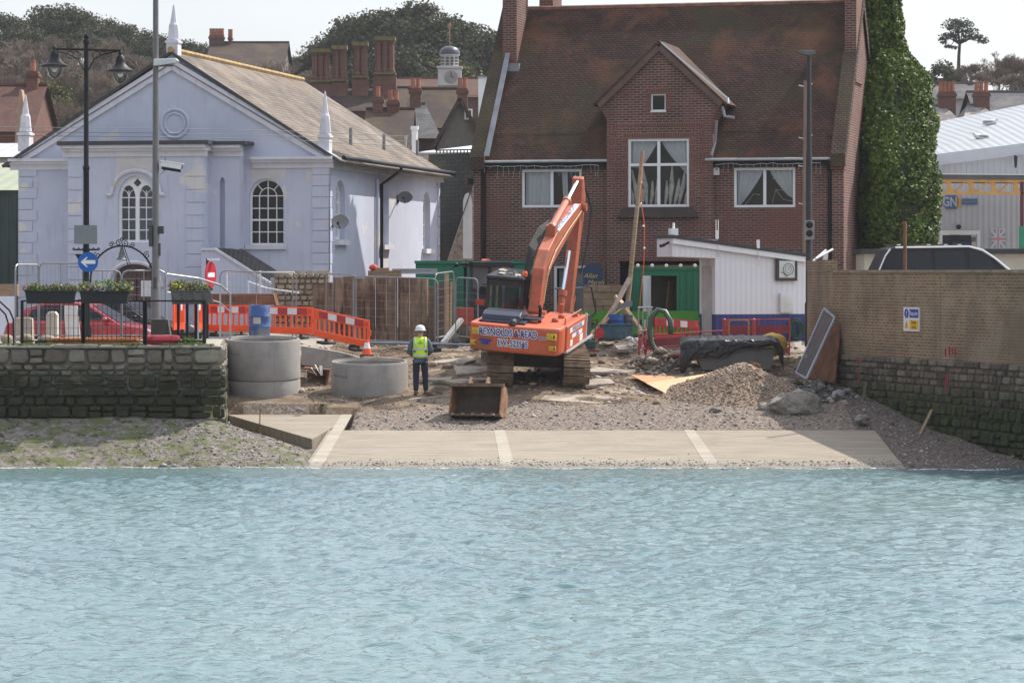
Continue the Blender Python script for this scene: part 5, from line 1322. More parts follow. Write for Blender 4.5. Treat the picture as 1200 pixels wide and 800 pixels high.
# loose bucket
Yb = 74.1; bx = X(560, Yb); t = thing('excavator_bucket', 'rusty toothed excavator bucket lying open on the shingle', 'bucket', (bx, Yb, Z(491, Yb)+.03), rot=(R(-9), 0, R(-13)))
mb = MB(); w = .62
prof = [(-.42,.02), (-.05,.0), (.25,.10), (.40,.34), (.38,.60), (.22,.78), (-.1,.80), (-.22,.78)]     # (y,z) outside
inn = [(-.40,.045), (-.05,.03), (.22,.12), (.365,.34), (.345,.58), (.20,.745), (-.1,.77), (-.2,.765)]
for i in range(len(prof)-1):
    for q, fl in ((prof, 0), (inn, 1)):
        mb.face([(-w,q[i][0],q[i][1]), (w,q[i][0],q[i][1]), (w,q[i+1][0],q[i+1][1]), (-w,q[i+1][0],q[i+1][1])])
for i in (0, -1): mb.face([(-w,prof[i][0],prof[i][1]), (w,prof[i][0],prof[i][1]), (w,inn[i][0],inn[i][1]), (-w,inn[i][0],inn[i][1])])
sh = mb.build('shell', P('bucket_inside', (.13,.10,.08), .75, .2, .45, 3, .3, 20, (.14,.075,.045), 2.5, .52), t)
mb = MB()
for sx in (-w, w-.03): mb.prism(prof, .03, sx+(-.03 if sx < 0 else .03), 'x')
mb.split('side_plate', P('bucket_side_rust', (.30,.155,.08), .75, .1, .4, 4, .3, 25, (.10,.06,.045), 3, .55), t)
mb = MB(); mb.box(-w-.035, w+.065, -.28, -.16, .75, .83); mb.box(-w-.03, w+.06, -.47, -.40, .0, .05); mb.split('lip', P('bucket_lip', (.16,.10,.07), .7, .2, .4, 5), t)
for x in (-.5,-.25,0,.25,.5):
    mb = MB(); mb.prism([(x-.045,-.40), (x+.045,-.40), (x+.03,-.60), (x-.03,-.60)], .05, .01, 'z'); mb.build('tooth', P('tooth_steel', (.25,.22,.19), .6, .4), t)
for x in (-.22, .22): mb = MB(); mb.prism([(-.15,.80), (.22,.78), (.12,1.0), (.02,1.02)], .05, x-.025, 'x'); lg = mb.build('lug', P('lug_steel', (.28,.19,.12), .7), t)
mb = MB(); mb.tube([(-.26,.07,.96), (.26,.07,.96)], .03, 8); mb.tube([(-.26,.16,.85),(.26,.16,.85)], .03, 8); mb.split('pin', P('pin_steel', (.2,.15,.12), .6, .4), t)

# concrete rings
def ringmat():
    m, nt, b = nodes('concrete_pipe'); o = coords(nt)
    co = ramp(nt, noise(nt, o, 1.6, 7, .65), [(.3,(.20,.185,.17)), (.7,(.31,.29,.27))])
    mp = N(nt, 'ShaderNodeMapping'); mp.inputs['Scale'].default_value = (2.5,2.5,.4); L(nt, o, mp.inputs[0])
    co = mixc(nt, mapr(nt, noise(nt, mp.outputs[0], 2.5, 6, .7), .58, .75, 0, .6), co, (.12,.108,.097))
    L(nt, co, b.inputs['Base Color']); b.inputs['Roughness'].default_value = .9; bumpn(nt, b, noise(nt, o, 40, 4, .7), .25, .01); return m
m_ring = ringmat()
def cring(name, lab, px, Y, zbase, r, h, mark=None):
    t = thing(name, lab, 'concrete ring', (X(px, Y), Y, zbase), 0, 'precast concrete rings', rot=(R(3.6), 0, 0))
    mb = MB(); mb.lathe([(r-.02,0), (r,.02), (r,h-.03), (r-.025,h), (r-.07,h), (r-.075,h-.04), (r-.13,h-.045), (r-.13,0), (r-.02,0)], (0,0,0), 64)
    o = mb.build('pipe_wall', m_ring, t, smooth=True)
    if mark:
        for i, c in enumerate(mark):
            a = R(-150)+i*R(5.2); text(c, .11, P('stencil', (.07,.08,.11), .8), o, ((r+.002)*math.cos(a), (r+.002)*math.sin(a), h-.33), (R(90), 0, a+R(90)), .001)
    return t
zb_ = Z(469, 76.4)+.03
cring('concrete_ring', 'shallow concrete ring under the taller ring beside the quay wall', 308, 77.3, zb_, .965, .50)
cring('concrete_ring', 'tall concrete ring stacked on another ring beside the quay wall', 308, 77.3-.03, zb_+.505, .965, 1.02, 'McCann')
cring('concrete_ring', 'single low concrete ring standing on the ground left of the worker', 433, 77.2, Z(471.5, 76.3)+.03, .985, 1.0, 'McCann')

# slabs, boards on the ground
def slab(name, lab, cat, pts, th, mat, group=None):
    c = sum((Vector(p) for p in pts), Vector())/len(pts)
    t = thing(name, lab, cat, (c.x, c.y, c.z-th), 0, group)
    mb = MB(); A = [mb.v(Vector(p)-c+Vector((0,0,th))) for p in pts]; B = [mb.v(Vector(p)-c) for p in pts]
    mb.bm.faces.new(A); mb.bm.faces.new(B[::-1])
    for i in range(len(pts)): j = (i+1) % len(pts); mb.bm.faces.new((A[i], B[i], B[j], A[j]))
    mb.build('slab' if th > .05 else 'sheet', mat, t, bevel=.006); return t
m_slab = P('site_slab', (.36,.31,.25), .9, 0, .25, 2, .4, 25, (.19,.15,.12), 1.5, .52)
def PT(px, py, Y): return (X(px, Y), Y, Z(py, Y))
slab('concrete_slab', 'broken concrete slab edge between the low ring and the bucket', 'slab', [PT(424,484,75.0), PT(470,481,75.1), PT(530,478,75.4), PT(528,471,76.6), PT(430,474,76.4)], .2, m_slab)
slab('concrete_slab', 'thin pale concrete slab under the standing worker', 'slab', [PT(478,468,76.0), PT(540,462,76.3), PT(545,457,77.1), PT(480,459,77.0)], .07, m_slab)
slab('concrete_slab', 'long pale slab half buried in front of the gravel heap', 'slab', [PT(632,468,75.9), PT(800,479,75.2), PT(790,474,75.6), PT(700,462,76.5), PT(640,462,76.6)], .06, m_slab)
m_plyor = P('orange_plywood', (.50,.24,.11), .8, 0, .2, 3, .2, 20, (.33,.2,.13), 2, .56)
slab('plywood_sheet', 'orange brown board lying against the gravel heap, the left of two', 'board', [PT(739,439,78.4), PT(800,441,78.8), PT(781,461,76.6), PT(757,448,77.3)], .02, m_plyor, 'boards by the gravel heap')
slab('plywood_sheet', 'paler board slanting up over the gravel heap, the right of two', 'board', [PT(757,448.5,77.25), PT(832,437,78.6), PT(836,438,78.2), PT(782,461.5,76.5)], .02, P('pale_ply', (.58,.38,.22), .8, 0, .15, 3), 'boards by the gravel heap')

slab('wet_slab', 'dark wet flat slab between the boulder and the right quay wall', 'slab', [PT(968,491,74.6), PT(1040,497,73.6), PT(1065,493,74.2), PT(1020,484,75.4), PT(975,484,75.4)], .09, P('wet_concrete', (.13,.115,.08), .35, 0, .3, 3))
for i, (px, py, Y, w, d, a, lab) in enumerate(((560,436,79.6,1.3,.9,12,'broken slab lying left of the excavator tracks'), (530,425,81.0,1.1,1.0,-20,'tilted slab between the worker and the excavator'), (545,448,78.0,1.0,.7,30,'slab edge close to the left excavator track'), (512,446,78.4,.8,.6,-8,'small slab just right of the worker'), (588,424,81.6,.9,.7,15,'slab beside the left rear of the excavator'), (716,438,79.4,1.2,.8,-15,'slab right of the excavator tracks near the rubble heap'), (700,455,77.6,.9,.6,22,'small slab in front of the right excavator track'))):
    c_, s_ = math.cos(R(a)), math.sin(R(a)); x0 = X(px, Y); q = [(x0+u*w/2*c_-v*d/2*s_, Y+u*w/2*s_+v*d/2*c_) for u, v in ((-1,-1),(.9,-.8),(1,.7),(.2,1),(-.9,.9))]
    slab('broken_slab', lab, 'slab', [(x, y, ZG(x, y)+.07+.05*((k*7+i*3) % 5)/4) for k, (x, y) in enumerate(q)], .08, m_slab, 'broken slabs round the excavator')
# stones: pebbles strewn over the shore (stuff), rubble rocks
def rock_verts(rg, sub):
    bm = bmesh.new(); bmesh.ops.create_icosphere(bm, subdivisions=sub, radius=1)
    vs = np.array([v.co[:] for v in bm.verts]); fs = np.array([[l.index for l in f.verts] for f in bm.faces]); bm.free(); return vs, fs
def strewn(name, pts, sizes, mat, parent=None, sub=1, flat=.6, seed=1):
    rgq = np.random.default_rng(seed); vs, fs = rock_verts(rgq, sub); n = len(pts); k = len(vs)
    sc = np.stack([rgq.uniform(.7,1.3,n), rgq.uniform(.7,1.3,n), rgq.uniform(.45,.9,n)*flat/.6], 1)*np.asarray(sizes)[:,None]
    a = rgq.uniform(0, 6.28, n); ca, sa = np.cos(a), np.sin(a)
    V = vs[None]*(1+rgq.uniform(-.18,.18,(n,k,1)))*sc[:,None]
    Rx = np.stack([V[...,0]*ca[:,None]-V[...,1]*sa[:,None], V[...,0]*sa[:,None]+V[...,1]*ca[:,None], V[...,2]], -1)+np.asarray(pts)[:,None]
    Fx = (fs[None]+(np.arange(n)*k)[:,None,None]).reshape(-1, fs.shape[1])
    return np_mesh(name, Rx.reshape(-1,3), Fx, mat, parent)
def islandmat(name, cols, rough=.9):
    m, nt, b = nodes(name); g = N(nt, 'ShaderNodeNewGeometry'); o = coords(nt)
    co = ramp(nt, g.outputs['Random Per Island'], cols); co = mixc(nt, .5, co, ramp(nt, noise(nt, o, 14, 4, .7), [(.3,(.55,.55,.55)), (.7,(1.3,1.3,1.3))]), 'MULTIPLY')
    L(nt, co, b.inputs['Base Color']); b.inputs['Roughness'].default_value = rough; b.inputs['Specular IOR Level'].default_value = .3; return m
m_peb = islandmat('pebble', [(0,(.09,.075,.065)), (.35,(.20,.175,.155)), (.7,(.30,.27,.25)), (1,(.50,.47,.44))])
rgn = np.random.default_rng(11)
n = 17000; px_ = rgn.uniform(-8.5, 12, n); py_ = rgn.uniform(66.6, 76, n)
keep = ~((px_ > -4.9) & (px_ < 8.75) & (py_ < 72.6)) & ~((px_ > -7.2) & (px_ < -3.9) & (py_ > 70.5)) & ~((px_ < -6.7) & (py_ > 69.8)) & (rightside(px_, py_) < -.3)
px_, py_ = px_[keep], py_[keep]; pz = zg(px_, py_); k = pz > -.08; px_, py_, pz = px_[k], py_[k], pz[k]
sz = .015*np.exp(rgn.normal(0, .5, len(px_)))
tag(strewn('beach_pebbles', np.stack([px_, py_, pz+sz*.2], 1), sz, m_peb), kind='stuff')
n = 1500; px_ = rgn.uniform(-4.6, 8.7, n); py_ = 67.3+np.abs(rgn.normal(0, .38, n)); pz = slipz(py_)+.035
sz = .014*np.exp(rgn.normal(0, .4, n)); fx = rgn.uniform(-12, 11.5, 2600); fyy = np.where((fx > -4.7) & (fx < 8.75), 66.93, np.where(fx > 0, 66.6, 67.2))+rgn.normal(0, .09, 2600)+.17*np.sin(fx*2.1+np.sin(fx*.7)*3)+.06*np.sin(fx*5.3); tag(strewn('water_foam', np.stack([fx, fyy, np.full(2600, .012)], 1), .022*np.exp(rgn.normal(0,.4,2600)), P('foam', (.75,.77,.78), .6, 0, .05), flat=.12, seed=9), kind='stuff'); tag(strewn('slipway_shingle', np.stack([px_, py_, pz], 1), sz, m_peb, seed=4), kind='stuff')
n = 3000; px_ = rgn.uniform(-5.5, 8, n); py_ = rgn.uniform(75.5, 86, n); k = rgn.random(n) < np.where(px_ > 2, 1, .55); px_, py_ = px_[k], py_[k]
sz = .030*np.exp(rgn.normal(0, .6, len(px_))); m_rub = islandmat('rubble', [(0,(.12,.09,.065)), (.4,(.27,.21,.155)), (.8,(.40,.33,.26)), (1,(.52,.46,.4))])
tag(strewn('site_rubble', np.stack([px_, py_, zg(px_, py_)+sz*.15], 1), sz, m_rub, seed=6), kind='stuff')
def heap(name, lab, cat, cx, cy, rx, ry, h, mat, npeb, psz, seed, pmat, partname, peak=(0,0), pw=1.25):
    t = thing(name, lab, cat, (cx, cy, ZG(cx, cy)-.05)); z0 = ZG(cx, cy)-.05
    nr, na = 20, 56; vs = [(peak[0], peak[1], h)]; rgq = np.random.default_rng(seed)
    for i in range(1, nr+1):
        r = i/nr
        for j in range(na):
            a = 2*math.pi*j/na
            rad = 1+.22*float(fbm(np.array([math.cos(a)*2+seed]), np.array([math.sin(a)*2]), 1.0, seed)[0])*2
            x = peak[0]*(1-r)+r*rx*rad*math.cos(a); y = peak[1]*(1-r)+r*ry*rad*math.sin(a)
            zz = h*(1-r)**pw*(1 if r < .98 else 0) + .06*float(fbm(np.array([x*3]), np.array([y*3]), 1.0, seed+3)[0])
            gz = ZG(cx+x, cy+y)-z0-.05
            vs.append((x, y, max(zz, 0)*1.0 + gz*r))
    fs = [(0, 1+j, 1+(j+1) % na) for j in range(na)]
    fq = [(1+i*na+j, 1+(i+1)*na+j, 1+(i+1)*na+(j+1) % na, 1+i*na+(j+1) % na) for i in range(nr-1) for j in range(na)]
    me = bpy.data.meshes.new('mound'); me.from_pydata(vs, [], fs+fq); me.materials.append(mat); me.polygons.foreach_set('use_smooth', [True]*len(me.polygons))
    o = bpy.data.objects.new('mound', me); COL.objects.link(o); o.parent = t
    va = np.array(vs); idx = rgq.integers(0, len(va)-1, npeb); jj = np.clip(idx+rgq.integers(1, 3, npeb), 0, len(va)-1); f = rgq.random(npeb)[:,None]
    idx2 = np.clip(idx+na, 0, len(va)-1); g = rgq.random(npeb)[:,None]
    p = va[idx]*(1-f)*(1-g)+va[jj]*f*(1-g)+va[idx2]*g
    bad = np.linalg.norm(va[idx]-va[jj], axis=1) > .6; p[bad] = va[idx[bad]]
    sz = psz*np.exp(rgq.normal(0, .45, npeb)); s = strewn(partname, p+np.array([0,0,1])*sz[:,None]*.3, sz, pmat, t, seed=seed); s['kind'] = 'stuff'
    return t
m_grav = islandmat('gravel_stone', [(0,(.15,.105,.075)), (.3,(.29,.21,.15)), (.7,(.39,.295,.215)), (1,(.54,.46,.38))])
heap('gravel_heap', 'heap of brown gravel in front of the black sheeting', 'gravel heap', 5.55, 76.7, 2.1, 1.55, .84, gmat('gravel_mound', [(.3,(.19,.14,.105)), (.7,(.42,.32,.24))], 14, (26, 1, .03)), 17000, .0145, 31, m_grav, 'gravel_stones', (.35, .1), 1.1)
heap('rubble_heap', 'heap of earth and broken rubble left of the black sheeting', 'rubble heap', X(772,80.2), 80.2, 1.25, .9, .55, gmat('rubble_mound', [(.3,(.08,.065,.055)), (.7,(.2,.165,.14))], 5, (14, 1, .05)), 420, .055, 37, islandmat('dark_rubble', [(0,(.09,.065,.05)), (.5,(.20,.155,.12)), (1,(.38,.32,.265))]), 'rubble_stones')
heap('rubble_heap', 'low dark heap of stones along the foot of the brick quay wall', 'rubble heap', X(955,76.6), 76.6, 1.1, 1.2, .25, gmat('wet_mound', [(.3,(.05,.043,.038)), (.7,(.13,.115,.1))], 5, (14, 1, .05)), 240, .06, 41, islandmat('grey_rubble', [(0,(.06,.055,.05)), (.6,(.16,.15,.14)), (1,(.42,.4,.38))]), 'rubble_stones')
def boulder(name, lab, px, py, Y, w, d, h, seed, group=None, rot=0, mat=None):
    x = X(px, Y); t = thing(name, lab, 'boulder', (x, Y, Z(py, Y)), rot, group)
    bm = bmesh.new(); bmesh.ops.create_icosphere(bm, subdivisions=4, radius=1); rs = np.random.default_rng(seed)
    pl = rs.normal(size=(26,3)); pl /= np.linalg.norm(pl, axis=1)[:,None]; pd = rs.uniform(.62,.93,26)
    for v in bm.verts:
        p = np.array(v.co); 
        for q, dd in zip(pl, pd):
            k = p@q
            if k > dd: p = p - q*(k-dd)
        p = p*(1+.30*float(fbm(np.array([p[0]*3+p[2]*2]), np.array([p[1]*3-p[2]*2]), 1.0, seed)[0]))
        v.co = Vector((p[0]*w/2, p[1]*d/2, p[2]*h/2+h*.42))
    mb = MB(); mb.bm.free(); mb.bm = bm; mb.build('rock', mat or M['stonegrey'], t, smooth=True); return t
boulder('boulder', 'large pale grey boulder at the foot of the gravel heap', 933, 491, 74.7, 1.65, 1.1, .86, 3, rot=R(10))
boulder('boulder', 'small boulder touching the left side of the large grey boulder', 897, 488, 75.0, .55, .5, .4, 5)
for i, (px, py, Y, s, lab) in enumerate(((898,462,76.0,.32,'round grey stone resting on the gravel heap above the big boulder'), (838,487,74.6,.3,'fist shaped stone on the shingle at the foot of the gravel heap'), (866,489,74.5,.22,'little stone on the shingle between the gravel heap and big boulder'), (352,484,74.9,.2,'small stone on the shingle below the two stacked rings'), (752,427,80.5,.4,'pale lump of stone on the rubble heap'), (1010,497,73.2,.35,'flat wet stone on the dark shingle beside the right quay wall'))):
    boulder('stone', lab, px, py, Y, s*1.2, s, s*.8, 50+i, mat=M['stonegrey'])

# black sheeting over a grey block
Yt = 79.8; tx = X(855, Yt); zt = ZG(tx, Yt)
t = thing('sheeted_stack', 'grey slab stack half covered by wrinkled black plastic sheeting', 'covered stack', (tx, Yt, zt))
wd_ = 1.18; hh = Z(396, Yt)-zt
mb = MB(); mb.prism([(-.75,0), (1.05,0), (wd_,hh-.28), (-1.0,hh-.22)], 1.2, -.45); mb.build('slab_stack', P('grey_panel', (.125,.125,.12), .8, 0, .15, 3, .2, 20), t)
nu, nv = 90, 40; vs = []
for j in range(nv):
    v = j/(nv-1)
    for i in range(nu):
        u = i/(nu-1); xx = -1.34+2.72*u
        edge = .34+.16*math.sin(u*5+.6)+.05*math.sin(u*19)
        if u < .12: edge += (.12-u)*4.2
        if u > .9: edge += (u-.9)*3.5
        if v < .5: q = v/.5; yy = -.56-.05*math.sin(q*3); zz = hh-.05-(1-q)*edge
        else: q = (v-.5)/.5; yy = -.56+q*1.4; zz = hh-.05+.10*math.sin(q*3.1)
        end = max(0, (abs(u-.5)-.40)/.10); zz -= end*end*(.22 if u > .5 else .12)
        a1 = float(fbm(np.array([u*11+v*3]), np.array([v*4-u*6]), 1.0, 7)[0]); a2 = float(fbm(np.array([u*26-v*7]), np.array([v*9+u*12]), 1.0, 17)[0])
        zz += .09*abs(a1)+.05*a2; yy += .16*abs(a2)-.12*abs(a1)
        vs.append((xx, yy, zz))
fs = [(j*nu+i, j*nu+i+1, (j+1)*nu+i+1, (j+1)*nu+i) for j in range(nv-1) for i in range(nu-1)]
np_mesh('plastic_sheet', vs, fs, P('black_polythene', (.016,.017,.021), .33, 0, .2, 3, .6, 5), t, smooth=True)
t = thing('rusty_chain_heap', 'small heap of rusty bars on top of the gravel heap', 'scrap heap', W(879,432,77.4))
mb = MB(); rg = random.Random(9)
for k in range(42):
    a = Vector((rg.uniform(-.28,.28), rg.uniform(-.2,.2), rg.uniform(0,.16))); d = Vector((rg.uniform(-.14,.14), rg.uniform(-.1,.1), rg.uniform(-.03,.08))); mb.tube([a, a+d], .014, 5)
mb.build('bar', M['rust'], t); t.children[0]['kind'] = 'stuff'
t = thing('yellow_sack', 'crumpled yellow plastic sack behind the black sheeting', 'sack', W(905,416,81.2)); mb = MB()
mb.ball((0,0,.28), .42, 3, (1,.7,.75), .18, rg); mb.build('sack_cloth', P('yellow_plastic', (.52,.33,.04), .6, 0, .25, 4, .5, 10), t, smooth='all')

# leaning sieve and rusty plate by the quay wall
t = thing('sieve_panel', 'steel framed mesh sieve leaning on a rusty plate beside the quay wall', 'mesh panel', W(939,441,77.0))
o0 = Vector(t.location); A, B, C_, D = (W(966,362,78.5)-o0, W(978.5,372,77.0)-o0, W(945,444,76.2)-o0, W(933,437,77.8)-o0)
mb = MB()
for a, b_ in ((A,B), (B,C_), (C_,D), (D,A)): mb.tube([a, b_], .035, 6)
mb.build('frame', P('alu_frame', (.30,.31,.35), .5, .5), t)
mb = MB()
for k in range(1, 26): mb.tube([A+(B-A)*k/26, D+(C_-D)*k/26], .006, 3)
for k in range(1, 44): mb.tube([A+(D-A)*k/44, B+(C_-B)*k/44], .006, 3)
mb.build('mesh', P('sieve_mesh', (.16,.15,.16), .5, .4), t)
t = thing('rusty_plate', 'red brown steel plate leaning behind the mesh sieve', 'steel plate', W(965,444,77.2)); o0 = Vector(t.location)
q = [W(965,369,79.2)-o0, W(986,372,77.6)-o0, W(978,449,76.9)-o0, W(948,443,78.4)-o0]; mb = MB(); nrm = (q[1]-q[0]).cross(q[3]-q[0]).normalized()*.02
va = [mb.v(p+nrm) for p in q]; vb = [mb.v(p-nrm) for p in q]; mb.bm.faces.new(va); mb.bm.faces.new(vb[::-1])
for i in range(4): j = (i+1) % 4; mb.bm.faces.new((va[i], vb[i], vb[j], va[j]))
for k in (.33, .66): mb.beam(q[0]+(q[3]-q[0])*k+nrm*2, q[1]+(q[2]-q[1])*k+nrm*2, .03)
mb.build('plate', M['rust'], t)
t = thing('old_plank', 'thin brown plank leaning on the right quay wall near the water', 'plank', W(1078,509,71.6)); o0 = Vector(t.location)
mb = MB(); mb.beam((0,0,0), W(1092,480,72.4)-o0, .07, .03); mb.build('board', M['timber'], t)
t = thing('old_plank', 'green slimy plank leaning on the right quay wall below the sign', 'plank', W(1009,482,75.2)); o0 = Vector(t.location)
mb = MB(); mb.beam((0,0,0), W(1015,448,75.6)-o0, .08, .03); mb.build('board', P('slimy_wood', (.06,.07,.03), .7), t)
t = thing('marker_stake', 'thin iron stake standing by the edge of the slipway landing', 'stake', W(304,503,70.6)); mb = MB(); mb.tube([(0,0,-.1), (.02,0,.48)], .014, 6); mb.build('rod', M['rust'], t)

# red metal barriers
def red_gate(lab, pA, pB, h, rails, group='red metal site barriers'):
    A = Vector(pA); B = Vector(pB); t = thing('metal_barrier', lab, 'barrier', A, 0, group); d = B-A
    mb = MB()
    for f in (0, .5, 1): mb.tube([d*f, d*f+Vector((0,0,h))], .028, 6)
    for k in range(rails): z = h*(.3+.7*k/(rails-1)); mb.tube([Vector((0,0,z)), d+Vector((0,0,z))], .022, 6)
    mb.build('frame', M['redpaint'], t)
    mb = MB(); mb.beam(Vector((0,-.02,h*.72)), d+Vector((0,-.02,h*.72)), .03, .22); mb.beam(Vector((0,-.02,h*.12)), d+Vector((0,-.02,h*.12)), .03, .2); mb.build('board', P('faded_red_board', (.24,.035,.045), .6, 0, .25, 3), t)
    return t
red_gate('faded red barrier frame standing end on by the rubble heap', at(749,80.6), at(762,81.9), Z(391,80.6)-ZG(X(749,80.6),80.6), 5)
red_gate('long faded red barrier running behind the black sheeting', at(757,81.4), at(852,82.2), Z(394,81.6)-ZG(X(800,81.6),81.6), 4)
red_gate('short faded red barrier between the sheeting and the white hut', at(852,82.6), at(925,83.0), 1.0, 3)
t = thing('hand_truck', 'red framed hand truck with an ochre hoop behind the black sheeting', 'hand truck', at(866,81.7)); z1 = Z(375,81.7)-t.location.z
mb = MB()
for dx in (-.4,.4): mb.tube([(dx,0,0), (dx,0,z1)], .045, 8); mb.ball((dx,0,z1), .05, 2)
mb.tube([(-.4,0,z1*.55), (.4,0,z1*.55)], .03, 6); mb.build('frame', P('red_post', (.42,.05,.06), .45), t)
mb = MB(); mb.tube([(-.27,.05,.2), (-.27,.05,z1-.06), (-.22,.05,z1), (.22,.05,z1), (.27,.05,z1-.06), (.27,.05,.2)], .03, 6); mb.build('hoop', P('ochre_paint', (.42,.2,.06), .5), t)
# plastic site barriers: red and white, orange chapter-8 style
def ch8(name, lab, pA, pB, group, mat=None, h=1.0, white=True, topband=True):
    A, B = Vector(pA), Vector(pB); d = B-A; Lh = d.length; ux = d/Lh; t = thing(name, lab, 'barrier', A, 0, group)
    zx = Vector((0,0,1)); nrm = ux.cross(zx).normalized()
    Mx = Matrix(((ux.x, -nrm.x, 0, 0), (ux.y, -nrm.y, 0, 0), (ux.z, -nrm.z, 1, 0), (0,0,0,1)))
    mb = MB(Mx); mat = mat or M['orangeplastic']
    mb.box(0, Lh, -.02, .02, .12, .30); mb.box(0, Lh, -.02, .02, h-.24, h); mb.box(0, .07, -.02, .02, .3003, h-.2403); mb.box(Lh-.07, Lh, -.02, .02, .3003, h-.2403)
    nb_ = max(4, int(Lh/.15))
    for k in range(1, nb_): x = Lh*k/nb_; mb.box(x-.026, x+.026, -.018, .018, .3003, h-.2403)
    mb.box(Lh+.003, Lh+.05, -.015, .015, .45, .6); mb.build('panel', mat, t, bevel=.006)
    if topband:
        for k in range(5):
            x0, x1 = Lh*(.1+.16*k), Lh*(.1+.16*(k+1)); mb = MB(Mx)
            mb.box(x0+.003, x1-.003, -.028, -.0205, h-.21, h-.04); mb.build('reflective_stripe', P('reflective_white', (.72,.7,.7), .4, 0, .1, 6) if k % 2 else P('reflective_red', (.42,.03,.03), .4, 0, .1, 6), t)
        mb = MB(Mx); mb.tube([(Lh*.95,-.03,h-.12), (Lh*.95,-.015,h-.12)], .05, 10); mb.build('reflector', P('reflector_red', (.6,.06,.05), .4), t)
    for x in (Lh*.22, Lh*.8):
        mb = MB(Mx); mb.box(x-.12, x+.12, -.32, .32, -.02, .05); mb.box(x-.03, x+.03, -.05, .05, .0505, .119); mb.build('foot', M['rubber'], t, bevel=.01)
    return t
def PB(px, py, Y): return (X(px, Y), Y, Z(py, Y))
ch8('plastic_barrier', 'red and white board barrier in front of the green cabin', PB(767,402,83.5), PB(818,406,84.4), 'red and white plastic barriers', P('barrier_red', (.45,.04,.03), .5, 0, .12, 3), h=.72)
# green hose, grey frame
t = thing('suction_hose', 'thick green hose looped over the faded red barrier', 'hose', at(775,81.2)); z1 = Z(363,81.2)-t.location.z
mb = MB(); mb.tube([(-.28,0,.15), (-.32,0,z1*.6), (-.25,0,z1*.9), (0,0,z1), (.22,0,z1*.86), (.3,0,z1*.5), (.2,-.05,.45), (.3,-.1,.15), (.75,-.15,.06)] and [(.25,-.1,z1*.55), (.24,-.05,z1*.8), (.1,0,z1*.97), (-.1,0,z1), (-.27,0,z1*.86), (-.32,0,z1*.62), (-.27,0,z1*.4), (-.12,-.1,z1*.2), (.2,-.2,z1*.08), (.6,-.3,.1)], .075, 8); mb.build('hose', P('pale_green_hose', (.065,.10,.07), .5, 0, .15, 8), t, smooth='all')
t = thing('tube_frame', 'small grey tubular frame beside the loop of green hose', 'frame', at(755,83.0)); z1 = Z(360,83)-t.location.z
mb = MB()
for k, dx in enumerate((-.16,-.04,.08,.2)): mb.tube([(dx,0,0), (dx,0,z1)], .02, 6)
mb.tube([(-.18,0,z1), (.24,0,z1)], .025, 6); mb.tube([(-.18,0,z1*.5), (.24,0,z1*.5)], .02, 6); mb.build('tube', M['steel'], t)

# green welfare cabin with open door, and long green container
def ribbed(mb, x0, x1, y, z0, z1, pitch=.28, d=.035):
    x = x0
    while x < x1-.01:
        a = min(x+pitch*.5, x1); mb.box(x+.001, a, y-d, y+.001, z0, z1); x += pitch
m_green = P('container_green', (.012,.175,.095), .45, 0, .15, 2, dirt=(.02,.09,.05), dirt_s=2, dirt_at=.62)
Yg = 88.0; gxa, gxb = X(742.5,Yg), X(819,Yg); gb = ZG(X(780,Yg),Yg); gz = Z(316,Yg)
t = thing('site_cabin', 'green steel site cabin with its white door standing open', 'site cabin', (gxa, Yg, gb)); w = gxb-gxa; h = gz-gb
dx0, dx1 = X(763,Yg)-gxa, X(793,Yg)-gxa; dh = Z(323,Yg)-gb
mb = MB(); mb.wall([(0,0), (w,0), (w,h), (0,h)], [[(dx0,.12), (dx1,.12), (dx1,dh), (dx0,dh)]], .06); ribbed(mb, .06, dx0-.1, 0, .1, h-.1, .2); ribbed(mb, dx1+.1, w-.04, 0, .1, h-.1, .2)
mb.face([(0,0,0),(0,2.2,0),(0,2.2,h),(0,0,h)]); mb.face([(w,0,0),(w,2.2,0),(w,2.2,h),(w,0,h)]); mb.face([(0,0,h),(w,0,h),(w,2.2,h),(0,2.2,h)]); mb.face([(0,2.2,0),(w,2.2,0),(w,2.2,h),(0,2.2,h)]); mb.box(-.02, w+.02, -.05, .02, h+.002, h+.07)
cb_ = mb.build('shell', m_green, t)
mb = MB(); mb.box(.1, w-.1, .9, .95, .05, h-.1); mb.box(.1, w-.1, .1, .9, .04, .1); mb.build('inside', P('cabin_inside', (.16,.135,.12), .9, 0, .2, 2), t)
mb = MB(); mb.beam((dx0+.45,.6,.15), (dx0+.62,.5,1.7), .3, .03); mb.build('leaning_board', P('inside_board', (.3,.17,.11), .8), t)
mb = MB(); mb.box(-.02, .02, -.62, 0, .12, dh, rot=Matrix.Translation((dx0-.03,0,0)).to_3x3()); dr_ = mb.build('door', P('cabin_door_white', (.62,.66,.68), .45, 0, .08), t, loc=(dx0-.02,0,0)); dr_.rotation_euler = (0,0,R(-22))
mb = MB(); mb.box(-.08, -.02, -.55, -.48, .75, 1.0); mb.build('door_handle', M['black'], dr_)
mb = MB()
for k in range(5): x = .12+(w-.24)*k/4; mb.ball((x,-.05,h+.12), .055, 2); mb.tube([(x,-.05,h+.12),(x,-.02,h+.06)], .02, 5)
mb.build('lamp', M['white'], t)
Yc2 = 89.0; gxa, gxb = X(487,Yc2), X(626,Yc2); gb = 2.55; gz = Z(309,Yc2)
t = thing('shipping_container', 'long green container behind the wire fence and excavator cab', 'container', (gxa, Yc2, gb)); w = gxb-gxa; h = gz-gb
mb = MB(); mb.box(0, w, 0, 2.3, 0, h); ribbed(mb, .1, 1.25, 0, .1, h-.12, .36, .02); ribbed(mb, 1.5, w-.1, 0, .1, h-.12, .3); mb.box(-.03, w+.03, -.06, 2.33, h+.002, h+.09); mb.build('shell', m_green, t)
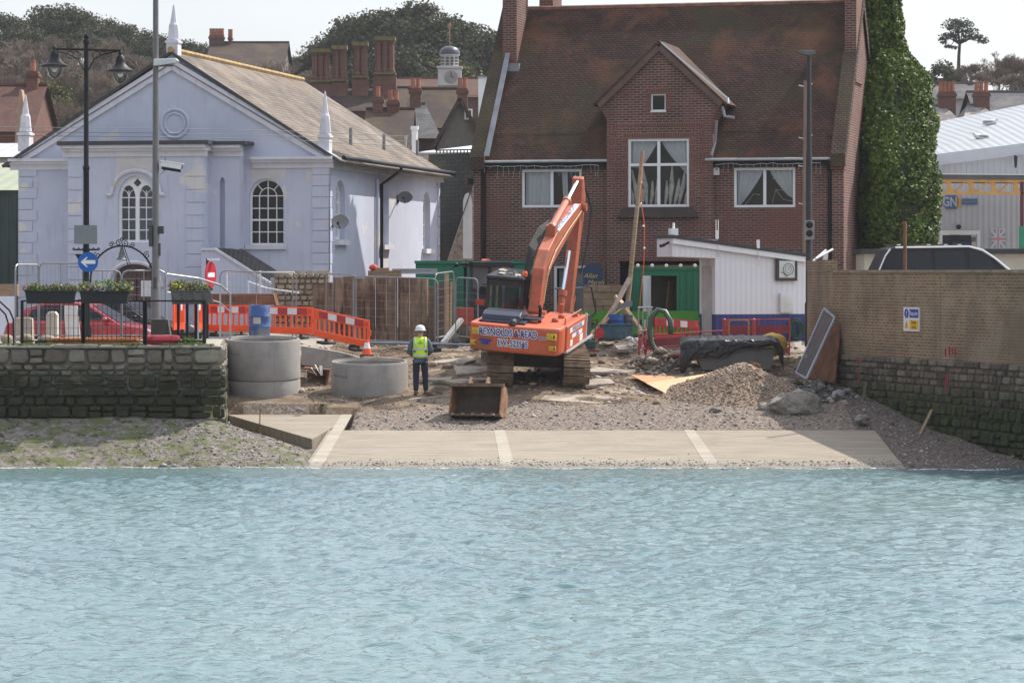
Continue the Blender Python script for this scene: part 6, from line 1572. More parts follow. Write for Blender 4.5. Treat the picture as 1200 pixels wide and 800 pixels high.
# bright green plastic barriers
m_bg = P('bright_green_plastic', (.065,.30,.02), .45, 0, .12, 3)
for (pa, ya, pb, yb, lab) in ((656,86.3,704,86.1,'bright green plastic barrier behind the blue crate and timbers'), (704,86.1,760,85.9,'bright green plastic barrier left of the open cabin door'), (762,85.9,818,85.7,'bright green plastic barrier in front of the open cabin door')):
    ch8('plastic_barrier', lab, (X(pa,ya), ya, Z(396,ya)), (X(pb,yb), yb, Z(397,yb)), 'bright green plastic barriers', m_bg, Z(364,ya)-Z(396,ya), topband=False)
# timber stack, poles, crate, drums
t = thing('timber_stack', 'stack of brown wooden sleepers below the blue arched sign', 'timber stack', at(706,86.8)); zz = t.location.z; z1 = Z(340,86.8)-zz
mb = MB(); rg = random.Random(12); z = 0; k = 0
while z < z1-.05:
    hh_ = .2; x = -.55
    if z < z1*.72 or True:
        while x < .5:
            w_ = rg.uniform(.3,1.1); mb.box(x, min(x+w_-.01,.56), rg.uniform(-.32,-.28), .3, z, z+hh_-.012); x += w_
    z += hh_
mb.build('sleeper', P('sleeper_brown', (.27,.20,.135), .9, 0, .35, 3, .4, 20), t, bevel=.008); t.children[0]['kind'] = 'stuff'
def pole(name, lab, a, b_, r, mat, cat='pole', group=None, sq=False):
    a, b_ = Vector(a), Vector(b_); t = thing(name, lab, cat, a, 0, group); mb = MB()
    (mb.beam((0,0,0), b_-a, r*2, r*1.4) if sq else mb.tube([(0,0,0), b_-a], [r, r*.8], 8)); mb.build('shaft', mat, t); return t
pole('scaffold_pole', 'very tall leaning timber pole with an orange cord', W(734,372,85), W(753,178,86.5), .075, M['timber'])
pole('leaning_timber', 'grey timber propped up to the right against the tall pole', W(698,402,84), W(738,326,85.3), .06, P('grey_timber', (.33,.27,.23), .85, 0, .25, 4), 'timber', 'timbers propped at the tall pole', True)
pole('leaning_timber', 'pale timber propped up to the left against the tall pole', W(753,390,84.2), W(722,347,85.0), .07, M['newwood'], 'timber', 'timbers propped at the tall pole', True)
t = thing('festoon_cord', 'orange cord with white lamps hanging in front of the big window', 'cord', W(751,345,86.4)); o0 = Vector(t.location)
pts = [W(754,182,86.4)-o0, W(751,235,86.4)-o0, W(755.5,265,86.4)-o0, W(754.5,310,86.4)-o0, W(750,352,86.4)-o0, W(748,392,86.4)-o0]
mb = MB(); mb.tube(pts, .014, 5); mb.build('cable', P('cord_orange', (.7,.15,.04), .6), t)
mb = MB()
for py, px in ((214,751.5), (239,751), (265,754), (291,755)): mb.ball(W(px,py,86.35)-o0, .035, 2)
mb.build('lamp', M['white'], t)
Yk = 84.3; t = thing('crate', 'scuffed blue grey steel crate at the foot of the leaning timbers', 'crate', (X(722,Yk), Yk, Z(399,Yk))); w = 38/2*Yk/FPX
mb = MB(); mb.box(-w, w, -.35, .35, .06, .43); mb.box(-w-.02, w+.02, -.37, .37, .431, .47); mb.build('box', P('blue_grey_steel', (.05,.115,.15), .6, .1, .3, 3, .2, 20, (.2,.17,.12), 3, .62), t, bevel=.01); mb = MB()
for x in (-w+.1, w-.1): mb.box(x-.06, x+.06, -.3, .3, 0, .058)
mb.build('skid', M['timber'], t)
def drum(lab, loc, r, h, mat, label=False):
    t = thing('drum', lab, 'drum', loc, 0); mb = MB()
    mb.lathe([(0,0), (r*.97,0), (r,.03), (r,h*.32), (r*1.03,h*.34), (r,h*.36), (r,h*.64), (r*1.03,h*.66), (r,h*.68), (r,h-.04), (r*.95,h), (r*.9,h-.02), (0,h-.02)], (0,0,0), 28); o = mb.build('barrel', mat, t, smooth=True)
    if label:
        mb = MB(); n = 6
        for k in range(n): a, b_ = R(-120+k*7), R(-120+(k+1)*7); mb.face([((r+.004)*math.cos(a),(r+.004)*math.sin(a),h*.42), ((r+.004)*math.cos(b_),(r+.004)*math.sin(b_),h*.42), ((r+.004)*math.cos(b_),(r+.004)*math.sin(b_),h*.62), ((r+.004)*math.cos(a),(r+.004)*math.sin(a),h*.62)])
        mb.build('sticker', P('sticker', (.5,.47,.44), .7), o)
    return t
m_bd = P('blue_drum', (.03,.10,.30), .45, 0, .2, 3, dirt=(.22,.24,.27), dirt_s=2, dirt_at=.52)
drum('short blue drum standing on the blue grey crate', (X(722,84.5), 84.4, Z(388,84.5)), .22, .48, P('blue_tub', (.025,.09,.33), .45, 0, .2, 4))
drum('dark grey drum beside the short blue drum on the crate', (X(735,84.5), 84.5, Z(388,84.5)), .16, .46, P('grey_tub', (.09,.09,.1), .5))
t = thing('shovel', 'shovel with a grey blade lying over the blue drum', 'shovel', W(727,370,84.1)); o0 = Vector(t.location); mb = MB(); mb.tube([(0,0,0), W(737,352,84.3)-o0], .02, 6); mb.build('handle', M['timber'], t)
mb = MB(); a, b_ = W(722,362,83.9)-o0, W(741,356,84.0)-o0; mb.prism([(a.x,a.z), (b_.x,b_.z-.06), (b_.x,b_.z+.1), (a.x+.2,a.z+.18)], .03, -.2); mb.build('blade', P('shovel_steel', (.2,.2,.23), .4, .5), t)
t = thing('tool_bundle', 'bundle of long handled tools lying against the timber stack', 'tools', W(690,398,84.0)); o0 = Vector(t.location); rg = random.Random(8); mb = MB()
for k in range(9): mb.tube([W(686+rg.uniform(0,10),396+rg.uniform(-3,3),83.7)-o0, W(722+rg.uniform(-6,6),366+rg.uniform(-8,8),84.6)-o0], .018, 5)
mb.build('handle', P('ash_handle', (.5,.33,.2), .7, 0, .3, 4), t); t.children[0]['kind'] = 'stuff'
mb = MB(); mb.box(-.2,.05,-.25,-.1,.0,.2); mb.prism([(.1,.02),(.42,.08),(.4,.3),(.25,.34)], .08, -.2); mb.build('tool_head', P('tool_red', (.55,.03,.03), .5), t)
t = thing('plate_compactor', 'dark green plate compactor beside the excavator tracks', 'compactor', W(686,412,82.5)); mb = MB(); mb.box(-.38,.38,-.3,.3,.0,.07); mb.prism([(-.38,.07),(-.5,.2),(-.45,.2),(-.34,.1)], .5, -.25); mb.build('base_plate', M['rust'], t); mb = MB(); mb.box(-.28,.28,-.2,.2,.08,.3); mb.ball((0,0,.33), .16, 2, (1.2,1,.6)); mb.build('engine', P('machine_green', (.02,.06,.05), .4), t, bevel=.02)
mb = MB(); mb.tube([(-.25,.1,.25), (-.3,.5,.75), (.3,.5,.75), (.25,.1,.25)], .02, 6); mb.build('handle', M['black'], t)
for i, (q, lab) in enumerate((([PT(718,402,83.2), PT(730,401,83.4), PT(738,408,82.3), PT(724,409,82.2)], 'grey board lying flat in front of the blue crate, the left one'), ([PT(729,400,83.6), PT(735,400,83.6), PT(742,407,82.6), PT(737,408,82.4)], 'narrow grey board lying in front of the blue crate, the right one'))):
    slab('board', lab, 'board', q, .04, P('grey_board', (.28,.24,.2), .85, 0, .2, 4), 'boards in front of the crate')
t = thing('rubbish_pile', 'little pile of white plastic rubbish beside the faded red barrier', 'rubbish', W(742,408,82.6)); mb = MB(); rg = random.Random(6)
for k in range(14): mb.ball((rg.uniform(-.12,.2), rg.uniform(-.2,.2), rg.uniform(.02,.3)), rg.uniform(.04,.09), 1, (1.4,1,.5), .6, rg)
mb.build('plastic', P('white_plastic', (.55,.55,.56), .6, 0, .3, 5), t); t.children[0]['kind'] = 'stuff'
# photography sign
Ys = 89.6; t = thing('arched_sign', 'dark blue arched sign with gold script by the house door', 'sign', (X(695,Ys), Ys, 2.58)); w = 12*Ys/FPX; zt_ = Z(309,Ys)-2.58; zl = Z(349,Ys)-2.58
poly = [(-w,zl), (w,zl), (w,zt_-.22)] + [(w*math.cos(a*math.pi/10), zt_-.22+.22*math.sin(a*math.pi/10)) for a in range(1,10)] + [(-w,zt_-.22)]
mb = MB(); mb.prism(poly, .05, 0); sb_ = mb.build('board', P('sign_navy', (.015,.04,.10), .45, 0, .1), t)
m_gold = P('gold_letter', (.55,.42,.12), .5)
text('Allan', .20, m_gold, sb_, (-.08,-.004,zt_-.36), extrude=.001, shear=.35); text('Marsh', .20, m_gold, sb_, (.07,-.004,zt_-.56), extrude=.001, shear=.35); text('Photography', .105, m_gold, sb_, (0,-.004,zt_-.79), extrude=.001, shear=.2)
mb = MB(); mb.box(-w+.03,-w+.09,.051,.1,0,zt_-.3); mb.box(w-.09,w-.03,.051,.1,0,zt_-.3); mb.build('leg', M['black'], t)
pole('scaffold_rail', 'long grey scaffold tube in front of the house wall', W(650,338,88.9), W(744,335.5,88.9), .028, P('blue_steel', (.2,.25,.33), .45, .5), 'rail')

# second digger behind the fence
Yd = 86.6; t = thing('excavator', 'black cabbed red digger parked behind the wire fence', 'excavator', (X(572,Yd), Yd, ZG(X(572,Yd),Yd)), R(8)); z0 = t.location.z; zt_ = Z(307,Yd)-z0
mb = MB(); mb.box(-.62,.62,-.75,.75,.95,1.25)
for x in (-.58,-.05,.58):
    for y in (-.7,.7): mb.box(x-.045,x+.045,y-.045,y+.045,1.251,zt_-.12)
mb.box(-.62,.62,-.74,-.68,1.251,1.55); mb.prism([(-.66,zt_-.14), (.66,zt_-.14), (.64,zt_-.02), (.5,zt_+.02), (-.66,zt_)], 1.6, -.8); cb2 = mb.build('cab', m_cab, t, bevel=.02)
mb = MB(); mb.face([(-.55,-.60,1.28),(-.1,-.6,1.28),(-.1,-.6,zt_-.14),(-.55,-.6,zt_-.14)]); mb.face([(-.55,-.7,1.55),(.55,-.7,1.55),(.55,-.7,zt_-.14),(-.55,-.7,zt_-.14)]); mb.face([(.58,-.65,1.25),(.58,.65,1.25),(.58,.65,zt_-.14),(.58,-.65,zt_-.14)]); mb.build('cab_glass', P('grey_cab_glass', (.13,.135,.14), .08, 0, .15, 1, spec=.8), cb2)
mb = MB(); mb.box(-.85,.75,-.95,1.2,.72,.949); mb.build('body', m_cab, t, bevel=.03); mb = MB(); mb.box(-.98,-.55,-1.05,-.4,.5,1.0); mb.build('side_box', P('digger_red', (.45,.06,.035), .45), t, bevel=.03)
for sx in (-.62,.42):
    mb = MB(); mb.prism([(-1.0,.1), (-.8,.0), (.8,.0), (1.0,.1), (1.1,.32), (1.0,.55), (.8,.66), (-.8,.66), (-1.0,.55), (-1.1,.32)], .4, sx-.1, 'x'); mb.build('track', m_track, t)
mb = MB(); mb.tube([(-.6,.2,zt_-.05), (-.95,.2,zt_-.1), (-1.0,.2,zt_-.16)], .03, 6); mb.box(-.75,-.55,-.82,-.74,zt_-.12,zt_); mb.ball((-.72,-.8,zt_-.06),.06,2); mb.ball((-.92,.1,zt_-.08),.07,2); mb.split('work_lamp', M['black'], cb2)
mb = MB(); mb.prism([(.9,1.0),(1.6,2.0),(2.6,2.4),(2.7,2.2),(1.8,1.7),(1.1,.9)], .25, .15, 'x'); mb.build('boom', P('digger_red', (.45,.06,.035), .45), t)

# sheet pile wall
Yp = 85.6; t = thing('sheet_pile_wall', 'tall rusty brown wall of upright sheet piles behind the wire fence', 'sheet piles', (X(366,Yp), Yp, 2.2))
m_pile = P('sheet_pile', (.30,.21,.14), .85, 0, .35, 1.6, .4, 18, (.10,.05,.03), 1.1, .47, stretch=(1.6,1.6,.45))
tops = [(366,383,333), (383,390,331), (390,402,325), (402,415,324), (415,428,326), (428,440,324), (440,453,326), (453,466,325), (466,480,326), (480,493,325), (493,502,326)]
for i, (a, b_, pt) in enumerate(tops):
    x0, x1 = X(a,Yp)-t.location.x, X(b_,Yp)-t.location.x; y = .0 if i % 2 else .09; z1 = Z(pt,Yp)-2.2; w_ = x1-x0
    mb = MB(); mb.prism([(x0+.004,y), (x0+w_*.22,y-.07), (x1-w_*.22,y-.07), (x1-.004,y), (x1-.004,y+.02), (x1-w_*.2,y-.045), (x0+w_*.2,y-.045), (x0+.004,y+.02)], z1+.25, -.25, 'z'); mb.build('sheet_pile', m_pile, t)
t = thing('sheet_pile_stack', 'darker brown sheet piles beside the tall rusty wall', 'sheet piles', (X(515,85.2), 85.2, 2.2)); mb = MB()
mb.box(-.31,-.12,0,.06,-.2,Z(335,85.2)-2.2); mb.box(-.11,.12,.03,.09,-.2,Z(333,85.2)-2.2); mb.box(.13,.3,0,.06,-.2,Z(336,85.2)-2.2); mb.build('sheet_pile', P('dark_pile', (.13,.085,.06), .85, 0, .35, 2, .4, 18, stretch=(1.5,1.5,.5)), t); t.children[0]['kind'] = 'stuff'
pole('timber_post', 'pale upright timber beside the darker sheet piles, the left of two', (X(524,84.7),84.7,2.2), W(524,320,84.7), .05, M['newwood'], 'post', 'upright timbers by the sheet piles', True)
pole('timber_post', 'pale upright timber beside the darker sheet piles, the right of two', (X(528,84.5),84.5,2.2), W(529,330,84.5), .04, M['newwood'], 'post', 'upright timbers by the sheet piles', True)
pole('alu_plank', 'pale perforated plank leaning behind the wire fence', W(519,402,84.0), W(541,374,84.6), .07, P('alu_white', (.6,.6,.58), .5, .2), 'plank', None, True)
t = thing('timber_offcuts', 'short brown timbers and a red bag on top of the sheet pile wall', 'timbers', W(452,322,86.3)); mb = MB(); mb.box(-.5,.45,-.2,.2,-.1,.12); mb.box(-.3,.1,-.15,.25,.121,.2); mb.build('timber', M['timber'], t); mb = MB(); mb.ball((-.35,0,.2), .13, 2, (1,1,.8), .2); mb.build('red_bag', P('bag_red', (.5,.04,.03), .7), t)
t = thing('steel_beam', 'pale steel beam lying behind the top of the sheet pile wall', 'beam', W(486,320,86.5)); mb = MB(); mb.box(-.65,.65,-.12,.12,-.02,.03); mb.box(-.65,.65,-.02,.02,.031,.1); mb.box(-.65,.65,-.12,.12,.101,.13); mb.build('beam', M['steel'], t)

# wire site fences
def heras(lab, pA, pB, h, group='wire mesh site fences', mesh=True, foot=True):
    A, B = Vector(pA), Vector(pB); d = B-A; Lh = d.length; ux = d/Lh; t = thing('mesh_fence_panel', lab, 'fence', A, 0, group); Zv = Vector((0,0,1)); r = .022
    mb = MB(); c = .14
    mb.tube([Vector((0,0,0)), Zv*(h-c), Zv*(h-c*.3)+ux*c*.3, Zv*h+ux*c, d-ux*c+Zv*h, d-ux*c*.3+Zv*(h-c*.3), d+Zv*(h-c), d], r, 6)
    mb.tube([Zv*.15, d+Zv*.15], r*.8, 6); mb.tube([ux*Lh/2+Zv*.15, ux*Lh/2+Zv*h], r*.6, 5); mb.build('frame', P('fence_steel', (.27,.275,.29), .5, .5, .15), t)
    if mesh:
        mb = MB(); n = int(Lh/.11)
        for k in range(1, n): mb.tube([ux*Lh*k/n+Zv*.15, ux*Lh*k/n+Zv*h], .0028, 3, cap=False)
        for k in range(1, 8): mb.tube([Zv*(.15+(h-.15)*k/8), d+Zv*(.15+(h-.15)*k/8)], .0028, 3, cap=False)
        mb.build('wire_mesh', P('mesh_wire', (.2,.2,.21), .5, .5), t)
    if foot:
        for k in (0, 1): mb = MB(); q = d*k; mb.box(q.x-.1, q.x+.1, q.y-.3, q.y+.3, q.z-.12, q.z+.02); mb.build('foot', M['rubber'], t, bevel=.015)
    return t
heras('wire fence panel standing before the left half of the sheet pile wall', PB(258,398,84.2), PB(343,402,84.0), Z(319,84)-Z(400,84))
heras('wire fence panel standing before the rusty sheet pile wall', PB(347,401,84.0), PB(417,404,83.8), Z(320,84)-Z(402,84))
heras('wire fence panel between the rusty sheet piles and the worker', PB(414,404,83.7), PB(513,408,83.2), Z(325,83.4)-Z(406,83.4))
heras('wire fence panel set at an angle beside the darker sheet piles', PB(510,402,83.6), PB(532,398,85.0), Z(321,84)-Z(402,84))
heras('wire fence panel behind the left side of the orange excavator', PB(534,400,84.2), PB(560,402,83.4), Z(327,84)-Z(402,84))
pole('fence_rail', 'pale steel tube lying along the foot of the wire fence', W(405,401,83.4), W(562,404,82.9), .04, P('blue_steel', (.3,.32,.36), .45, .5), 'rail')

# orange barriers by the drum
OB = 'orange plastic barriers'
ch8('plastic_barrier', 'orange plastic barrier left of the blue drum', PB(242,393,82.0), PB(293,394,81.8), OB, h=.84)
ch8('plastic_barrier', 'orange plastic barrier partly hidden behind the blue drum', PB(296,395,82.1), PB(367,397,81.6), OB, h=.86)
ch8('plastic_barrier', 'orange plastic barrier tilting downhill towards the traffic cone', PB(368,399,81.2), PB(433,413,80.4), OB, h=.86)
ch8('plastic_barrier', 'orange plastic barrier end on behind the right flower planter', PB(203,392,80.6), PB(216,391,82.2), OB, h=.86)
ch8('plastic_barrier', 'orange plastic barrier end on just left of the long orange row', PB(228,392,80.4), PB(242,391,81.9), OB, h=.86)
drum('tall faded blue drum standing in front of the orange barriers', (X(304,80.6), 80.6, Z(395,80.6)), .285, .86, m_bd, True)
Yc3 = 80.2; t = thing('traffic_cone', 'small orange and white traffic cone at the end of the barriers', 'traffic cone', PB(430,417,Yc3)); hC = .44
mb = MB(); mb.box(-.18,.18,-.18,.18,0,.04); mb.build('base', M['rubber'], t, bevel=.01); mb = MB(); mb.lathe([(.13,.04), (.095,.20)], (0,0,0), 18); mb.lathe([(.055,.36), (.035,.44), (0,.44)], (0,0,0), 18); mb.build('cone', M['orangeplastic'], t, smooth=True); mb = MB(); mb.lathe([(.095,.2), (.055,.36)], (0,0,0), 18); mb.build('sleeve', M['white'], t, smooth=True)
t = thing('concrete_block_wall', 'low sloping concrete wall below the tilted orange barrier', 'wall', PB(353,425,79.4)); o0 = Vector(t.location); q = [PB(353,428,79.4), PB(425,436,79.0), PB(420,419,79.0), PB(396,412,79.2), PB(353,405,79.4)]
mb = MB(); mb.prism([(p[0]-o0.x, p[2]-o0.z) for p in q], .3, 0); mb.build('block', M['concrete'], t, bevel=.02)
t = thing('scrap_skip', 'rusty scrap trough with white shards beside the stacked rings', 'trough', PB(372,455,78.2)); mb = MB(); mb.prism([(-.28,.0), (.25,0), (.34,.5), (-.36,.55), (-.34,.5), (.28,.46), (.2,.04), (-.24,.04)], .7, -.2); mb.box(-.3,.25,.45,.5,.05,.45); mb.build('trough', M['rust'], t)
mb = MB(); 
for a, b_ in (((-.15,.55),(.0,.35)), ((-.05,.62),(.08,.4)), ((-.22,.45),(-.02,.4)), ((.1,.6),(.12,.35))): mb.beam((a[0],-.22,a[1]), (b_[0],-.24,b_[1]), .09, .012)
mb.build('shard', P('white_shard', (.65,.63,.6), .6), t)
t = thing('rusty_tray', 'long shallow rusty steel tray behind the orange barriers', 'tray', W(282,358,84.6)); w = 41*84.6/FPX; mb = MB(); mb.prism([(-w,.28), (w*.9,.28), (w,.0), (w*1.02,.0), (w*.93,.33), (-w,.33)], 1.2, 0); mb.box(-w,w,1.1,1.2,0,.3); mb.box(-w,w*.95,0,.05,.02,.279); mb.build('tray', M['rust'], t)
t = thing('rubble_stone_wall', 'pale rough stone wall stump behind the orange barriers', 'wall', (X(320,86.4), 86.4, 2.6)); mb = MB(); w = X(386,86.4)-X(320,86.4); zt_ = Z(315,86.4)-2.6; rg = random.Random(4)
stones(mb, 0, w, 0, zt_, [(.16,0)]*14, lambda x, y, z: (x,y,z), rg, .3, .14, .34); mb.box(.02,w-.02,.1,.45,0,zt_-.06); mb.build('masonry', P('pale_rubble', (.33,.27,.19), .95, 0, .35, 4, .6, 15), t)
# ================================================================ LEFT QUAY OBJECTS
ZD = 2.66
# edge railings
def rail(lab, pA, pB, h, posts=2, bars=True, group='black quay railings'):
    A, B = Vector(pA), Vector(pB); d = B-A; Lh = d.length; ux = d/Lh; Zv = Vector((0,0,1)); t = thing('quay_railing', lab, 'railing', A, 0, group)
    mb = MB(); mb.tube([Zv*h, d+Zv*h], .022, 6); mb.tube([Zv*.1, d+Zv*.1], .016, 6); mb.build('rail', M['black'], t)
    for k in range(posts): q = d*k/(posts-1); mb = MB(); mb.box(q.x-.032,q.x+.032,q.y-.032,q.y+.032,q.z,q.z+h+.01); mb.build('post', M['black'], t)
    if bars:
        mb = MB(); n = max(2, int(Lh/.105))
        for k in range(1, n): q = ux*Lh*k/n; mb.tube([q+Zv*.1, q+Zv*h], .007, 4)
        for zz in (.4, .7): mb.tube([Zv*zz, d+Zv*zz], .004, 4)
        mb.build('bar', M['black'], t); [c for c in t.children if c.name.startswith('bar')][0]['kind'] = 'stuff'
    return t
Yr = 70.45; hR = Z(352.5, Yr)-ZD
rail('black mesh railing on the quay edge under the left flower trough', (X(26,Yr),Yr,ZD), (X(97,Yr),Yr,ZD), hR)
rail('black mesh railing on the quay edge under the middle flower trough', (X(98.5,Yr),Yr,ZD), (X(169,Yr),Yr,ZD), hR)
rail('open black railing on the quay edge right of the red buoy', (X(171,Yr),Yr,ZD), (X(239,Yr),Yr,ZD), hR, 2, False)
rail('short black railing with four posts under the right flower trough', (X(209,Yr+.7),Yr+.7,ZD), (X(240,Yr+.7),Yr+.7,ZD), hR, 4, False)
t = thing('bow_railing', 'black bow topped hoop railing at the far left quay edge', 'railing', (X(-2,Yr),Yr,ZD)); mb = MB()
for k, r_ in ((0,.42), (1,.28)): mb.tube([(r_*math.cos(a*math.pi/16)-.02, 0, (Z(372,Yr)-ZD-.1)+r_*math.sin(a*math.pi/16)) for a in range(9)] and [(-.3,0,hR+.02-k*.15), (.02,0,hR-k*.16), (.26-k*.09,0,hR-.22-k*.1), (.35-k*.12,0,hR-.42-k*.1), (.36-k*.12,0,0)], .022, 6)
mb.build('hoop', M['black'], t)
# flower troughs
m_fl = leafmat('planter_leaf', (.05,.10,.02), (.20,.28,.06), .2, .5, 2)
m_trough = P('trough_black', (.008,.008,.009), .6, 0, .2, 4)
def planter(lab, loc, w, d, h, seed, cols, rz=0, slats=False):
    t = thing('flower_trough', lab, 'planter', loc, rz, 'flower troughs on the quay railing'); rgq = np.random.default_rng(seed)
    mb = MB(); mb.prism([(-w*.46,0), (w*.46,0), (w*.5,h), (-w*.5,h)], d, -d/2); mb.box(-w*.515,w*.515,-d*.53,d*.53,h,h+.03)
    if slats:
        for k in range(4): x = -w*.42+w*.28*k; mb.prism([(x,.03), (x+w*.2,.03), (x+w*.14,h-.02), (x-w*.06,h-.02)], .03, -d/2-.028)
    mb.build('trough', m_trough if not slats else P('trough_grey', (.10,.085,.08), .6, 0, .25, 5), t, bevel=.01)
    cl = np.linspace(-w*.46, w*.46, 9)+rgq.normal(0,.03,9); n = 900
    ci = rgq.integers(0, 9, n); r = rgq.random(n)**.5*.13; a = rgq.uniform(0,6.28,n); hz = rgq.uniform(0,1,n)*(.12+.22*rgq.random(9))[ci]
    pts = np.stack([cl[ci]+r*np.cos(a), r*np.sin(a)*d/.3, h+.02+hz*(1-r*2)], 1); leaves(pts, .055, np.array([0,-.3,.6]), rgq, 'foliage', m_fl, t, (0,0,0))
    for j, (nm, c) in enumerate(cols):
        n = 34; ci = rgq.integers(0, 9, n); r = rgq.random(n)**.5*.15; a = rgq.uniform(0,6.28,n)
        pts = np.stack([cl[ci]+r*np.cos(a), r*np.sin(a)-.05, h+.06+rgq.random(n)*.16*(1-r*2)], 1); o = leaves(pts, .062, np.array([0,-1.2,.4]), rgq, 'blossom', P(nm, c, .6), t, (0,0,0)); o['kind'] = 'stuff'
zt_ = Z(355.5,Yr)-.0
planter('black trough of pink and purple flowers at the left of the quay railing', (X(60.5,Yr),Yr-.14,zt_), 1.16, .3, .27, 1, (('petal_purple',(.18,.03,.10)), ('petal_pink',(.45,.2,.2))))
planter('black trough of yellow, pink and blue flowers in the middle of the quay railing', (X(124,Yr),Yr-.14,zt_), 1.14, .3, .26, 2, (('petal_yellow',(.65,.5,.03)), ('petal_pink',(.45,.2,.2)), ('petal_blue',(.25,.25,.5))))
planter('grey slatted trough of red and purple flowers at the right of the quay railing', (X(224,Yr+.3),Yr+.2,zt_-.02), .90, .34, .29, 3, (('petal_red',(.5,.04,.02)), ('petal_purple',(.18,.03,.10)), ('petal_yellow',(.65,.5,.03))), 0, True)
# temporary fence along the quay
GF = 'wire fences round the quay corner'
def hz(px, py, Y): return (X(px,Y), Y, ZD), Z(py,Y)-ZD
for lab, a, b_ in (('short wire fence panel at the far left of the quay', (18,310,72.6), (45,308,74.6)), ('wire fence panel behind the left flower trough', (46,308.5,74.6), (97,317,74.0)), ('wire fence panel behind the middle flower trough', (98,317,74.0), (142,317,74.2)), ('wire fence panel crossing behind the grey lamp column', (143,317,74.2), (194,321,74.8))):
    pA, h = hz(*a); pB, _ = hz(*b_); heras(lab, pA, pB, h, GF, True, False)
t = thing('handrail', 'galvanised handrail sloping down right of the grey lamp column', 'handrail', (X(195,75), 75, ZD)); o0 = Vector(t.location); mb = MB()
pts = [W(195,321,75)-o0, W(232,326,76)-o0, W(258,334,77)-o0, W(270,345,77.4)-o0]; mb.tube(pts, .03, 6)
for p in (pts[0], pts[1], pts[2], pts[3]): mb.tube([p, Vector((p.x,p.y,0))], .024, 6)
mb.tube([p-Vector((0,0,.45)) for p in pts], .018, 6); mb.build('tube', M['steel'], t)
t = thing('handrail', 'white handrail beside the lean-to and stone stump', 'handrail', (X(266,86), 86, 2.6)); o0 = Vector(t.location); mb = MB()
for pts in ([W(266,357,86)-o0, W(266,319,86)-o0, W(345,319,85.6)-o0], [W(291,350,86.2)-o0, W(291,330,86.2)-o0, W(313,338,86)-o0, W(350,343,85.8)-o0], [W(305,345,86)-o0, W(305,317,86)-o0]): mb.tube(pts, .028, 6)
mb.build('tube', M['white'], t)
# lamp post with two lanterns
Yl = 73.4; xl_ = X(101,Yl); t = thing('street_lamp', 'black ornate lamp post with two hanging lanterns', 'street lamp', (xl_, Yl, ZD)); zz = lambda py: Z(py,Yl)-ZD
mb = MB(); mb.lathe([(.13,0), (.13,.35), (.10,.4), (.085,1.0), (.075,1.02), (.07,zz(200)), (.085,zz(198)), (.085,zz(196)), (.062,zz(194)), (.055,zz(52)), (.085,zz(51)), (.085,zz(48)), (.05,zz(46)), (.07,zz(43)), (.03,zz(40)), (0,zz(38))], (0,0,0), 14); mb.build('post', M['black'], t, smooth=True)
mb = MB(); za = zz(58.5); a0, a1 = X(64,Yl)-xl_, X(141,Yl)-xl_; mb.tube([(a0-.02,0,za+.02), (a1+.02,0,za-.02)], .03, 6); 
for s_, e in ((-1,a0), (1,a1)):
    mb.tube([(s_*.06,0,za-.5), (s_*.2,0,za-.22), (s_*.45,0,za-.1), (e*.9,0,za-.04)], .016, 5)
    for q in (.3,.5): mb.tube([(e*q+.1*math.cos(a*math.pi/6),0,za-.13+.09*math.sin(a*math.pi/6)) for a in range(11)], .009, 4)
mb.build('arm', M['black'], t)
m_globe = glassmat('lamp_globe', refl=.4); m_globe.node_tree.nodes['Transparent BSDF'].inputs[0].default_value = (.93,.93,.93,1)
for e, dz in ((a0,.02), (a1,-.10)):
    zl = za+dz+.02; mb = MB(); mb.lathe([(0,.08), (.03,.05), (.05,0), (.05,-.05), (.10,-.10), (.12,-.2), (.13,-.26), (.22,-.36), (.32,-.42), (.32,-.45), (.0,-.43)], (e,0,zl), 20); lt = mb.build('lantern', M['black'], t, smooth=True)
    mb = MB(); mb.lathe([(.19,-.45), (.19,-.55), (.14,-.68), (.06,-.75), (0,-.76)], (e,0,zl), 18); mb.build('globe', m_globe, lt, smooth=True); mb = MB(); mb.ball((e,0,zl-.52), .07, 2); mb.build('bulb', M['white'], lt)
# signs on the lamp post
t = thing('rectangular_sign', 'plain grey back of a rectangular sign on the black lamp post', 'sign', (xl_, Yl-.09, Z(275,Yl))); mb = MB(); w, h = 13.5*Yl/FPX, 11*Yl/FPX; mb.box(-w,w,-.012,.012,-h,h); mb.build('plate', P('sign_back_grey', (.22,.24,.25), .45, .3, .08), t); mb = MB(); mb.box(-w,w,.013,.03,-.1,-.06); mb.box(-w,w,.013,.03,.06,.1); mb.build('channel', M['steel'], t)
t = thing('round_sign', 'round blue sign with a white arrow pointing left', 'sign', (X(104,Yl), Yl-.11, Z(307,Yl))); mb = MB(); mb.lathe([(0,.0), (.245,0), (.245,.02), (0,.02)], (0,0,0), 36); s_ = mb.build('disc', P('sign_blue', (.01,.11,.42), .35, 0, .05), t); s_.rotation_euler = (R(90),0,0)
mb = MB(); mb.prism([(-.18,0), (-.04,.12), (-.0,.12), (-.07,.045), (.18,.045), (.18,-.045), (-.07,-.045), (0,-.12), (-.04,-.12)], .004, -.027); mb.build('arrow', M['white'], t)
t = thing('triangular_sign', 'dark back of a triangular sign behind the round blue sign', 'sign', (X(95,Yl), Yl+.1, Z(304,Yl))); mb = MB(); mb.prism([(-.16,.13), (.16,.13), (0,-.16)], .015, 0); mb.build('plate', M['black'], t)
t = thing('lamp_bracket', 'black scrolled bracket ring round the lamp post above the blue sign', 'bracket', (xl_, Yl, Z(292.5,Yl))); mb = MB(); mb.tube([(-.32,0,0), (.32,0,0)], .02, 5); 
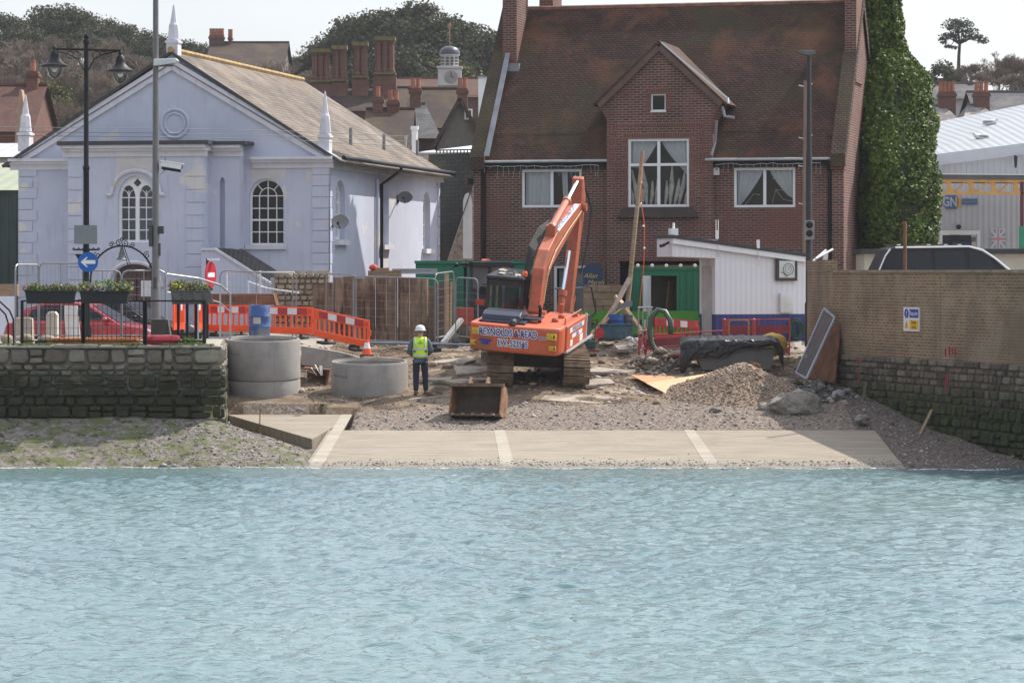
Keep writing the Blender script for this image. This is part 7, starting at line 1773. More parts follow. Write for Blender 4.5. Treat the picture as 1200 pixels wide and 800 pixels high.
for x in (-.3,-.18,.18,.3): mb.tube([(x-.04,0,0), (x,0,.05), (x+.04,0,0)], .012, 4)
mb.lathe([(.09,-.04), (.1,0), (.09,.04)], (0,0,0), 12); mb.build('scroll', M['black'], t)
# grey lamp column
Yg_ = 74.6; xg = X(182.5,Yg_); t = thing('street_lamp', 'tall grey steel lamp column with a flat white head', 'street lamp', (xg, Yg_, ZD)); zz = lambda py: Z(py,Yg_)-ZD
m_col = P('column_grey', (.17,.165,.165), .5, .4, .12, 3)
mb = MB(); mb.lathe([(.125,0), (.125,zz(336)), (.10,zz(333)), (.095,zz(330)), (.072,zz(80)), (.066,zz(-60))], (0,0,0), 14); mb.tube([(.0,-.0,zz(-60)),(.3,-.2,zz(-66)),(.6,-.3,zz(-68))], .05, 8); mb.build('column', m_col, t, smooth=True)
mb = MB(); zh = zz(70); mb.prism([(-.03,.0), (.52,.02), (.58,-.04), (.5,-.1), (.1,-.16), (-.03,-.16)], .34, -.22); hd = mb.build('lamp_head', P('head_white', (.6,.6,.6), .4), t, bevel=.015, loc=(0,0,zh)); mb = MB(); mb.box(.06,.46,-.18,.08,-.175,-.145); mb.build('diffuser', P('head_dark', (.06,.055,.05), .3), hd)
mb = MB(); mb.box(-.16,-.075,-.1,.1,zz(289),zz(264)); mb.box(.076,.2,-.08,.08,zz(274),zz(265)); mb.box(.05,.12,-.06,.06,zz(300),zz(285)); mb.tube([(0,-.1,zz(338)),(0,-.1,zz(325))],.05,6); mb.split('control_box', P('box_dark', (.05,.05,.055), .5), t)
t = thing('security_camera', 'white security camera bracketed to the grey lamp column', 'camera', (xg+.07, Yg_-.05, Z(204,Yg_))); mb = MB(); mb.tube([(0,0,-.02), (.1,0,.02), (.17,0,.1)], .025, 6); mb.build('bracket', M['steel'], t)
mb = MB(Matrix.Translation((.3,0,.2)) @ Matrix.Rotation(R(9), 4, 'Y')); mb.box(-.24,.28,-.1,.1,-.05,.08); mb.box(-.26,.32,-.11,.11,.081,.1); mb.build('housing', P('camera_white', (.7,.7,.7), .4), t, bevel=.015); mb = MB(Matrix.Translation((.3,0,.2)) @ Matrix.Rotation(R(9), 4, 'Y')); mb.box(-.2,.27,-.08,.08,-.12,-.052); mb.tube([(.281,0,.01),(.3,0,.01)],.05,10); mb.build('camera_underside', M['black'], t); mb = MB(); mb.tube([(.17,0,.3),(.17,0,.42)], .008, 4); mb.build('antenna', M['black'], t)
# iron arch over the chapel door
Ya = 87.4; t = thing('iron_arch', 'scrolled iron arch with a hanging bell lamp before the chapel door', 'arch', (X(143,Ya), Ya, 2.6)); zz = lambda py: Z(py,Ya)-2.6; w = 37*Ya/FPX; mb = MB()
z0_ = zz(328); hh_ = zz(288)-z0_
arc = [(w*math.cos(a*math.pi/20), 0, z0_+hh_*math.sin(a*math.pi/20)) for a in range(21)]; mb.tube(arc, .03, 6)
for s_ in (-1,1): mb.tube([(s_*w,0,z0_), (s_*w,0,0)], .035, 6)
def spiral(cx, cz, r, s0): return [(cx+r*(1-k/26)*math.cos(s0+k*.42), 0, cz+r*(1-k/26)*math.sin(s0+k*.42)) for k in range(22)]
for cx, cz, r, s0 in ((-.1,z0_+hh_+.08,.10,0), (.1,z0_+hh_+.08,.10,3.1), (-.3,z0_+hh_+.04,.08,0), (.3,z0_+hh_+.04,.08,3.1), (w*.78,z0_+hh_*.72,.11,1), (w*.95,z0_+hh_*.4,.09,1), (-w*.78,z0_+hh_*.72,.10,2), (.0,z0_+hh_+.17,.07,0)): mb.tube(spiral(cx, cz, r, s0), .014, 4)
mb.tube([(.05,0,z0_+hh_), (.2,0,z0_+hh_*.55), (.45,0,z0_+hh_*.1)], .012, 4); mb.tube([(.0,0,z0_+hh_), (.15,0,z0_+hh_*.5), (.3,0,z0_)], .012, 4); mb.build('ironwork', M['black'], t)
mb = MB(); mb.lathe([(.0,.0), (.03,-.02), (.05,-.14), (.07,-.18), (.09,-.3), (.15,-.36), (.15,-.38), (0,-.37)], (-.02,0,z0_+hh_-.03), 14); mb.build('bell_lamp', P('bell_lamp_grey', (.10,.105,.10), .5), t, smooth=True)
# vehicles
m_red = P('car_red', (.36,.012,.022), .2, 0, .06, 2, coat=.7); m_cglass = P('car_glass_dark', (.012,.014,.018), .08, 0, .1, 2, spec=.4)
def car(lab, loc, rz, mat, s=1.0, h=1.0, panel=False):
    t = thing('parked_car', lab, 'car', loc, rz, 'cars parked on the quay road'); hw = .86
    low = [(-2.0,.28), (2.0,.28), (2.06,.45), (2.02,.62), (1.75,.80), (1.0,.94), (-1.6,.98), (-1.98,.92), (-2.06,.6), (-2.05,.4)]
    mb = MB(); mb.prism(low, 2*hw, -hw); body = mb.build('body', mat, t, bevel=.07, smooth=True)
    cab_ = [(-1.75,.93), (1.08,.90), (.25,1.40*h), (-.2,1.475*h), (-1.0,1.46*h), (-1.5,1.32*h)]
    def cabv(sh, e): return [(x, z) for x, z in cab_]
    n = len(cab_); mb = MB(); A = [mb.v((x, -hw*.97+(z-.9)*.32, z)) for x, z in cab_]; B = [mb.v((x, hw*.97-(z-.9)*.32, z)) for x, z in cab_]
    mb.bm.faces.new(A); mb.bm.faces.new(B[::-1])
    for i in range(n): j = (i+1) % n; mb.bm.faces.new((A[i], B[i], B[j], A[j]))
    mb.build('roof', mat, t, bevel=.04, smooth=True)
    for sy in (-1, 1):
        for q in ([(-1.42,1.0), (-.42,1.0), (-.40,1.38*h), (-.95,1.385*h), (-1.3,1.27*h)], [(-.34,1.0), (.86,.985), (.22,1.33*h), (-.15,1.395*h), (-.32,1.39*h)]):
            mb = MB(); mb.face([(x, sy*(hw*.97-(z-.9)*.32+.008), z) for x, z in q]); mb.build('window', m_cglass, t)
    mb = MB(); f = lambda u, v: (1.08+(.25-1.08)*v+.012, (hw*.97-(.9+(1.4*h-.9)*v-.9)*.32)*.88*u, .90+(1.40*h-.90)*v+.012)
    mb.face([f(-1,.08), f(1,.08), f(1,.92), f(-1,.92)]); mb.build('windscreen', m_cglass, t)
    for x in (-1.28, 1.25):
        for sy in (-1, 1):
            mb = MB(); y = sy*(hw-.08); mb.tube([(x,y-.1,.31), (x,y+.1,.31)], .31, 24); w_ = mb.build('wheel', M['rubber'], t); mb = MB(); mb.tube([(x,y+sy*.10,.31), (x,y+sy*.112,.31)], .2, 18); mb.build('rim', P('rim_grey', (.25,.25,.26), .4, .5), w_)
    for sy in (-1, 1):
        mb = MB(); mb.prism([(1.62,.66), (2.03,.58), (2.02,.68), (1.74,.80)], .22, sy*.70-.11); mb.build('headlight', P('lamp_clear', (.6,.62,.65), .1, .3, .05), t, bevel=.02)
        mb = MB(); mb.ball((.72,sy*(hw+.08),1.02), .085, 2, (1,1.1,.8)); mb.build('mirror', mat, t, smooth='all')
    return t
Yca = 79.6; car('red hatchback parked behind the quay railings', (X(103,Yca), Yca, 2.12), R(-8), m_red)
car('black car parked beyond the red hatchback', (X(143,83.5), 83.5, 2.12), R(-14), M['black_gloss'], h=1.04)
# clutter on the quay
def bagthing(name, lab, cat, px, py, Y, w, d, h, mat, seed, group=None):
    t = thing(name, lab, cat, (X(px,Y), Y, ZD), 0, group); mb = MB(); mb.ball((0,0,h*.5), 1, 3, (w/2,d/2,h/2), .12, random.Random(seed)); mb.build('cloth', mat, t, smooth='all')
m_sack = P('sandbag', (.30,.245,.17), .95, 0, .2, 6, .4, 30)
bagthing('sandbag', 'bulging sandbag at the foot of the left railing post', 'sandbag', 31, 402, 70.9, .36, .3, .26, m_sack, 1, 'sandbags')
bagthing('sandbag', 'flat sandbag lying on the dark tray behind the left trough', 'sandbag', 55, 397, 72.4, .44, .35, .20, m_sack, 2, 'sandbags')
bagthing('sandbag', 'sandbag by the bow topped railing at the far left', 'sandbag', 8, 400, 71.4, .3, .3, .24, m_sack, 3, 'sandbags')
t = thing('rubber_block', 'dark rubber block under the flat sandbag', 'rubber block', (X(57,72.4), 72.4, ZD)); mb = MB(); mb.box(-.32,.32,-.22,.22,0,.012); mb.box(-.3,.3,-.2,-.17,.0125,.05); mb.build('tray', M['rubber'], t)
t = thing('barrier_block', 'cream plastic barrier block beside the red hatchback', 'barrier', (X(61.5,74.9), 74.9, ZD)); z1 = Z(365,74.9)-ZD; mb = MB(); mb.prism([(-.15,0),(.15,0),(.14,z1-.08),(.08,z1),(-.08,z1),(-.14,z1-.08)], .3, -.15); mb.build('block', P('cream_plastic', (.55,.49,.42), .6, 0, .1), t, bevel=.02)
t = thing('barrier_block', 'pale dirty barrier block at the left end of the quay fence', 'barrier', (X(28,75.2), 75.2, ZD)); z1 = Z(372,75.2)-ZD; mb = MB(); mb.prism([(-.24,0),(.24,0),(.22,z1-.05),(.18,z1),(-.2,z1),(-.22,z1-.05)], .3, -.15); mb.build('block', P('cream_dirty', (.45,.37,.31), .7, 0, .2), t, bevel=.02)
t = thing('folded_board', 'white folded board standing against the red hatchback', 'panel', (X(84,75.4), 75.4, ZD)); z1 = Z(358,75.4)-ZD; mb = MB(); mb.prism([(-.14,0),(.22,0),(.14,z1),(-.2,z1)], .05, 0); mb.box(-.2,.2,.06,.4,0,.04); mb.build('sheet', P('white_sheet', (.66,.65,.66), .6, 0, .06), t)
t = thing('rebar_mat', 'flat rusty reinforcing mesh lying on the quay edge', 'mesh', (X(112,71.3), 71.3, ZD)); mb = MB(); rg = random.Random(3)
for layer in range(4):
    zq = .03+.035*layer
    for k in range(15): y = -.5+k*.075+rg.uniform(-.015,.015); mb.tube([(-1.1+.05*layer+rg.uniform(-.05,.05),y,zq), (1.12-.1*layer,y+rg.uniform(-.04,.04),zq+.01)], .011, 5)
    for k in range(16): x = -1.0+k*.13+.03*layer; mb.tube([(x,-.55,zq+.016), (x,.6,zq+.016)], .009, 4)
mb.build('bar', P('rebar_orange', (.36,.14,.04), .85, .1, .35, 6), t); t.children[0]['kind'] = 'stuff'
t = thing('buoy', 'bright red sausage shaped buoy on the quay edge', 'buoy', (X(190.5,70.75), 70.75, ZD+.12)); mb = MB(); mb.tube([(-.42,0,0), (-.40,0,0), (-.35,0,0), (-.2,0,0), (.2,0,0), (.35,0,0), (.40,0,0), (.42,0,0)], [.03,.085,.11,.12,.12,.11,.085,.03], 18); mb.build('float', P('buoy_red', (.50,.012,.03), .3, 0, .08, 3, coat=.3), t, smooth='all'); mb = MB()
for x in (-.25,.2): mb.tube([(x,0,0),(x+.03,0,0)], .1235, 18)
mb.build('band', P('buoy_band', (.4,.01,.02), .5), t)
t = thing('dark_crate', 'dark grey box standing behind the red buoy', 'box', (X(187.5,72.2), 72.2, ZD)); z1 = Z(374,72.2)-ZD; mb = MB(); mb.box(-.19,.17,-.2,.2,0,z1-.02); mb.box(-.2,.18,-.21,.21,z1-.019,z1); mb.prism([(.175,0),(.30,0),(.2,z1),(.175,z1)], .3, -.15); mb.build('box', P('crate_dark', (.055,.055,.045), .8, 0, .25, 4), t, bevel=.01)
t = thing('weed_clump', 'green weeds growing on the quay edge by the railing posts', 'plant', (X(222,70.7), 70.7, ZD)); rgq = np.random.default_rng(2); n = 700; a = rgq.uniform(0,6.28,n); r = rgq.random(n)**.6*.3; leaves(np.stack([r*np.cos(a)*1.2, r*np.sin(a)*.6, rgq.random(n)*.22*(1-r*2.4)], 1), .06, np.array([0,-.4,.6]), rgq, 'foliage', m_fl, t, (0,0,0))
n = 5000; px_ = rgq.uniform(-14, -6.8, n); py_ = 70.02+rgq.random(n)**2*1.0; k = (fbm(px_, py_, .7, 3) > .03); px_, py_ = px_[k], py_[k]
g = leaves(np.stack([px_, py_, np.full(len(px_), ZD+.025)], 1), .05, np.array([0,-.3,.3]), rgq, 'edge_grass', m_fl, None, (0,0,0)); tag(g, kind='stuff')
t = thing('no_entry_sign', 'red no entry sign seen nearly edge on beside a thin black post', 'sign', (X(243,78), 78, ZD)); zz = lambda py: Z(py,78)-ZD; mb = MB(); mb.tube([(0,0,0),(0,0,zz(303))], .035, 8); mb.build('post', M['black'], t); mb = MB(); mb.lathe([(0,-.012),(.34,-.012),(.34,.012),(0,.012)], (0,0,0), 32); d_ = mb.build('disc', P('no_entry_red', (.5,.02,.04), .4), t, loc=(.09,-.04,zz(322))); d_.rotation_euler = (R(90),0,R(72)); mb = MB(); mb.box(-.22,.22,-.06,.06,.0125,.016); mb.build('bar', M['white'], d_); mb = MB(); mb.box(-.0,.3,-.06,.06,zz(305),zz(303)); mb.build('lamp_hood', M['white'], t)
t = thing('white_hoarding', 'pale blue white hoarding at the far left behind the quay', 'hoarding', (X(0,82), 82, ZD)); z1 = Z(347,82)-ZD; mb = MB(); mb.box(-1.5,X(18,82)-X(0,82),0,.06,0,z1); mb.build('board', P('hoarding_white', (.6,.65,.75), .6, 0, .06), t); mb = MB(); mb.box(-1.5,X(20,82)-X(0,82),.02,.4,z1+.001,Z(333,82)-ZD); mb.build('timber_top', M['timber'], t)
# overhead cables
t = thing('overhead_cables', 'three thin overhead cables crossing in front of the chapel gable', 'cables', W(0,150,76.5)); o0 = Vector(t.location); mb = MB()
for a, b_ in ((149,160), (154.5,166), (159,172)):
    mb.tube([W(-40,a-1,76.5)-o0, W(60,a+.6,78)-o0, W(183,a+1.5,80)-o0, W(320,a+4,83)-o0, W(480,b_,88)-o0], .0075, 4)
mb.build('wire', P('cable_grey', (.12,.12,.13), .7), t)

# ================================================================ RIGHT SIDE
Yp_ = 83.9; xp_ = X(948,Yp_); t = thing('street_lamp', 'slim black lamp post with a flat head beside the white hut', 'street lamp', (xp_, Yp_, 2.3)); zz = lambda py: Z(py,Yp_)-2.3
mb = MB(); mb.lathe([(.12,0), (.12,1.2), (.095,1.25), (.085,zz(180)), (.07,zz(175)), (.06,zz(66))], (0,0,0), 12); mb.build('column', P('post_black', (.03,.028,.03), .4, .2, .15), t, smooth=True)
mb = MB(); zh = zz(62); mb.prism([(-.36,.03), (-.1,.06), (.16,.05), (.16,-.06), (-.05,-.09), (-.3,-.02)], .28, -.14); mb.tube([(0,0,-.1),(0,0,-.05)], .06, 8); mb.build('lamp_head', P('head_grey', (.10,.11,.12), .35, .3), t, bevel=.012, loc=(0,0,zh))
mb = MB(); mb.box(-.14,.14,-.16,-.087,zz(281),zz(258)); sp_ = mb.build('speaker_box', P('speaker_grey', (.24,.24,.24), .5), t); mb = MB()
for py in (263.5,273.5): mb.ball((0,-.17,zz(py)), .1, 2, (1,.4,1))
mb.build('horn', M['black'], sp_, smooth='all')
t = thing('telegraph_pole', 'brown wooden telegraph pole with steps beside the black lamp post', 'telegraph pole', (X(944,87.5), 87.5, 2.4)); mb = MB(); zz = lambda py: Z(py,87.5)-2.4; mb.tube([(0,0,0),(.03,0,zz(95))], [.12,.085], 10); mb.build('pole', P('pole_wood', (.26,.18,.14), .85, 0, .2, 4, stretch=(4,4,.5)), t); mb = MB()
for k, py in enumerate((100,102,160,163,192,196,226,240,290)): s_ = -1 if k % 2 else 1; mb.tube([(0,0,zz(py)), (s_*.2,-.02,zz(py)+.04)], .02, 5)
mb.build('step', P('step_steel', (.5,.5,.5), .4, .5), t)
t = thing('white_tubes', 'two white tubes lying on the end of the brick quay wall', 'tubes', W(953,305,79.5)); o0 = Vector(t.location); mb = MB(); mb.tube([(0,0,-.02), W(968,293,79.8)-o0], .03, 6); mb.tube([W(956,303,79.4)-o0, W(976,292,79.8)-o0], .03, 6); mb.prism([(.25,-.05),(.4,-.02),(.42,.2),(.3,.12)], .05, .2); mb.build('tube', M['white'], t)
QW = Fr(8.3, 78, 0, R(71))
def qx(px):
    k = (px-CXP)/FPX; return (8.3-k*78)/(-k*QW.s-QW.c)*1.0 if False else QW.x(px)
x0, x1 = QW.x(1060), QW.x(1078.5); xm = (x0+x1)/2; z0_, z1_ = QW.z(388,xm), QW.z(360,xm)
q = thing('safety_sign', 'white safety sign with blue and amber panels on the brick quay wall', 'sign', (8.3+QW.c*xm, 78-QW.s*xm, (z0_+z1_)/2), -R(71)); w, h = (x1-x0)/2, (z1_-z0_)/2
mb = MB(); mb.box(-w,w,-.03,-.002,-h,h); bd = mb.build('board', P('sign_white', (.72,.72,.76), .4, 0, .04), q)
mb = MB(); mb.box(-w*.22,w*.9,-.034,-.0305,h*.12,h*.85); mb.build('blue_panel', P('panel_blue', (.015,.06,.32), .4), bd); mb = MB(); mb.box(-w*.22,w*.9,-.034,-.0305,-h*.85,-h*.06); mb.build('amber_panel', P('panel_amber', (.75,.42,.02), .4), bd)
mb = MB(); mb.prism([(-w*.6+w*.27*math.cos(a*math.pi/12), h*.48+w*.27*math.sin(a*math.pi/12)) for a in range(24)], .003, -.034); mb.build('blue_disc', P('panel_blue', (.015,.06,.32), .4), bd); mb = MB(); mb.prism([(-w*.88,-h*.75),(-w*.32,-h*.75),(-w*.6,-h*.1)], .003, -.034); mb.build('warning_triangle', P('panel_amber', (.75,.42,.02), .4), bd)
mb = MB(); mb.box(-w*.63,-w*.57,-.037,-.0345,h*.42,h*.68); mb.box(-w*.63,-w*.57,-.037,-.0345,h*.25,h*.34); mb.build('exclamation', M['white'], bd); mb = MB(); mb.box(-w*.63,-w*.57,-.037,-.0345,-h*.5,-h*.28); mb.box(-w*.63,-w*.57,-.037,-.0345,-h*.66,-h*.58); mb.build('triangle_mark', M['black'], bd)
text('Keep clear', h*.52, M['white'], bd, (w*.34,-.035,h*.48), extrude=.001, scale=(.62,1,1)); text('Danger\nchains', h*.40, M['black'], bd, (w*.34,-.035,-h*.44), extrude=.001, scale=(.8,1,1))
xx = QW.x(1060.5, .18); t = thing('steel_post', 'rusty steel post standing on top of the brick quay wall', 'post', (8.3+QW.c*xx+QW.s*.18, 78-QW.s*xx+QW.c*.18, 4.43)); mb = MB(); z1_ = Z(259, t.location.y)-4.43; mb.tube([(0,0,0),(0,0,z1_)], .045, 8); mb.build('pipe', M['rust'], t); mb = MB(); mb.box(-.06,.06,-.06,.06,z1_,z1_+.05); mb.build('cap', M['black'], t)
# black van
Yv = 79.2; t = thing('parked_van', 'black van with silver roof rails parked behind the quay wall', 'van', (X(1095,Yv), Yv, 2.95), R(3)); zz = lambda py: Z(py,Yv)-2.95; xx = lambda px: X(px,Yv)-X(1095,Yv)
zr, zs_ = zz(289), zz(318)
low = [(xx(1010),.35), (xx(1215),.35), (xx(1222),.7), (xx(1205),1.0), (xx(1176),zs_-.05), (xx(1018),zs_-.05), (xx(1008),.8)]
mb = MB(); mb.prism(low, 1.84, -.92); mb.build('body', M['black_gloss'], t, bevel=.06, smooth=True)
up = [(xx(1020),zs_-.1), (xx(1180),zs_-.1), (xx(1160),zz(303)), (xx(1145),zz(293.5)), (xx(1128),zr+.02), (xx(1044),zr), (xx(1034),zz(292))]
mb = MB(); A = [mb.v((x,-.9+(z-1.2)*.12,z)) for x, z in up]; B = [mb.v((x,.9-(z-1.2)*.12,z)) for x, z in up]; mb.bm.faces.new(A); mb.bm.faces.new(B[::-1])
for i in range(len(up)): j = (i+1) % len(up); mb.bm.faces.new((A[i],B[i],B[j],A[j]))
mb.build('roof', M['black_gloss'], t, bevel=.05, smooth=True)
mb = MB()
for q in ([(xx(1047),zs_),(xx(1085),zs_),(xx(1085),zr-.12),(xx(1050),zr-.12)], [(xx(1088),zs_),(xx(1125),zs_),(xx(1122),zr-.1),(xx(1088),zr-.12)], [(xx(1128),zs_),(xx(1166),zs_),(xx(1143),zr-.14),(xx(1128),zr-.1)]): mb.face([(x,-.9+(z-1.2)*.12-.012,z) for x, z in q])
mb.build('window', m_cglass, t)
mb = MB(); mb.tube([(xx(1042),-.83,zr-.03),(xx(1128),-.84,zr-.0),(xx(1144),-.85,zz(293)),(xx(1159),-.87,zz(303)),(xx(1176),-.9,zz(317))], .028, 6); mb.tube([(xx(1022),-.9,zz(318)),(xx(1030),-.87,zz(300)),(xx(1036),-.84,zz(292))], .025, 6); mb.build('silver_trim', M['chrome'], t)
mb = MB()
for px in (1046,1081,1101,1117): mb.box(xx(px)-.05,xx(px)+.05,-.86,.8,zr+.02,zr+.06)
mb.build('roof_bar', M['chrome'], t)
for px in (1040,1190):
    for sy in (-.85,.85): mb = MB(); mb.tube([(xx(px),sy-.1,.34),(xx(px),sy+.1,.34)], .34, 20); mb.build('wheel', M['rubber'], t)
# low cream building behind the wall
t = thing('low_building', 'low cream building with a dark flat roof behind the black van', 'building', (X(1013,87), 87, 2.8)); zz = lambda py: Z(py,87)-2.8; wv = 7.5; m_cream = P('cream_render', (.50,.46,.38), .9, 0, .1, 2)
mb = MB(); mb.wall([(0,0),(wv,0),(wv,zz(297.5)),(0,zz(297.5))], [[(.25,0.05),(.55,.05),(.55,zz(309)),(.25,zz(309))]], .15); mb.box(0,wv,.151,2.2,0,zz(297.5)); mb.build('wall', m_cream, t)
mb = MB(); mb.box(-.1,wv+.1,-.18,2.3,zz(297.5)+.002,zz(291.5)); mb.build('roof', P('felt_roof', (.04,.04,.045), .8), t); mb = MB(); mb.box(.25,.55,.12,.148,.05,zz(309)); mb.build('door', M['dark'], t)
t = thing('low_building', 'grey roofed low outbuilding behind the bonnet of the black van', 'building', (X(1140,92), 92, 2.8)); zz = lambda py: Z(py,92)-2.8; mb = MB(); mb.box(0,4.5,0,3,0,zz(302)); mb.build('wall', m_cream, t); mb = MB(); mb.prism([(-.2,zz(302.5)),(4.6,zz(304)),(4.6,zz(296)),(-.2,zz(294))], 3.3, -.2); mb.build('roof', P('grey_felt', (.12,.12,.125), .8), t)
# warehouse
Yw = 118; t = thing('warehouse', 'pale grey corrugated warehouse with blue and amber logo sign', 'warehouse', (X(1080,Yw), Yw, 3)); zz = lambda py: Z(py,Yw)-3; xx = lambda px: X(px,Yw)-X(1080,Yw)
m_ww = corrug('warehouse_cladding', (.46,.47,.51), .22, 'x', .5, .1, .7, .06)
tl = lambda px: zz(194-(px-1095)*.125)
mb = MB(); mb.wall([(0,0),(xx(1320),0),(xx(1320),tl(1320)),(0,tl(1080))], [[(xx(1104),.02),(xx(1145),.02),(xx(1145),zz(275)),(xx(1104),zz(275))]], .25); mb.build('wall', m_ww, t)
mb = MB(); mb.prism([(0,tl(1080)-.02),(xx(1320),tl(1320)-.02),(xx(1320),tl(1320)+.42),(0,tl(1080)+.42)], .3, -.32); mb.build('fascia', P('fascia_grey', (.36,.38,.42), .5, 0, .08), t)
mb = MB(); mb.face([(0,-.1,tl(1080)+.43),(xx(1320),-.1,tl(1320)+.43),(xx(1320),16,tl(1320)+2.6),(0,16,tl(1080)+2.0)]); mb.build('roof', corrug('warehouse_roof', (.27,.28,.30), .35, 'x', .5, .1, .6, .08, (.33,.31,.24)), t)
mb = MB(); mb.box(xx(1101),xx(1104),-.1,.02,.02,zz(270)); mb.box(xx(1145),xx(1148),-.1,.02,.02,zz(270)); mb.box(xx(1104)+.002,xx(1145)-.002,-.1,.02,zz(275),zz(270)); mb.build('door_frame', M['white'], t); mb = MB(); mb.box(xx(1104),xx(1145),1.5,1.55,.02,zz(275)); mb.build('door_interior', P('shed_dark', (.05,.055,.06), .8), t); mb = MB(); mb.box(xx(1122),xx(1144),1.2,1.4,zz(300),zz(283)); mb.build('stored_goods', P('goods_blue', (.05,.09,.16), .6), t)
m_lb = P('logo_blue', (.06,.13,.27), .5, 0, .1); m_la = P('logo_amber', (.62,.32,.05), .5)
lx, lz = xx(1113), zz(237); mb = MB(); mb.prism([(xx(1104),lz),(xx(1108),zz(229)),(xx(1120),zz(229)),(xx(1120),zz(245)),(xx(1108),zz(245))], .05, -.055); lg = mb.build('logo_hexagon', m_lb, t); mb = MB(); mb.prism([(xx(1120.6),zz(229)),(xx(1123),zz(229)),(xx(1126.5),lz),(xx(1123),zz(245)),(xx(1120.6),zz(245)),(xx(1123.6),lz)], .05, -.055); mb.build('logo_chevron', m_la, t)
text('GN', .5, m_ww, lg, (lx,-.058,lz), extrude=.001, bold=.012, scale=(.75,1,1)); mb = MB(); mb.box(xx(1127.5),xx(1145),-.05,-.002,zz(240),zz(233)); lp = mb.build('logo_panel', m_lb, t); text('INDUSTRIAL', .17, P('logo_text', (.2,.25,.33), .5), lp, (xx(1136.2),-.052,zz(236.5)), extrude=.001, scale=(.7,1,1))
fx0, fx1, fz0, fz1 = xx(1161),xx(1178),zz(292),zz(268); mb = MB(); mb.box(fx0,fx1,-.04,-.002,fz0,fz1); fl = mb.build('flag_poster', P('poster_white', (.62,.62,.64), .6, 0, .05), t); cxf, czf = (fx0+fx1)/2, (fz0+fz1)/2; wf, hf = (fx1-fx0)/2, (fz1-fz0)/2; fb, fr_ = P('faded_blue', (.25,.32,.50), .6), P('faded_red', (.50,.28,.30), .6)
mb = MB()
for sx in (-1,1):
    for sz in (-1,1):
        mb.prism([(cxf+sx*wf*.3,czf+sz*hf*.9),(cxf+sx*wf*.75,czf+sz*hf*.9),(cxf+sx*wf*.3,czf+sz*hf*.45)], .004, -.046); mb.prism([(cxf+sx*wf*.95,czf+sz*hf*.25),(cxf+sx*wf*.95,czf+sz*hf*.7),(cxf+sx*wf*.45,czf+sz*hf*.25)], .004, -.046)
mb.build('flag_blue', fb, fl); mb = MB(); mb.box(cxf-wf*.12,cxf+wf*.12,-.048,-.042,fz0,fz1); mb.box(fx0,fx1,-.0485,-.0415,czf-hf*.12,czf+hf*.12); mb.build('flag_red', fr_, fl)
mb = MB(); mb.ball((xx(1122.5),-.2,zz(266)), .1, 2); mb.box(xx(1122),xx(1123),-.2,0,zz(265),zz(264)); mb.build('wall_lamp', M['black'], t)
mb = MB(); mb.prism([(xx(1186),tl(1186)),(xx(1190),tl(1190)-.05),(xx(1189),tl(1189)-.5),(xx(1187),tl(1187)-.5)], .1, -.5); mb.build('gutter_outlet', M['black'], t)
Yk = 112; t = thing('truss_canopy', 'amber steel truss canopy with flat roof in front of the warehouse', 'canopy', (X(1080,Yk), Yk, 3)); zz = lambda py: Z(py,Yk)-3; xx = lambda px: X(px,Yk)-X(1080,Yk); m_am = P('amber_steel', (.55,.30,.08), .55, 0, .15)
mb = MB(); mb.beam((0,0,zz(211.5)),(xx(1290),0,zz(213)),.12,.10); mb.beam((0,0,zz(225.5)),(xx(1290),0,zz(227.5)),.12,.10)
for px in range(1080,1290,26): mb.beam((xx(px+6),0,zz(225)),(xx(px+6),0,zz(212)),.08,.16,(1,0,0)); mb.beam((xx(px),0,zz(212)),(xx(px+13),0,zz(225)),.06); mb.beam((xx(px+13),0,zz(225)),(xx(px+26),0,zz(212)),.06)
mb.build('truss', m_am, t); mb = MB(); mb.prism([(0,zz(210)),(xx(1290),zz(211)),(xx(1290),zz(206)),(0,zz(204.5))], 5, -.1); mb.build('roof', P('canopy_roof', (.09,.09,.095), .6), t); mb = MB(); mb.prism([(0,zz(204.4)),(xx(1290),zz(205.9)),(xx(1290),zz(205)),(0,zz(203.5))], 5, -.12); mb.build('roof_edge', M['white'], t)
for px in (1197.5,1280): mb = MB(); mb.beam((xx(px),0,0),(xx(px),0,zz(213)),.12); mb.build('post', P('post_dark_red', (.10,.02,.03), .6), t)
t = thing('banner', 'dark green banner beside the dark red canopy post', 'banner', (X(1200,111.8), 111.8, Z(292,111.8))); mb = MB(); mb.box(-.18,1.2,0,.03,0,Z(265,111.8)-Z(292,111.8)); mb.build('cloth', P('banner_green', (.03,.22,.13), .7), t)
def gull(lab, px, py, Y, rz):
    t = thing('seagull', lab, 'gull', W(px,py,Y), rz, 'gulls on the warehouse roof'); k = 1.0
    mw = P('gull_white', (.75,.75,.75), .8); mg = P('gull_grey', (.3,.32,.35), .8)
    t.scale = (1.3,)*3; skin('body', [(-.30,0,.20),(-.16,0,.20),(0,0,.22),(.12,0,.26),(.18,0,.34),(.22,0,.37)], [(0,1),(1,2),(2,3),(3,4),(4,5)], [(.015,.03),.075,.095,.075,.045,.05], mw, t, 2, 2)
    mb = MB(); mb.ball((-.08,0,.25), .1, 2, (2.2,1.05,.6)); mb.build('wing', mg, t, smooth='all'); mb = MB(); mb.lathe([(.018,0),(0,.07)], (0,0,0), 6); b_ = mb.build('beak', m_yel, t, loc=(.26,0,.37)); b_.rotation_euler = (0,R(95),0)
    for sy in (-.04,.04): mb = MB(); mb.tube([(0,sy,-.02),(0,sy,.15)], .01, 5); mb.build('leg', P('gull_leg', (.45,.3,.25), .7), t)
def onroof(px, d): 
    x = X(px,Yw+d)-X(1080,Yw); z = 3+tl(1080+(x)*FPX/Yw)+.43+(d+.1)/16.1*2.2; return z
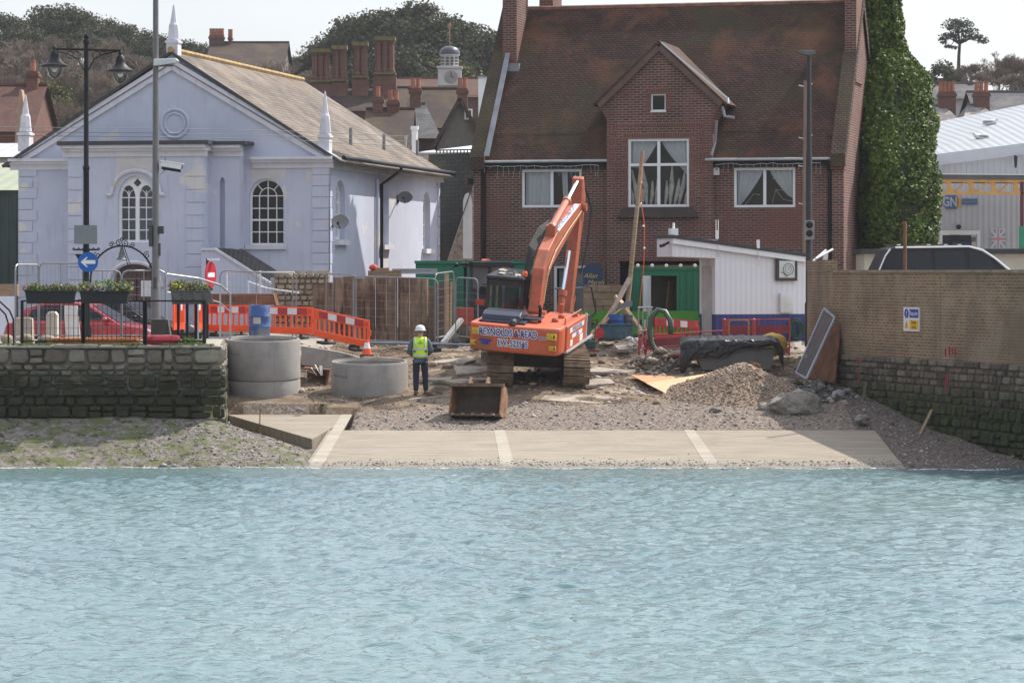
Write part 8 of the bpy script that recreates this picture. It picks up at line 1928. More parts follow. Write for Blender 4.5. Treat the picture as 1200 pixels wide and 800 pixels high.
for lab, px, py, rz in (('gull standing on the warehouse roof, the upper right one', 1162, 163, 0), ('gull standing on the warehouse roof edge, the lower left one', 1148, 176, R(180))):
    d = 8.5 if py < 170 else 3.5; z = onroof(px,d); gull(lab, px, HY-(z-HC)*FPX/(Yw+d), Yw+d, rz)
HAZE = .0002
# ================================================================ BACKGROUND: hill, trees, town
def hillz(x, y):
    x = np.asarray(x, float); y = np.asarray(y, float)
    h = 2.4 + 17.0*sstep(125, 265, y) + 3.0*sstep(-10, -45, x)*sstep(170, 300, y)*np.where(x < 0, 1, 0)
    return h + 1.2*fbm(x, y, 30, 61)*sstep(140, 200, y) - 26*sstep(330, 520, y)
hx = np.concatenate([np.arange(-420, -90, 30), np.arange(-90, 110, 4.0), np.arange(110, 450, 30)]); hy_ = np.concatenate([np.arange(118, 340, 4.0), np.arange(340, 620, 25)])
HX, HYY = np.meshgrid(hx, hy_); nxh, nyh = len(hx), len(hy_); i3 = (np.arange(nyh-1)[:,None]*nxh+np.arange(nxh-1)[None,:]).ravel()
hill = np_mesh('hill', np.stack([HX.ravel(), HYY.ravel(), hillz(HX.ravel(), HYY.ravel())+.2], 1), np.stack([i3, i3+1, i3+1+nxh, i3+nxh], 1), gmat('hill_scrub', [(.3,(.045,.04,.025)), (.7,(.10,.085,.055))], .4, (2, .8, .3)), smooth=True); tag(hill, kind='structure')
def HZ(x, y): return float(hillz(np.array([x]), np.array([y]))[0])
m_ever = leafmat('evergreen_leaf', (.030,.036,.018), (.105,.108,.062), .12, .7, .35, .08)
m_olive = leafmat('olive_leaf', (.05,.06,.02), (.13,.125,.05), .12, .7, .35, .08)
m_bark = P('bark', (.075,.055,.04), .9, 0, .3, 3)
m_twig = P('twig_brown', (.165,.125,.098), .9, 0, .25, .4)
def branch_tree(seed, H=9, spread=.55, depth=5, up=.25, thick=.16, nk=(3,4), first=.3):
    """skeleton of a bare tree as 3-sided tubes: returns verts, faces"""
    rgq = random.Random(seed); segs = []
    def grow(p, d, L_, r, k):
        n = 2 if k > 1 else 1
        for _ in range(n):
            d2 = (d+Vector((rgq.gauss(0,.13), rgq.gauss(0,.13), rgq.gauss(.03,.08)))).normalized(); q = p+d2*L_/n; segs.append((p, q, r, r*.8)); p = q; d = d2; r *= .8
        if k == 0: return
        for j in range(rgq.randint(*nk)):
            a = rgq.uniform(0, 6.28); s_ = rgq.uniform(.35,1.0)*spread*1.4
            o = Vector((math.cos(a)*s_, math.sin(a)*s_, up*rgq.random())); d2 = (d+o).normalized(); grow(p, d2, L_*rgq.uniform(.6,.85), r*.62, k-1)
    grow(Vector((0,0,0)), Vector((0,0,1)), H*first, thick, depth)
    A = np.array([s[0][:] for s in segs]); B = np.array([s[1][:] for s in segs]); ra = np.array([s[2] for s in segs])[:,None]; rb = np.array([s[3] for s in segs])[:,None]
    ra = np.maximum(ra, .017); rb = np.maximum(rb, .013)
    d = B-A; d /= np.linalg.norm(d,axis=1)[:,None]; u = np.cross(d, np.array([.3,.5,.81])); u /= np.linalg.norm(u,axis=1)[:,None]; v = np.cross(d,u)
    vs = []
    for P0, r in ((A,ra),(B,rb)):
        for k in range(3): vs.append(P0+(u*math.cos(k*2.094)+v*math.sin(k*2.094))*r)
    V = np.stack(vs,1).reshape(-1,3); n = len(segs); b = (np.arange(n)*6)[:,None]
    Fq = np.concatenate([b+np.array([[k,(k+1)%3,3+(k+1)%3,3+k]]) for k in range(3)], 0)
    return V, Fq, segs
BT = []
for s_ in range(3): BT.append(branch_tree(20+s_, 9, .62, 6, .3, .17, (3,4), .22)[:2])
BTH = min(float(v[:,2].max()) for v, f in BT)
EV = []
def crown_pts(rgq, rx, rz, nc, nl, cr, flat=.7, shell=.5):
    pts = []
    for c in range(nc):
        d = rgq.normal(size=3); d /= np.linalg.norm(d); d[2] = abs(d[2])*1.0-.25; k = shell+(1-shell)*rgq.random()**.5
        cc = d*np.array([rx,rx,rz])*k; m_ = max(10, int(nl*rgq.uniform(.5,1.5))); r = cr*rgq.uniform(.6,1.35)
        q = rgq.normal(size=(m_,3)); q /= np.linalg.norm(q,axis=1)[:,None]; q *= (rgq.random(m_)**.35)[:,None]*r; q[:,2] *= flat; pts.append(cc+q)
    return np.concatenate(pts)
def ever_proto(seed, mat, rx=3.8, rz=3.6, nc=52, nl=135, cr=1.1, leaf=.24):
    rgq = np.random.default_rng(seed); p = crown_pts(rgq, rx, rz, nc, nl, cr); return p, rgq, leaf, mat
def place_tree(name, lab, group, x, y, s, rz, proto, base=None, sz=1.0):
    z = HZ(x, y) if base is None else base
    t = thing(name, lab, 'tree', (x, y, z-.2), rz, group); t.scale = (s, s, s*sz)
    for nm, me in proto:
        o = bpy.data.objects.new(nm, me); COL.objects.link(o); o.parent = t
    return t
def make_ever(seed, mat, th=3.5, **kw):
    p, rgq, leaf, mat = ever_proto(seed, mat, **kw); p = p+np.array([0,0,th+1.4])
    dd = p-np.array([0,0,th+.3]); nb = dd/np.linalg.norm(dd,axis=1)[:,None]*1.3
    c = leaves(p, leaf, nb, rgq, 'crown', mat, None, (0,0,0)); me = c.data; bpy.data.objects.remove(c)
    V, Fq, _ = branch_tree(seed+70, 8, .6, 4, .2, .26, (3,4), .3); o = np_mesh('trunk', V, Fq, m_bark); mt = o.data; bpy.data.objects.remove(o)
    return [('trunk', mt), ('crown', me)]
EVP = [make_ever(1, m_ever), make_ever(2, m_ever, nc=70, nl=100, cr=.95), make_ever(3, m_ever, rx=3.3, rz=4.0), make_ever(4, m_olive, rx=3.4, rz=3.2)]
BTP = []
for V, Fq in BT:
    o = np_mesh('branches', V, Fq, m_twig); BTP.append([('branches', o.data)]); bpy.data.objects.remove(o)
# left wooded hill: evergreens and bare trees one can tell apart
rg = random.Random(77)
def tp(px, py_top, Y, hgt): x = X(px, Y); return x, Y, Z(py_top, Y)
names = {0:'dark evergreen tree', 1:'dark evergreen tree', 2:'dark evergreen tree', 3:'olive green tree'}
def hill_label(px, pt, k):
    c = 'dark evergreen' if k < 3 else 'olive green tree'; sky = pt < 35
    if px < 56: w = 'on the skyline at the left edge above the red roof' if sky else 'low on the hill behind the red roofed house'
    elif px < 110: w = 'on the skyline above the black lantern lamp' if sky else 'on the hill behind the black lantern lamp'
    elif px < 185: w = 'on the skyline between the lantern lamp and the grey column' if sky else 'above the left slope of the chapel roof'
    elif px < 225: w = 'on the skyline just behind the apex pinnacle of the chapel' if sky else 'just behind the apex pinnacle of the chapel'
    else: w = 'between the apex pinnacle and the hill mansion'
    return c+' '+w
def bare_label(px, pt):
    if px < 40: w = 'at the left edge beside the red roofed house' if pt < 70 else 'low down right by the red roofed house'
    elif px < 100: w = 'behind the left lantern of the black lamp' if pt < 70 else 'low down under the left lantern'
    elif px < 150: w = 'behind the right lantern of the black lamp' if pt < 70 else 'low down above the chapel roof slope'
    else: w = 'beside the grey column near the chapel apex'
    return 'bare brown winter tree '+w
def town_label(px, pt, k):
    c = 'tall dark evergreen' if k < 3 else 'olive tinted tree'; top = pt < 42
    if px < 400: w = 'left of the clustered brick chimneys'
    elif px < 470: w = 'towering over the clustered brick chimneys' if top else 'low behind the clustered brick chimneys'
    elif px < 522: w = 'on the skyline left of the weather vane' if top else 'low behind the red roof left of the turret'
    else: w = 'on the skyline right of the weather vane' if top else 'low behind the turret, right side'
    return c+' '+w
left_trees = [(8,6,285,0),(38,9,290,1),(66,-4,292,2),(92,-2,290,0),(118,10,292,1),(148,22,286,2),(172,30,284,0),(196,34,280,1),(215,42,276,2),(236,44,268,0),(256,52,262,3),(274,56,258,3),(60,40,240,0),(95,28,255,1),(130,48,238,2),(165,56,240,0),(195,62,240,1),(30,50,235,3),(222,62,244,2),(246,70,240,0),(-6,40,250,2),(90,75,212,1),(140,80,212,0),(180,84,215,2),(50,80,205,3)]
for i, (px, pt, Y, k) in enumerate(left_trees):
    pt -= 6; x = X(px,Y); zb = HZ(x,Y); zt = Z(pt,Y); s = max(.62, (zt-zb)/9.2); s = min(s, 1.5)
    place_tree('evergreen_tree', hill_label(px, pt, k), 'evergreens on the left hill', x, Y, s, rg.uniform(0,6.28), EVP[k], zt-9.2*s)
left_bare = [(10,30,232),(28,24,238),(48,36,226),(72,46,222),(20,62,205),(5,80,196),(106,32,230),(122,20,236),(140,40,226),(158,46,224),(112,64,205),(150,72,205),(84,62,210),(36,84,190),(60,98,186),(100,92,186),(128,98,186),(176,70,222),(16,104,178),(0,20,236),(18,34,228),(36,28,236),(58,26,238),(66,38,232),(84,34,236),(94,48,226),(78,52,218),(114,14,242),(30,48,216),(8,66,200),(55,64,208)]
for i, (px, pt, Y) in enumerate(left_bare):
    x = X(px,Y); zt = Z(pt+(20 if i % 2 else 12),Y); s = rg.uniform(.85,1.1)
    if i > 18 and i % 3 == 0: continue
    place_tree('bare_tree', bare_label(px, pt), 'bare trees on the left hill', x, Y, s, rg.uniform(0,6.28), BTP[i % 3], zt-BTH*s)
# big evergreens behind the town
mid = [(342,70,272,0),(362,56,270,3),(388,36,268,1),(412,14,266,2),(436,4,264,0),(462,-4,266,1),(490,-5,264,2),(512,4,262,0),(535,10,262,1),(556,24,258,2),(572,34,256,0),(400,62,246,0),(440,48,246,1),(480,44,244,2),(516,52,244,3),(556,76,250,3),(350,92,250,3),(372,90,246,0),(420,84,236,3)]
for px, pt, Y, k in mid:
    pt -= 11; x = X(px,Y); zt = Z(pt,Y); s = rg.uniform(1.0,1.25)
    place_tree('evergreen_tree', town_label(px, pt, k), 'tall evergreens behind the town', x, Y, s, rg.uniform(0,6.28), EVP[k], zt-9.2*s)
for px, pt, Y in ((338,62,262),(352,54,268),(330,80,255),(368,74,240),(318,66,228),(300,68,226),(284,66,232)):
    x = X(px,Y); place_tree('bare_tree', ('bare grey tree in front of the hill mansion' if px < 325 else 'bare grey tree at the left edge of the tall evergreens'), 'bare trees by the tall evergreens', x, Y, .85, rg.uniform(0,6.28), BTP[0], Z(pt,Y)-BTH*.85)
# right skyline: stone pine, rounded bush, bare trees
Yp = 255; xb = X(1123,Yp); zb = Z(80,Yp)
t = thing('pine_tree', 'lone umbrella pine standing out against the sky', 'tree', (xb, Yp, zb-1)); zz = lambda py: Z(py,Yp)-zb+1; xx = lambda px: X(px,Yp)-xb
mb = MB(); mb.tube([(0,0,0),(.05,0,zz(66)),(.12,0,zz(52)),(.0,0,zz(40)),(-.1,0,zz(32))], [.17,.14,.12,.09,.04], 8)
for px, py in ((1108,44),(1113,36),(1133,38),(1142,42),(1150,47),(1120,28),(1116,52),(1130,30)): mb.tube([(.08,0,zz(52)),((xx(px))*.5,rg.uniform(-.5,.5),zz(46)),(xx(px),rg.uniform(-.8,.8),zz(py)-.1)], [.07,.05,.03], 5)
mb.build('trunk', m_bark, t); pts = []; rgq = np.random.default_rng(9)
for px, py, r in ((1118,27,.75),(1126,26,.7),(1132,29,.65),(1111,32,.6),(1108,43,.6),(1104,47,.4),(1114,41,.55),(1122,36,.7),(1130,38,.65),(1139,36,.55),(1141,43,.6),(1147,46,.6),(1152,49,.45),(1135,44,.45),(1119,44,.45),(1113,54,.35),(1118,56,.3),(1107,50,.3),(1128,48,.35),(1124,31,.7)):
    m_ = int(230*r); q = rgq.normal(size=(m_,3)); q /= np.linalg.norm(q,axis=1)[:,None]; q *= (rgq.random(m_)**.4)[:,None]*np.array([r*1.25,r*1.2,r*.5]); pts.append(q+np.array([xx(px),rgq.uniform(-.8,.8),zz(py)]))
leaves(np.concatenate(pts), .16, np.array([0,0,.6]), rgq, 'crown', m_ever, t, (0,0,0))
Yb = 250; xb = X(1108,Yb); zb = Z(104,Yb); t = thing('rounded_tree', 'dense dark rounded tree at the foot of the umbrella pine', 'tree', (xb,Yb,zb)); p = crown_pts(rgq, 1.85, 2.35, 46, 70, .5, .8, .75)+np.array([0,0,.3]); leaves(p, .22, p*.8, rgq, 'crown', m_ever, t, (0,0,0)); mb = MB(); mb.tube([(0,0,-1.5),(0,0,1.5)], .2, 6); mb.build('trunk', m_bark, t)
for px, pt, Y, s in ((1150,66,225,.62),(1172,58,228,.72),(1184,60,226,.66),(1140,78,220,.5),(1196,66,230,.6),(1206,64,226,.66),(1160,74,222,.55),(1178,76,222,.5),(1192,80,220,.45)):
    x = X(px,Y); place_tree('bare_tree', 'bare winter tree behind the slate roofs at the right', 'bare trees on the right skyline', x, Y, s, rg.uniform(0,6.28), BTP[rg.randrange(3)], Z(pt,Y)-BTH*s)
for px, pt, Y in ((1212,70,240),(1240,66,240)): x = X(px,Y); place_tree('evergreen_tree', 'evergreen tree at the right edge of the skyline', 'evergreens at the right edge', x, Y, .7, 1, EVP[0], Z(pt,Y)-9.2*.7)

# houses of the town
m_redroof = brickmat('far_red_tiles', (.13,.055,.04), (.085,.045,.035), (.04,.02,.018), .2, .14, .01, 'rx', 1.4, patch=(.09,.05,.035), bump=.4)
m_brownroof = brickmat('far_brown_tiles', (.072,.046,.037), (.05,.036,.031), (.03,.022,.02), .2, .14, .01, 'rx', 1.4, patch=(.09,.062,.03), bump=.4)
m_greyroof = brickmat('far_slates', (.10,.10,.11), (.07,.07,.08), (.03,.03,.033), .25, .2, .01, 'rx', 1.4, patch=(.14,.13,.12), bump=.4)
m_paleroof = brickmat('far_pale_slates', (.24,.22,.21), (.16,.15,.145), (.11,.1,.1), .25, .2, .015, 'rx', 1.4, patch=(.38,.35,.33), bump=.4)
m_farbrick = brickmat('far_brick', (.18,.068,.048), (.11,.048,.04), (.2,.14,.11), .23, .08, .01, patch=(.12,.06,.045), bump=.3)
m_farpale = P('far_render', (.45,.42,.40), .9, 0, .1, 1)
m_pot = P('terracotta_far', (.36,.14,.08), .85, 0, .2)
m_mosspot = P('mossy_cap', (.16,.13,.05), .95, 0, .3, 3)
m_farwin = P('far_window', (.03,.035,.04), .15)
def house(name, lab, px0, px1, py_eave, py_ridge, Y, depth, wall, roof, rz=0.0, ridge='x', hip=0.0, chims=(), wins=(), base=None, group=None):
    """gabled house; ridge along x or y. chims: (px, py_top, width_px, pots)"""
    xc = X((px0+px1)/2, Y); w = X(px1,Y)-X(px0,Y); zb = HZ(xc, Y+depth/2)-1.5 if base is None else base; ze = Z(py_eave,Y)-zb; zr = Z(py_ridge, Y+(depth/2 if ridge == 'x' else 0))-zb
    zb_ = zb; t = thing(name, lab, 'house', (xc, Y, zb), rz, group); mb = MB(); h = w/2
    if ridge == 'x':
        mb.wall([(-h,0),(h,0),(h,ze),(-h,ze)], [], .1); mb.wall([(-h,0),(h,0),(h,ze),(-h,ze)], [], .1, lambda x,y,z: (x,depth,z))
        for s_ in (-h,h): mb.face([(s_,0,0),(s_,depth,0),(s_,depth,ze)]+([(s_,depth/2,zr-.05)] if not hip else [])+[(s_,0,ze)])
    else:
        for y in (0,depth): mb.face([(-h,y,0),(h,y,0),(h,y,ze),(0,y,zr-.05),(-h,y,ze)])
        for s_ in (-h,h): mb.face([(s_,0,0),(s_,depth,0),(s_,depth,ze),(s_,0,ze)])
    mb.build('wall', wall, t); mb = MB(); o_ = .25
    if ridge == 'x':
        for y0,y1 in ((-o_,depth/2),(depth+o_,depth/2)):
            zl = ze-.12; mb.face([(-h-o_,y0,zl),(h+o_,y0,zl),(h+o_-hip,y1,zr),(-h-o_+hip,y1,zr)])
        if hip:
            for s_ in (-1,1): mb.face([(s_*(h+o_),-o_,ze-.12),(s_*(h+o_),depth+o_,ze-.12),(s_*(h+o_-hip),depth/2,zr)])
        mb.tube([(-h-o_+hip,depth/2,zr),(h+o_-hip,depth/2,zr)], .12, 6)
    else:
        for s_ in (-1,1): mb.face([(s_*(h+o_),-o_,ze-.15),(s_*(h+o_),depth+o_,ze-.15),(0,depth+o_,zr),(0,-o_,zr)]); mb.beam((s_*(h+o_),-o_,ze-.15),(0,-o_,zr),.1,.2)
    rf = mb.build('roof', roof, t)
    for px, pt, wp, pots in chims:
        yy = depth/2; x = X(px,Y+yy)-xc; w_ = wp*(Y+yy)/FPX; zt = Z(pt,Y+yy)-zb; mb = MB(); mb.box(x-w_/2,x+w_/2,yy-.4,yy+.4,ze-.5,zt-.28); mb.box(x-w_/2-.06,x+w_/2+.06,yy-.46,yy+.46,zt-.279,zt-.12); mb.box(x-w_/2,x+w_/2,yy-.4,yy+.4,zt-.119,zt); c = mb.build('chimney', m_farbrick, t)
        for k in range(pots): mb = MB(); mb.lathe([(.13,0),(.11,.5),(.13,.52),(.13,.58),(0,.58)], (x-w_/2+w_*(k+.5)/pots,yy,zt), 8); mb.build('chimney_pot', m_pot, rf)
    for px, py, wp, hp in wins:
        x, z, w_, h_ = X(px,Y)-xc, Z(py,Y)-zb, wp*Y/FPX/2, hp*Y/FPX/2; mb = MB(); mb.box(x-w_-.08,x+w_+.08,-.06,-.003,z-h_-.08,z+h_+.08); wi = mb.build('window', M['white'], t); mb = MB(); mb.box(x-w_,x-.03,-.066,-.0605,z-h_,z+h_); mb.box(x+.03,x+w_,-.066,-.0605,z-h_,z+h_); mb.build('pane', m_farwin, wi)
    return t
# left: brick house with tall chimney, green shed, grey roof
house('brick_villa', 'red roofed house with a tall tapering brick chimney left of the chapel', -40, 34, 152, 100, 150, 9, m_farbrick, m_redroof, chims=((39,84,13,1),), base=8)
t = thing('chimney_stack', 'pale tapering chimney stack beside the red roofed house', 'chimney', (X(22,148),148,8)); mb = MB(); zz = lambda py: Z(py,148)-8; xx = lambda px: X(px,148)-X(22,148); mb.prism([(xx(15),0),(xx(31),0),(xx(30),zz(135)),(xx(25),zz(105)),(xx(23),zz(105)),(xx(19),zz(130))], .8, 0); mb.build('stack', P('pale_brick', (.36,.24,.17), .9, 0, .2), t)
t = thing('green_shed', 'dark green corrugated shed with pale green roof left of the chapel', 'shed', (X(24,98),98,2.6)); zz = lambda py: Z(py,98)-2.6; mb = MB(); mb.box(-8,0,0,12,0,zz(223)); mb.build('wall', corrug('green_cladding', (.035,.06,.05), .25, 'xy', .6, 0, .8, .15), t); mb = MB(); mb.face([(-8,-.2,zz(223)),(.0,-.2,zz(223)),(0,10,zz(178)),(-8,10,zz(178))]); mb.build('roof', corrug('pale_green_roof', (.25,.275,.18), .5, 'x', .6, 0, .6, .12, (.3,.26,.2)), t)
t = thing('grey_roofed_shed', 'grey ribbed roof of a shed behind the green shed', 'shed', (X(28,112),112,2.6)); zz = lambda py: Z(py,112)-2.6; mb = MB(); mb.box(-9,0,0,8,0,zz(186)); mb.build('wall', m_farpale, t); mb = MB(); mb.face([(-9,-.2,zz(187)),(.2,-.2,zz(184)),(.2,7,zz(158)),(-9,7,zz(160))]); mb.build('roof', corrug('grey_ribbed_roof', (.40,.40,.42), .45, 'x', .5, .1, .8, .1), t)
# mansion on the hill
house('hill_mansion', 'dark roofed mansion with a row of chimney pots on the wooded hill', 243, 330, 78, 50, 240, 10, P('mansion_wall', (.16,.125,.11), .9, 0, .2), m_brownroof, chims=((254,42,17,5),(270,43,4,2)), base=14)
# old brick house with four great chimney stacks
house('manor_house', 'old brick house carrying four tall clustered chimney stacks', 378, 478, 128, 103, 190, 8, m_farbrick, m_brownroof, base=6)
def stack(lab, px, pt, pm, pb, w, n):
    Y = 193; t = thing('chimney_stack', lab, 'chimney', (X(px,Y),Y,Z(pb,Y)), 0, 'clustered brick chimney stacks'); zz = lambda py: Z(py,Y)-Z(pb,Y); W_ = w*Y/FPX
    mb = MB(); mb.box(-W_*.62,W_*.62,-.6,.6,-1.5,zz(pm)-.15); mb.box(-W_*.56,W_*.56,-.5,.5,zz(pm)-.149,zz(pm)); mb.build('base', m_farbrick, t); r = W_/n*.52
    mb = MB()
    for k in range(n):
        for y in (-.3,.3): x = -W_/2+W_*(k+.5)/n; mb.lathe([(r*1.25,zz(pm)),(r*1.25,zz(pm)+.3),(r,zz(pm)+.38),(r,zz(pt)-.45),(r*1.2,zz(pt)-.4),(r*1.2,zz(pt)-.25)], (x,y,0), 8)
    mb.build('flue', m_farbrick, t); mb = MB(); mb.box(-W_/2-.08,W_/2+.08,-.62,.62,zz(pt)-.249,zz(pt)); mb.box(-W_*.6,W_*.6,-.65,.65,zz(pm)+.001,zz(pm)+.12); mb.split('mossy_cap', m_mosspot, t)
stack('leftmost of the four clustered brick chimney stacks', 376, 58, 97, 118, 20, 3); stack('narrow brick chimney stack with mossy cap, second of the four from the left', 398, 54, 96, 118, 15, 2); stack('narrow orange brick chimney stack, third of the four from the left', 422.5, 50, 92, 115, 15, 2); stack('tallest and broadest of the four clustered brick chimney stacks', 451, 44, 88, 118, 22, 3)
house('far_house', 'far house with a long red tiled roof behind the white turret', 462, 590, 112, 92, 215, 8, m_farbrick, m_redroof, base=10)
house('town_house', 'grey slated house gable end between the stacks and the turret', 470, 512, 160, 122, 165, 8, m_farbrick, m_greyroof, ridge='x', hip=1.0, chims=((487,104,13,2),), base=4)
house('town_house', 'brick gable house just above the chapel roof with two chimneys', 430, 478, 168, 128, 160, 8, m_farbrick, m_brownroof, chims=((443,114,12,1),(461,118,14,2)), base=4)
house('town_house', 'brown roofed house below the white turret', 480, 532, 148, 104, 178, 8, m_farbrick, m_brownroof, base=4)
house('gabled_house', 'dark gabled house with one small white window right of the turret', 512, 566, 172, 116, 158, 9, P('dark_stucco', (.13,.115,.10), .9, 0, .2), m_brownroof, ridge='y', chims=((542,104,12,2),), wins=((549,134,6,9),), base=4)
# turret
Yt = 205; xt = X(527,Yt); t = thing('clock_turret', 'white wooden turret with lead dome and weather vane', 'turret', (xt,Yt,Z(122,Yt))); zz = lambda py: Z(py,Yt)-Z(122,Yt); k = Yt/FPX; m_tw = P('turret_white', (.55,.52,.52), .7, 0, .12, 1.5)
mb = MB(); mb.box(-13.5*k,13.5*k,-.8,.8,zz(101),zz(81)); mb.lathe([(13*k*1.3,zz(101.1)),(8*k*1.3,zz(118)),(8*k*1.3,0)], (0,0,0), 4, R(45)); mb.box(-15*k,15*k,-.9,.9,zz(80.9),zz(78.5)); mb.build('body', m_tw, t)
mb = MB(); mb.lathe([(11*k,zz(78.4)),(11*k,zz(66))], (0,0,0), 8, R(22.5)); mb.lathe([(12.5*k,zz(66)),(12.5*k,zz(64.5)),(0,zz(64.5))], (0,0,0), 8, R(22.5)); lb = mb.build('louvre_lantern', m_tw, t)
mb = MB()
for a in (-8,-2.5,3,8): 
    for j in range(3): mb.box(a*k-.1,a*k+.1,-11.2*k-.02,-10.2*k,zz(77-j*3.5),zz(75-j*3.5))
mb.split('louvre', P('louvre_dark', (.08,.08,.085), .8), lb); mb = MB(); mb.lathe([(12*k,zz(64.4)),(11.6*k,zz(60)),(9*k,zz(56.5)),(4*k,zz(54.5)),(0,zz(54))], (0,0,0), 20); mb.build('dome', P('dome_lead', (.05,.06,.075), .4, .2), t, smooth=True)  # louvres in plain dark grey
mb = MB(); mb.lathe([(7.5*k,0),(7.5*k,.06),(0,.06)], (0,0,0), 24); c_ = mb.build('clock_dial', P('dial_grey', (.30,.28,.28), .6, 0, .2, 3), t, loc=(2*k,-.81,zz(91))); c_.rotation_euler = (R(90),0,0); mb = MB(); mb.beam((0,0,.07),(0,.3,.07),.05,.02,(0,0,1)); mb.beam((0,0,.07),(.2,-.1,.07),.05,.02,(0,0,1)); mb.build('clock_hand', M['black'], c_)
mb = MB(); mb.tube([(0,0,zz(54)),(0,0,zz(31))], .03, 5); mb.beam((-.25,0,zz(42)),(.25,0,zz(42)),.04); mb.prism([(-3*k,zz(30)),(0,zz(27)),(3*k,zz(30)),(0,zz(34))], .05, 0); mb.build('weather_vane', P('vane_copper', (.4,.2,.12), .5, .3), t)
# white block and white flat roof between chapel and brick house
t = thing('white_tower_block', 'plain white block wall beside the left edge of the brick house roof', 'building', (X(569,140),140,4)); zz = lambda py: Z(py,140)-4; mb = MB(); mb.box(X(560.5,140)-X(569,140),X(600,140)-X(569,140),0,4,0,zz(91)); mb.build('wall', P('block_white', (.66,.67,.68), .7, 0, .05), t); mb = MB(); mb.box(X(560,140)-X(569,140),X(601,140)-X(569,140),-.08,4.05,zz(91)+.002,zz(89.5)); mb.build('coping', m_lead, t)
t = thing('white_roofed_hall', 'white sheet roofed hall behind the end of the chapel roof', 'hall', (X(525,128),128,3)); zz = lambda py: Z(py,128)-3; xx = lambda px: X(px,128)-X(525,128); mb = MB(); mb.box(xx(478),xx(585),0,9,0,zz(178)); mb.build('wall', m_farpale, t); mb = MB(); mb.face([(xx(478),-.2,zz(180)),(xx(585),-.2,zz(178)),(xx(585),9,zz(156)),(xx(500),9,zz(166))]); mb.build('roof', P('white_sheet_roof', (.58,.6,.62), .5, 0, .15, .6, dirt=(.3,.36,.4), dirt_s=.5), t); mb = MB()
for px in range(512,562,4): mb.tube([(xx(px),-.3,zz(180)),(xx(px),-.3,zz(176))], .025, 4)
mb.tube([(xx(510),-.3,zz(176.5)),(xx(562),-.3,zz(175.5))], .03, 4); mb.build('edge_railing', M['black'], t)
def flue(lab, px, pt, pb, Y, r, mat, cowl=True):
    t = thing('flue_pipe', lab, 'flue', W(px,pb,Y)); h = Z(pt,Y)-Z(pb,Y); mb = MB(); mb.tube([(0,0,-1),(0,0,h-.1)], r, 10); mb.build('pipe', mat, t)
    mb = MB(); mb.lathe([(r*1.25,h-.15),(r*1.3,h),(0,h)], (0,0,0), 12); mb.build('cowl', mat, t)
flue('broad white flue pipe above the end of the chapel roof', 486, 148, 176, 122, .13, M['white']); flue('thin steel flue with a cowl left of the broad white pipe', 475.5, 159, 172, 124, .05, M['steel'])
# slated hall with flint gable between chapel and house
S = Fr(X(548,104), 104, 2.6, 0); t = fthing('slated_hall', 'dark slate roofed hall with a flint wall and white arched window', 'hall', S); xx = lambda px: X(px,104)-S.o[0]; zz = lambda py: Z(py,104)-2.6
mb = MB(); mb.face([(xx(490),.4,zz(330)),(xx(524),.0,zz(306)),(xx(553),0,zz(222)),(xx(570),0,zz(178)),(xx(500),2.5,zz(178))]); mb.build('roof', brickmat('mossy_slates', (.055,.055,.05), (.04,.042,.04), (.02,.02,.02), .3, .16, .012, 'rx', 1.2, patch=(.16,.095,.02), bump=.5), t)
hole = arch(xx(542.5),xx(553.5),zz(303),zz(226),zz(240),10)
mb = MB(); mb.wall([(xx(524.5),0),(xx(600),0),(xx(600),zz(178)),(xx(570.5),zz(178)),(xx(553.5),zz(222)),(xx(524.5),zz(306))], [hole], .25, lambda x,y,z: (x,.05+y,z)); mb.build('flint_wall', islandmat('flint_wall', [(0,(.3,.25,.2)),(1,(.4,.34,.28))]) if False else P('flint_rubble', (.33,.275,.225), .95, 0, .45, 9, .8, 12), t)
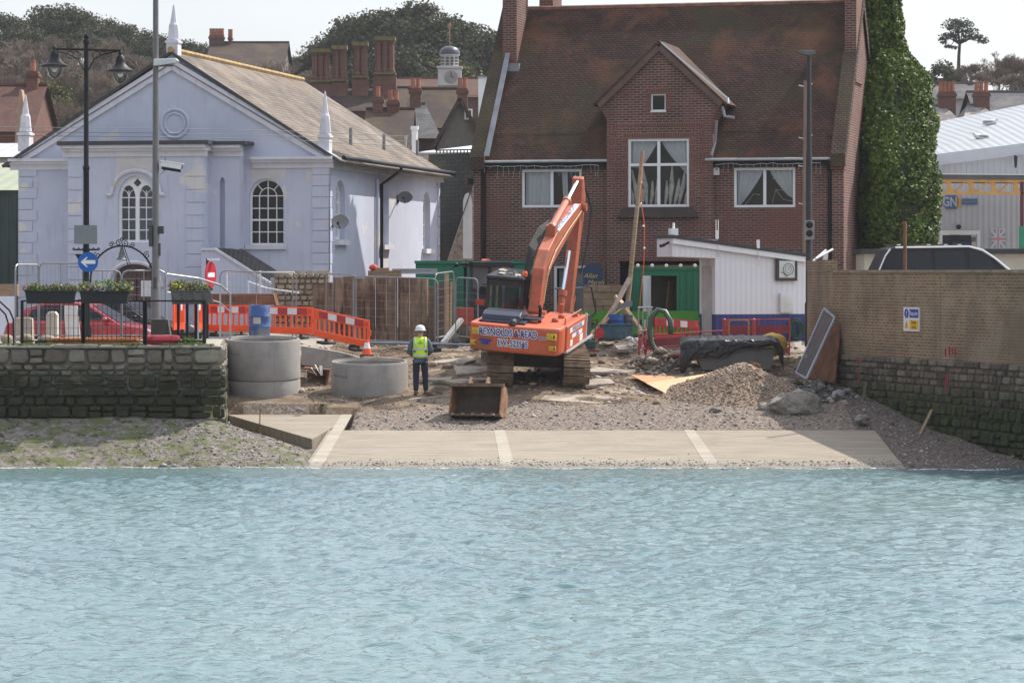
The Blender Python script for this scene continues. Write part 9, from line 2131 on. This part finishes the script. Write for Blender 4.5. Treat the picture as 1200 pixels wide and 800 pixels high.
mb = MB(); ring_frame(mb, hole, .16, .04, .22); mb.box(xx(547.6),xx(548.6),.1,.18,zz(303),zz(228)); wi = mb.build('arched_window', M['white'], t); MB().plate(hole, .2).build('pane', P('whitewashed_pane', (.55,.55,.58), .4, 0, .08), wi)
t = thing('wall_lamp', 'black floodlight on a bracket at the left corner of the brick house', 'lamp', W(550,213,93)); mb = MB(); mb.tube([(.45,0,0),(.1,0,0)], .03, 6); mb.box(-.05,.12,-.1,.1,-.1,.1); mb.build('lamp_body', M['black'], t)
# right: terraces below the pine
house('terrace_house', 'pale slate hipped roof with two big chimneys, nearest the ivy', 1078, 1140, 158, 124, 170, 9, m_farpale, m_paleroof, hip=1.2, chims=((1109.5,108,19,4),), base=6)
house('terrace_house', 'pale slate roof with a broad chimney beside the warehouse roof', 1128, 1186, 158, 123, 168, 9, m_farpale, m_paleroof, hip=1.2, chims=((1150,108,17,3),), base=6)
house('terrace_house', 'dark slate roof behind the pale slate roofs at the right edge', 1150, 1260, 140, 108, 182, 9, m_farbrick, m_greyroof, base=8)
house('terrace_house', 'small far house with a low dark roof under the rounded tree', 1086, 1148, 114, 98, 205, 7, m_farpale, m_greyroof, chims=((1102,92,5,0),(1136,98,5,0)), base=10)
house('white_gable', 'small white gabled porch roof just beside the ivy', 1092, 1112, 158, 147, 150, 4, P('white_gable_wall', (.6,.6,.62), .8), m_greyroof, ridge='y', base=6)

# ================================================================ thin sea haze over the town
hb = MB(); hb.box(-1000, 1000, -320, 900, -4, 40); hz_ = hb.build('haze', M['white']); hz_.data.materials.clear()
hm = bpy.data.materials.new('sea_haze'); hm.use_nodes = True; hn = hm.node_tree; hn.nodes.remove(hn.nodes['Principled BSDF'])
pv = N(hn, 'ShaderNodeVolumePrincipled'); pv.inputs['Color'].default_value = (.86,.89,.95,1); pv.inputs['Density'].default_value = HAZE; pv.inputs['Anisotropy'].default_value = 0
L(hn, pv.outputs[0], hn.nodes['Material Output'].inputs['Volume']); hz_.data.materials.append(hm); tag(hz_, kind='stuff'); hz_.display_type = 'WIRE'
SC.cycles.volume_bounces = 0; SC.cycles.volume_max_steps = 16
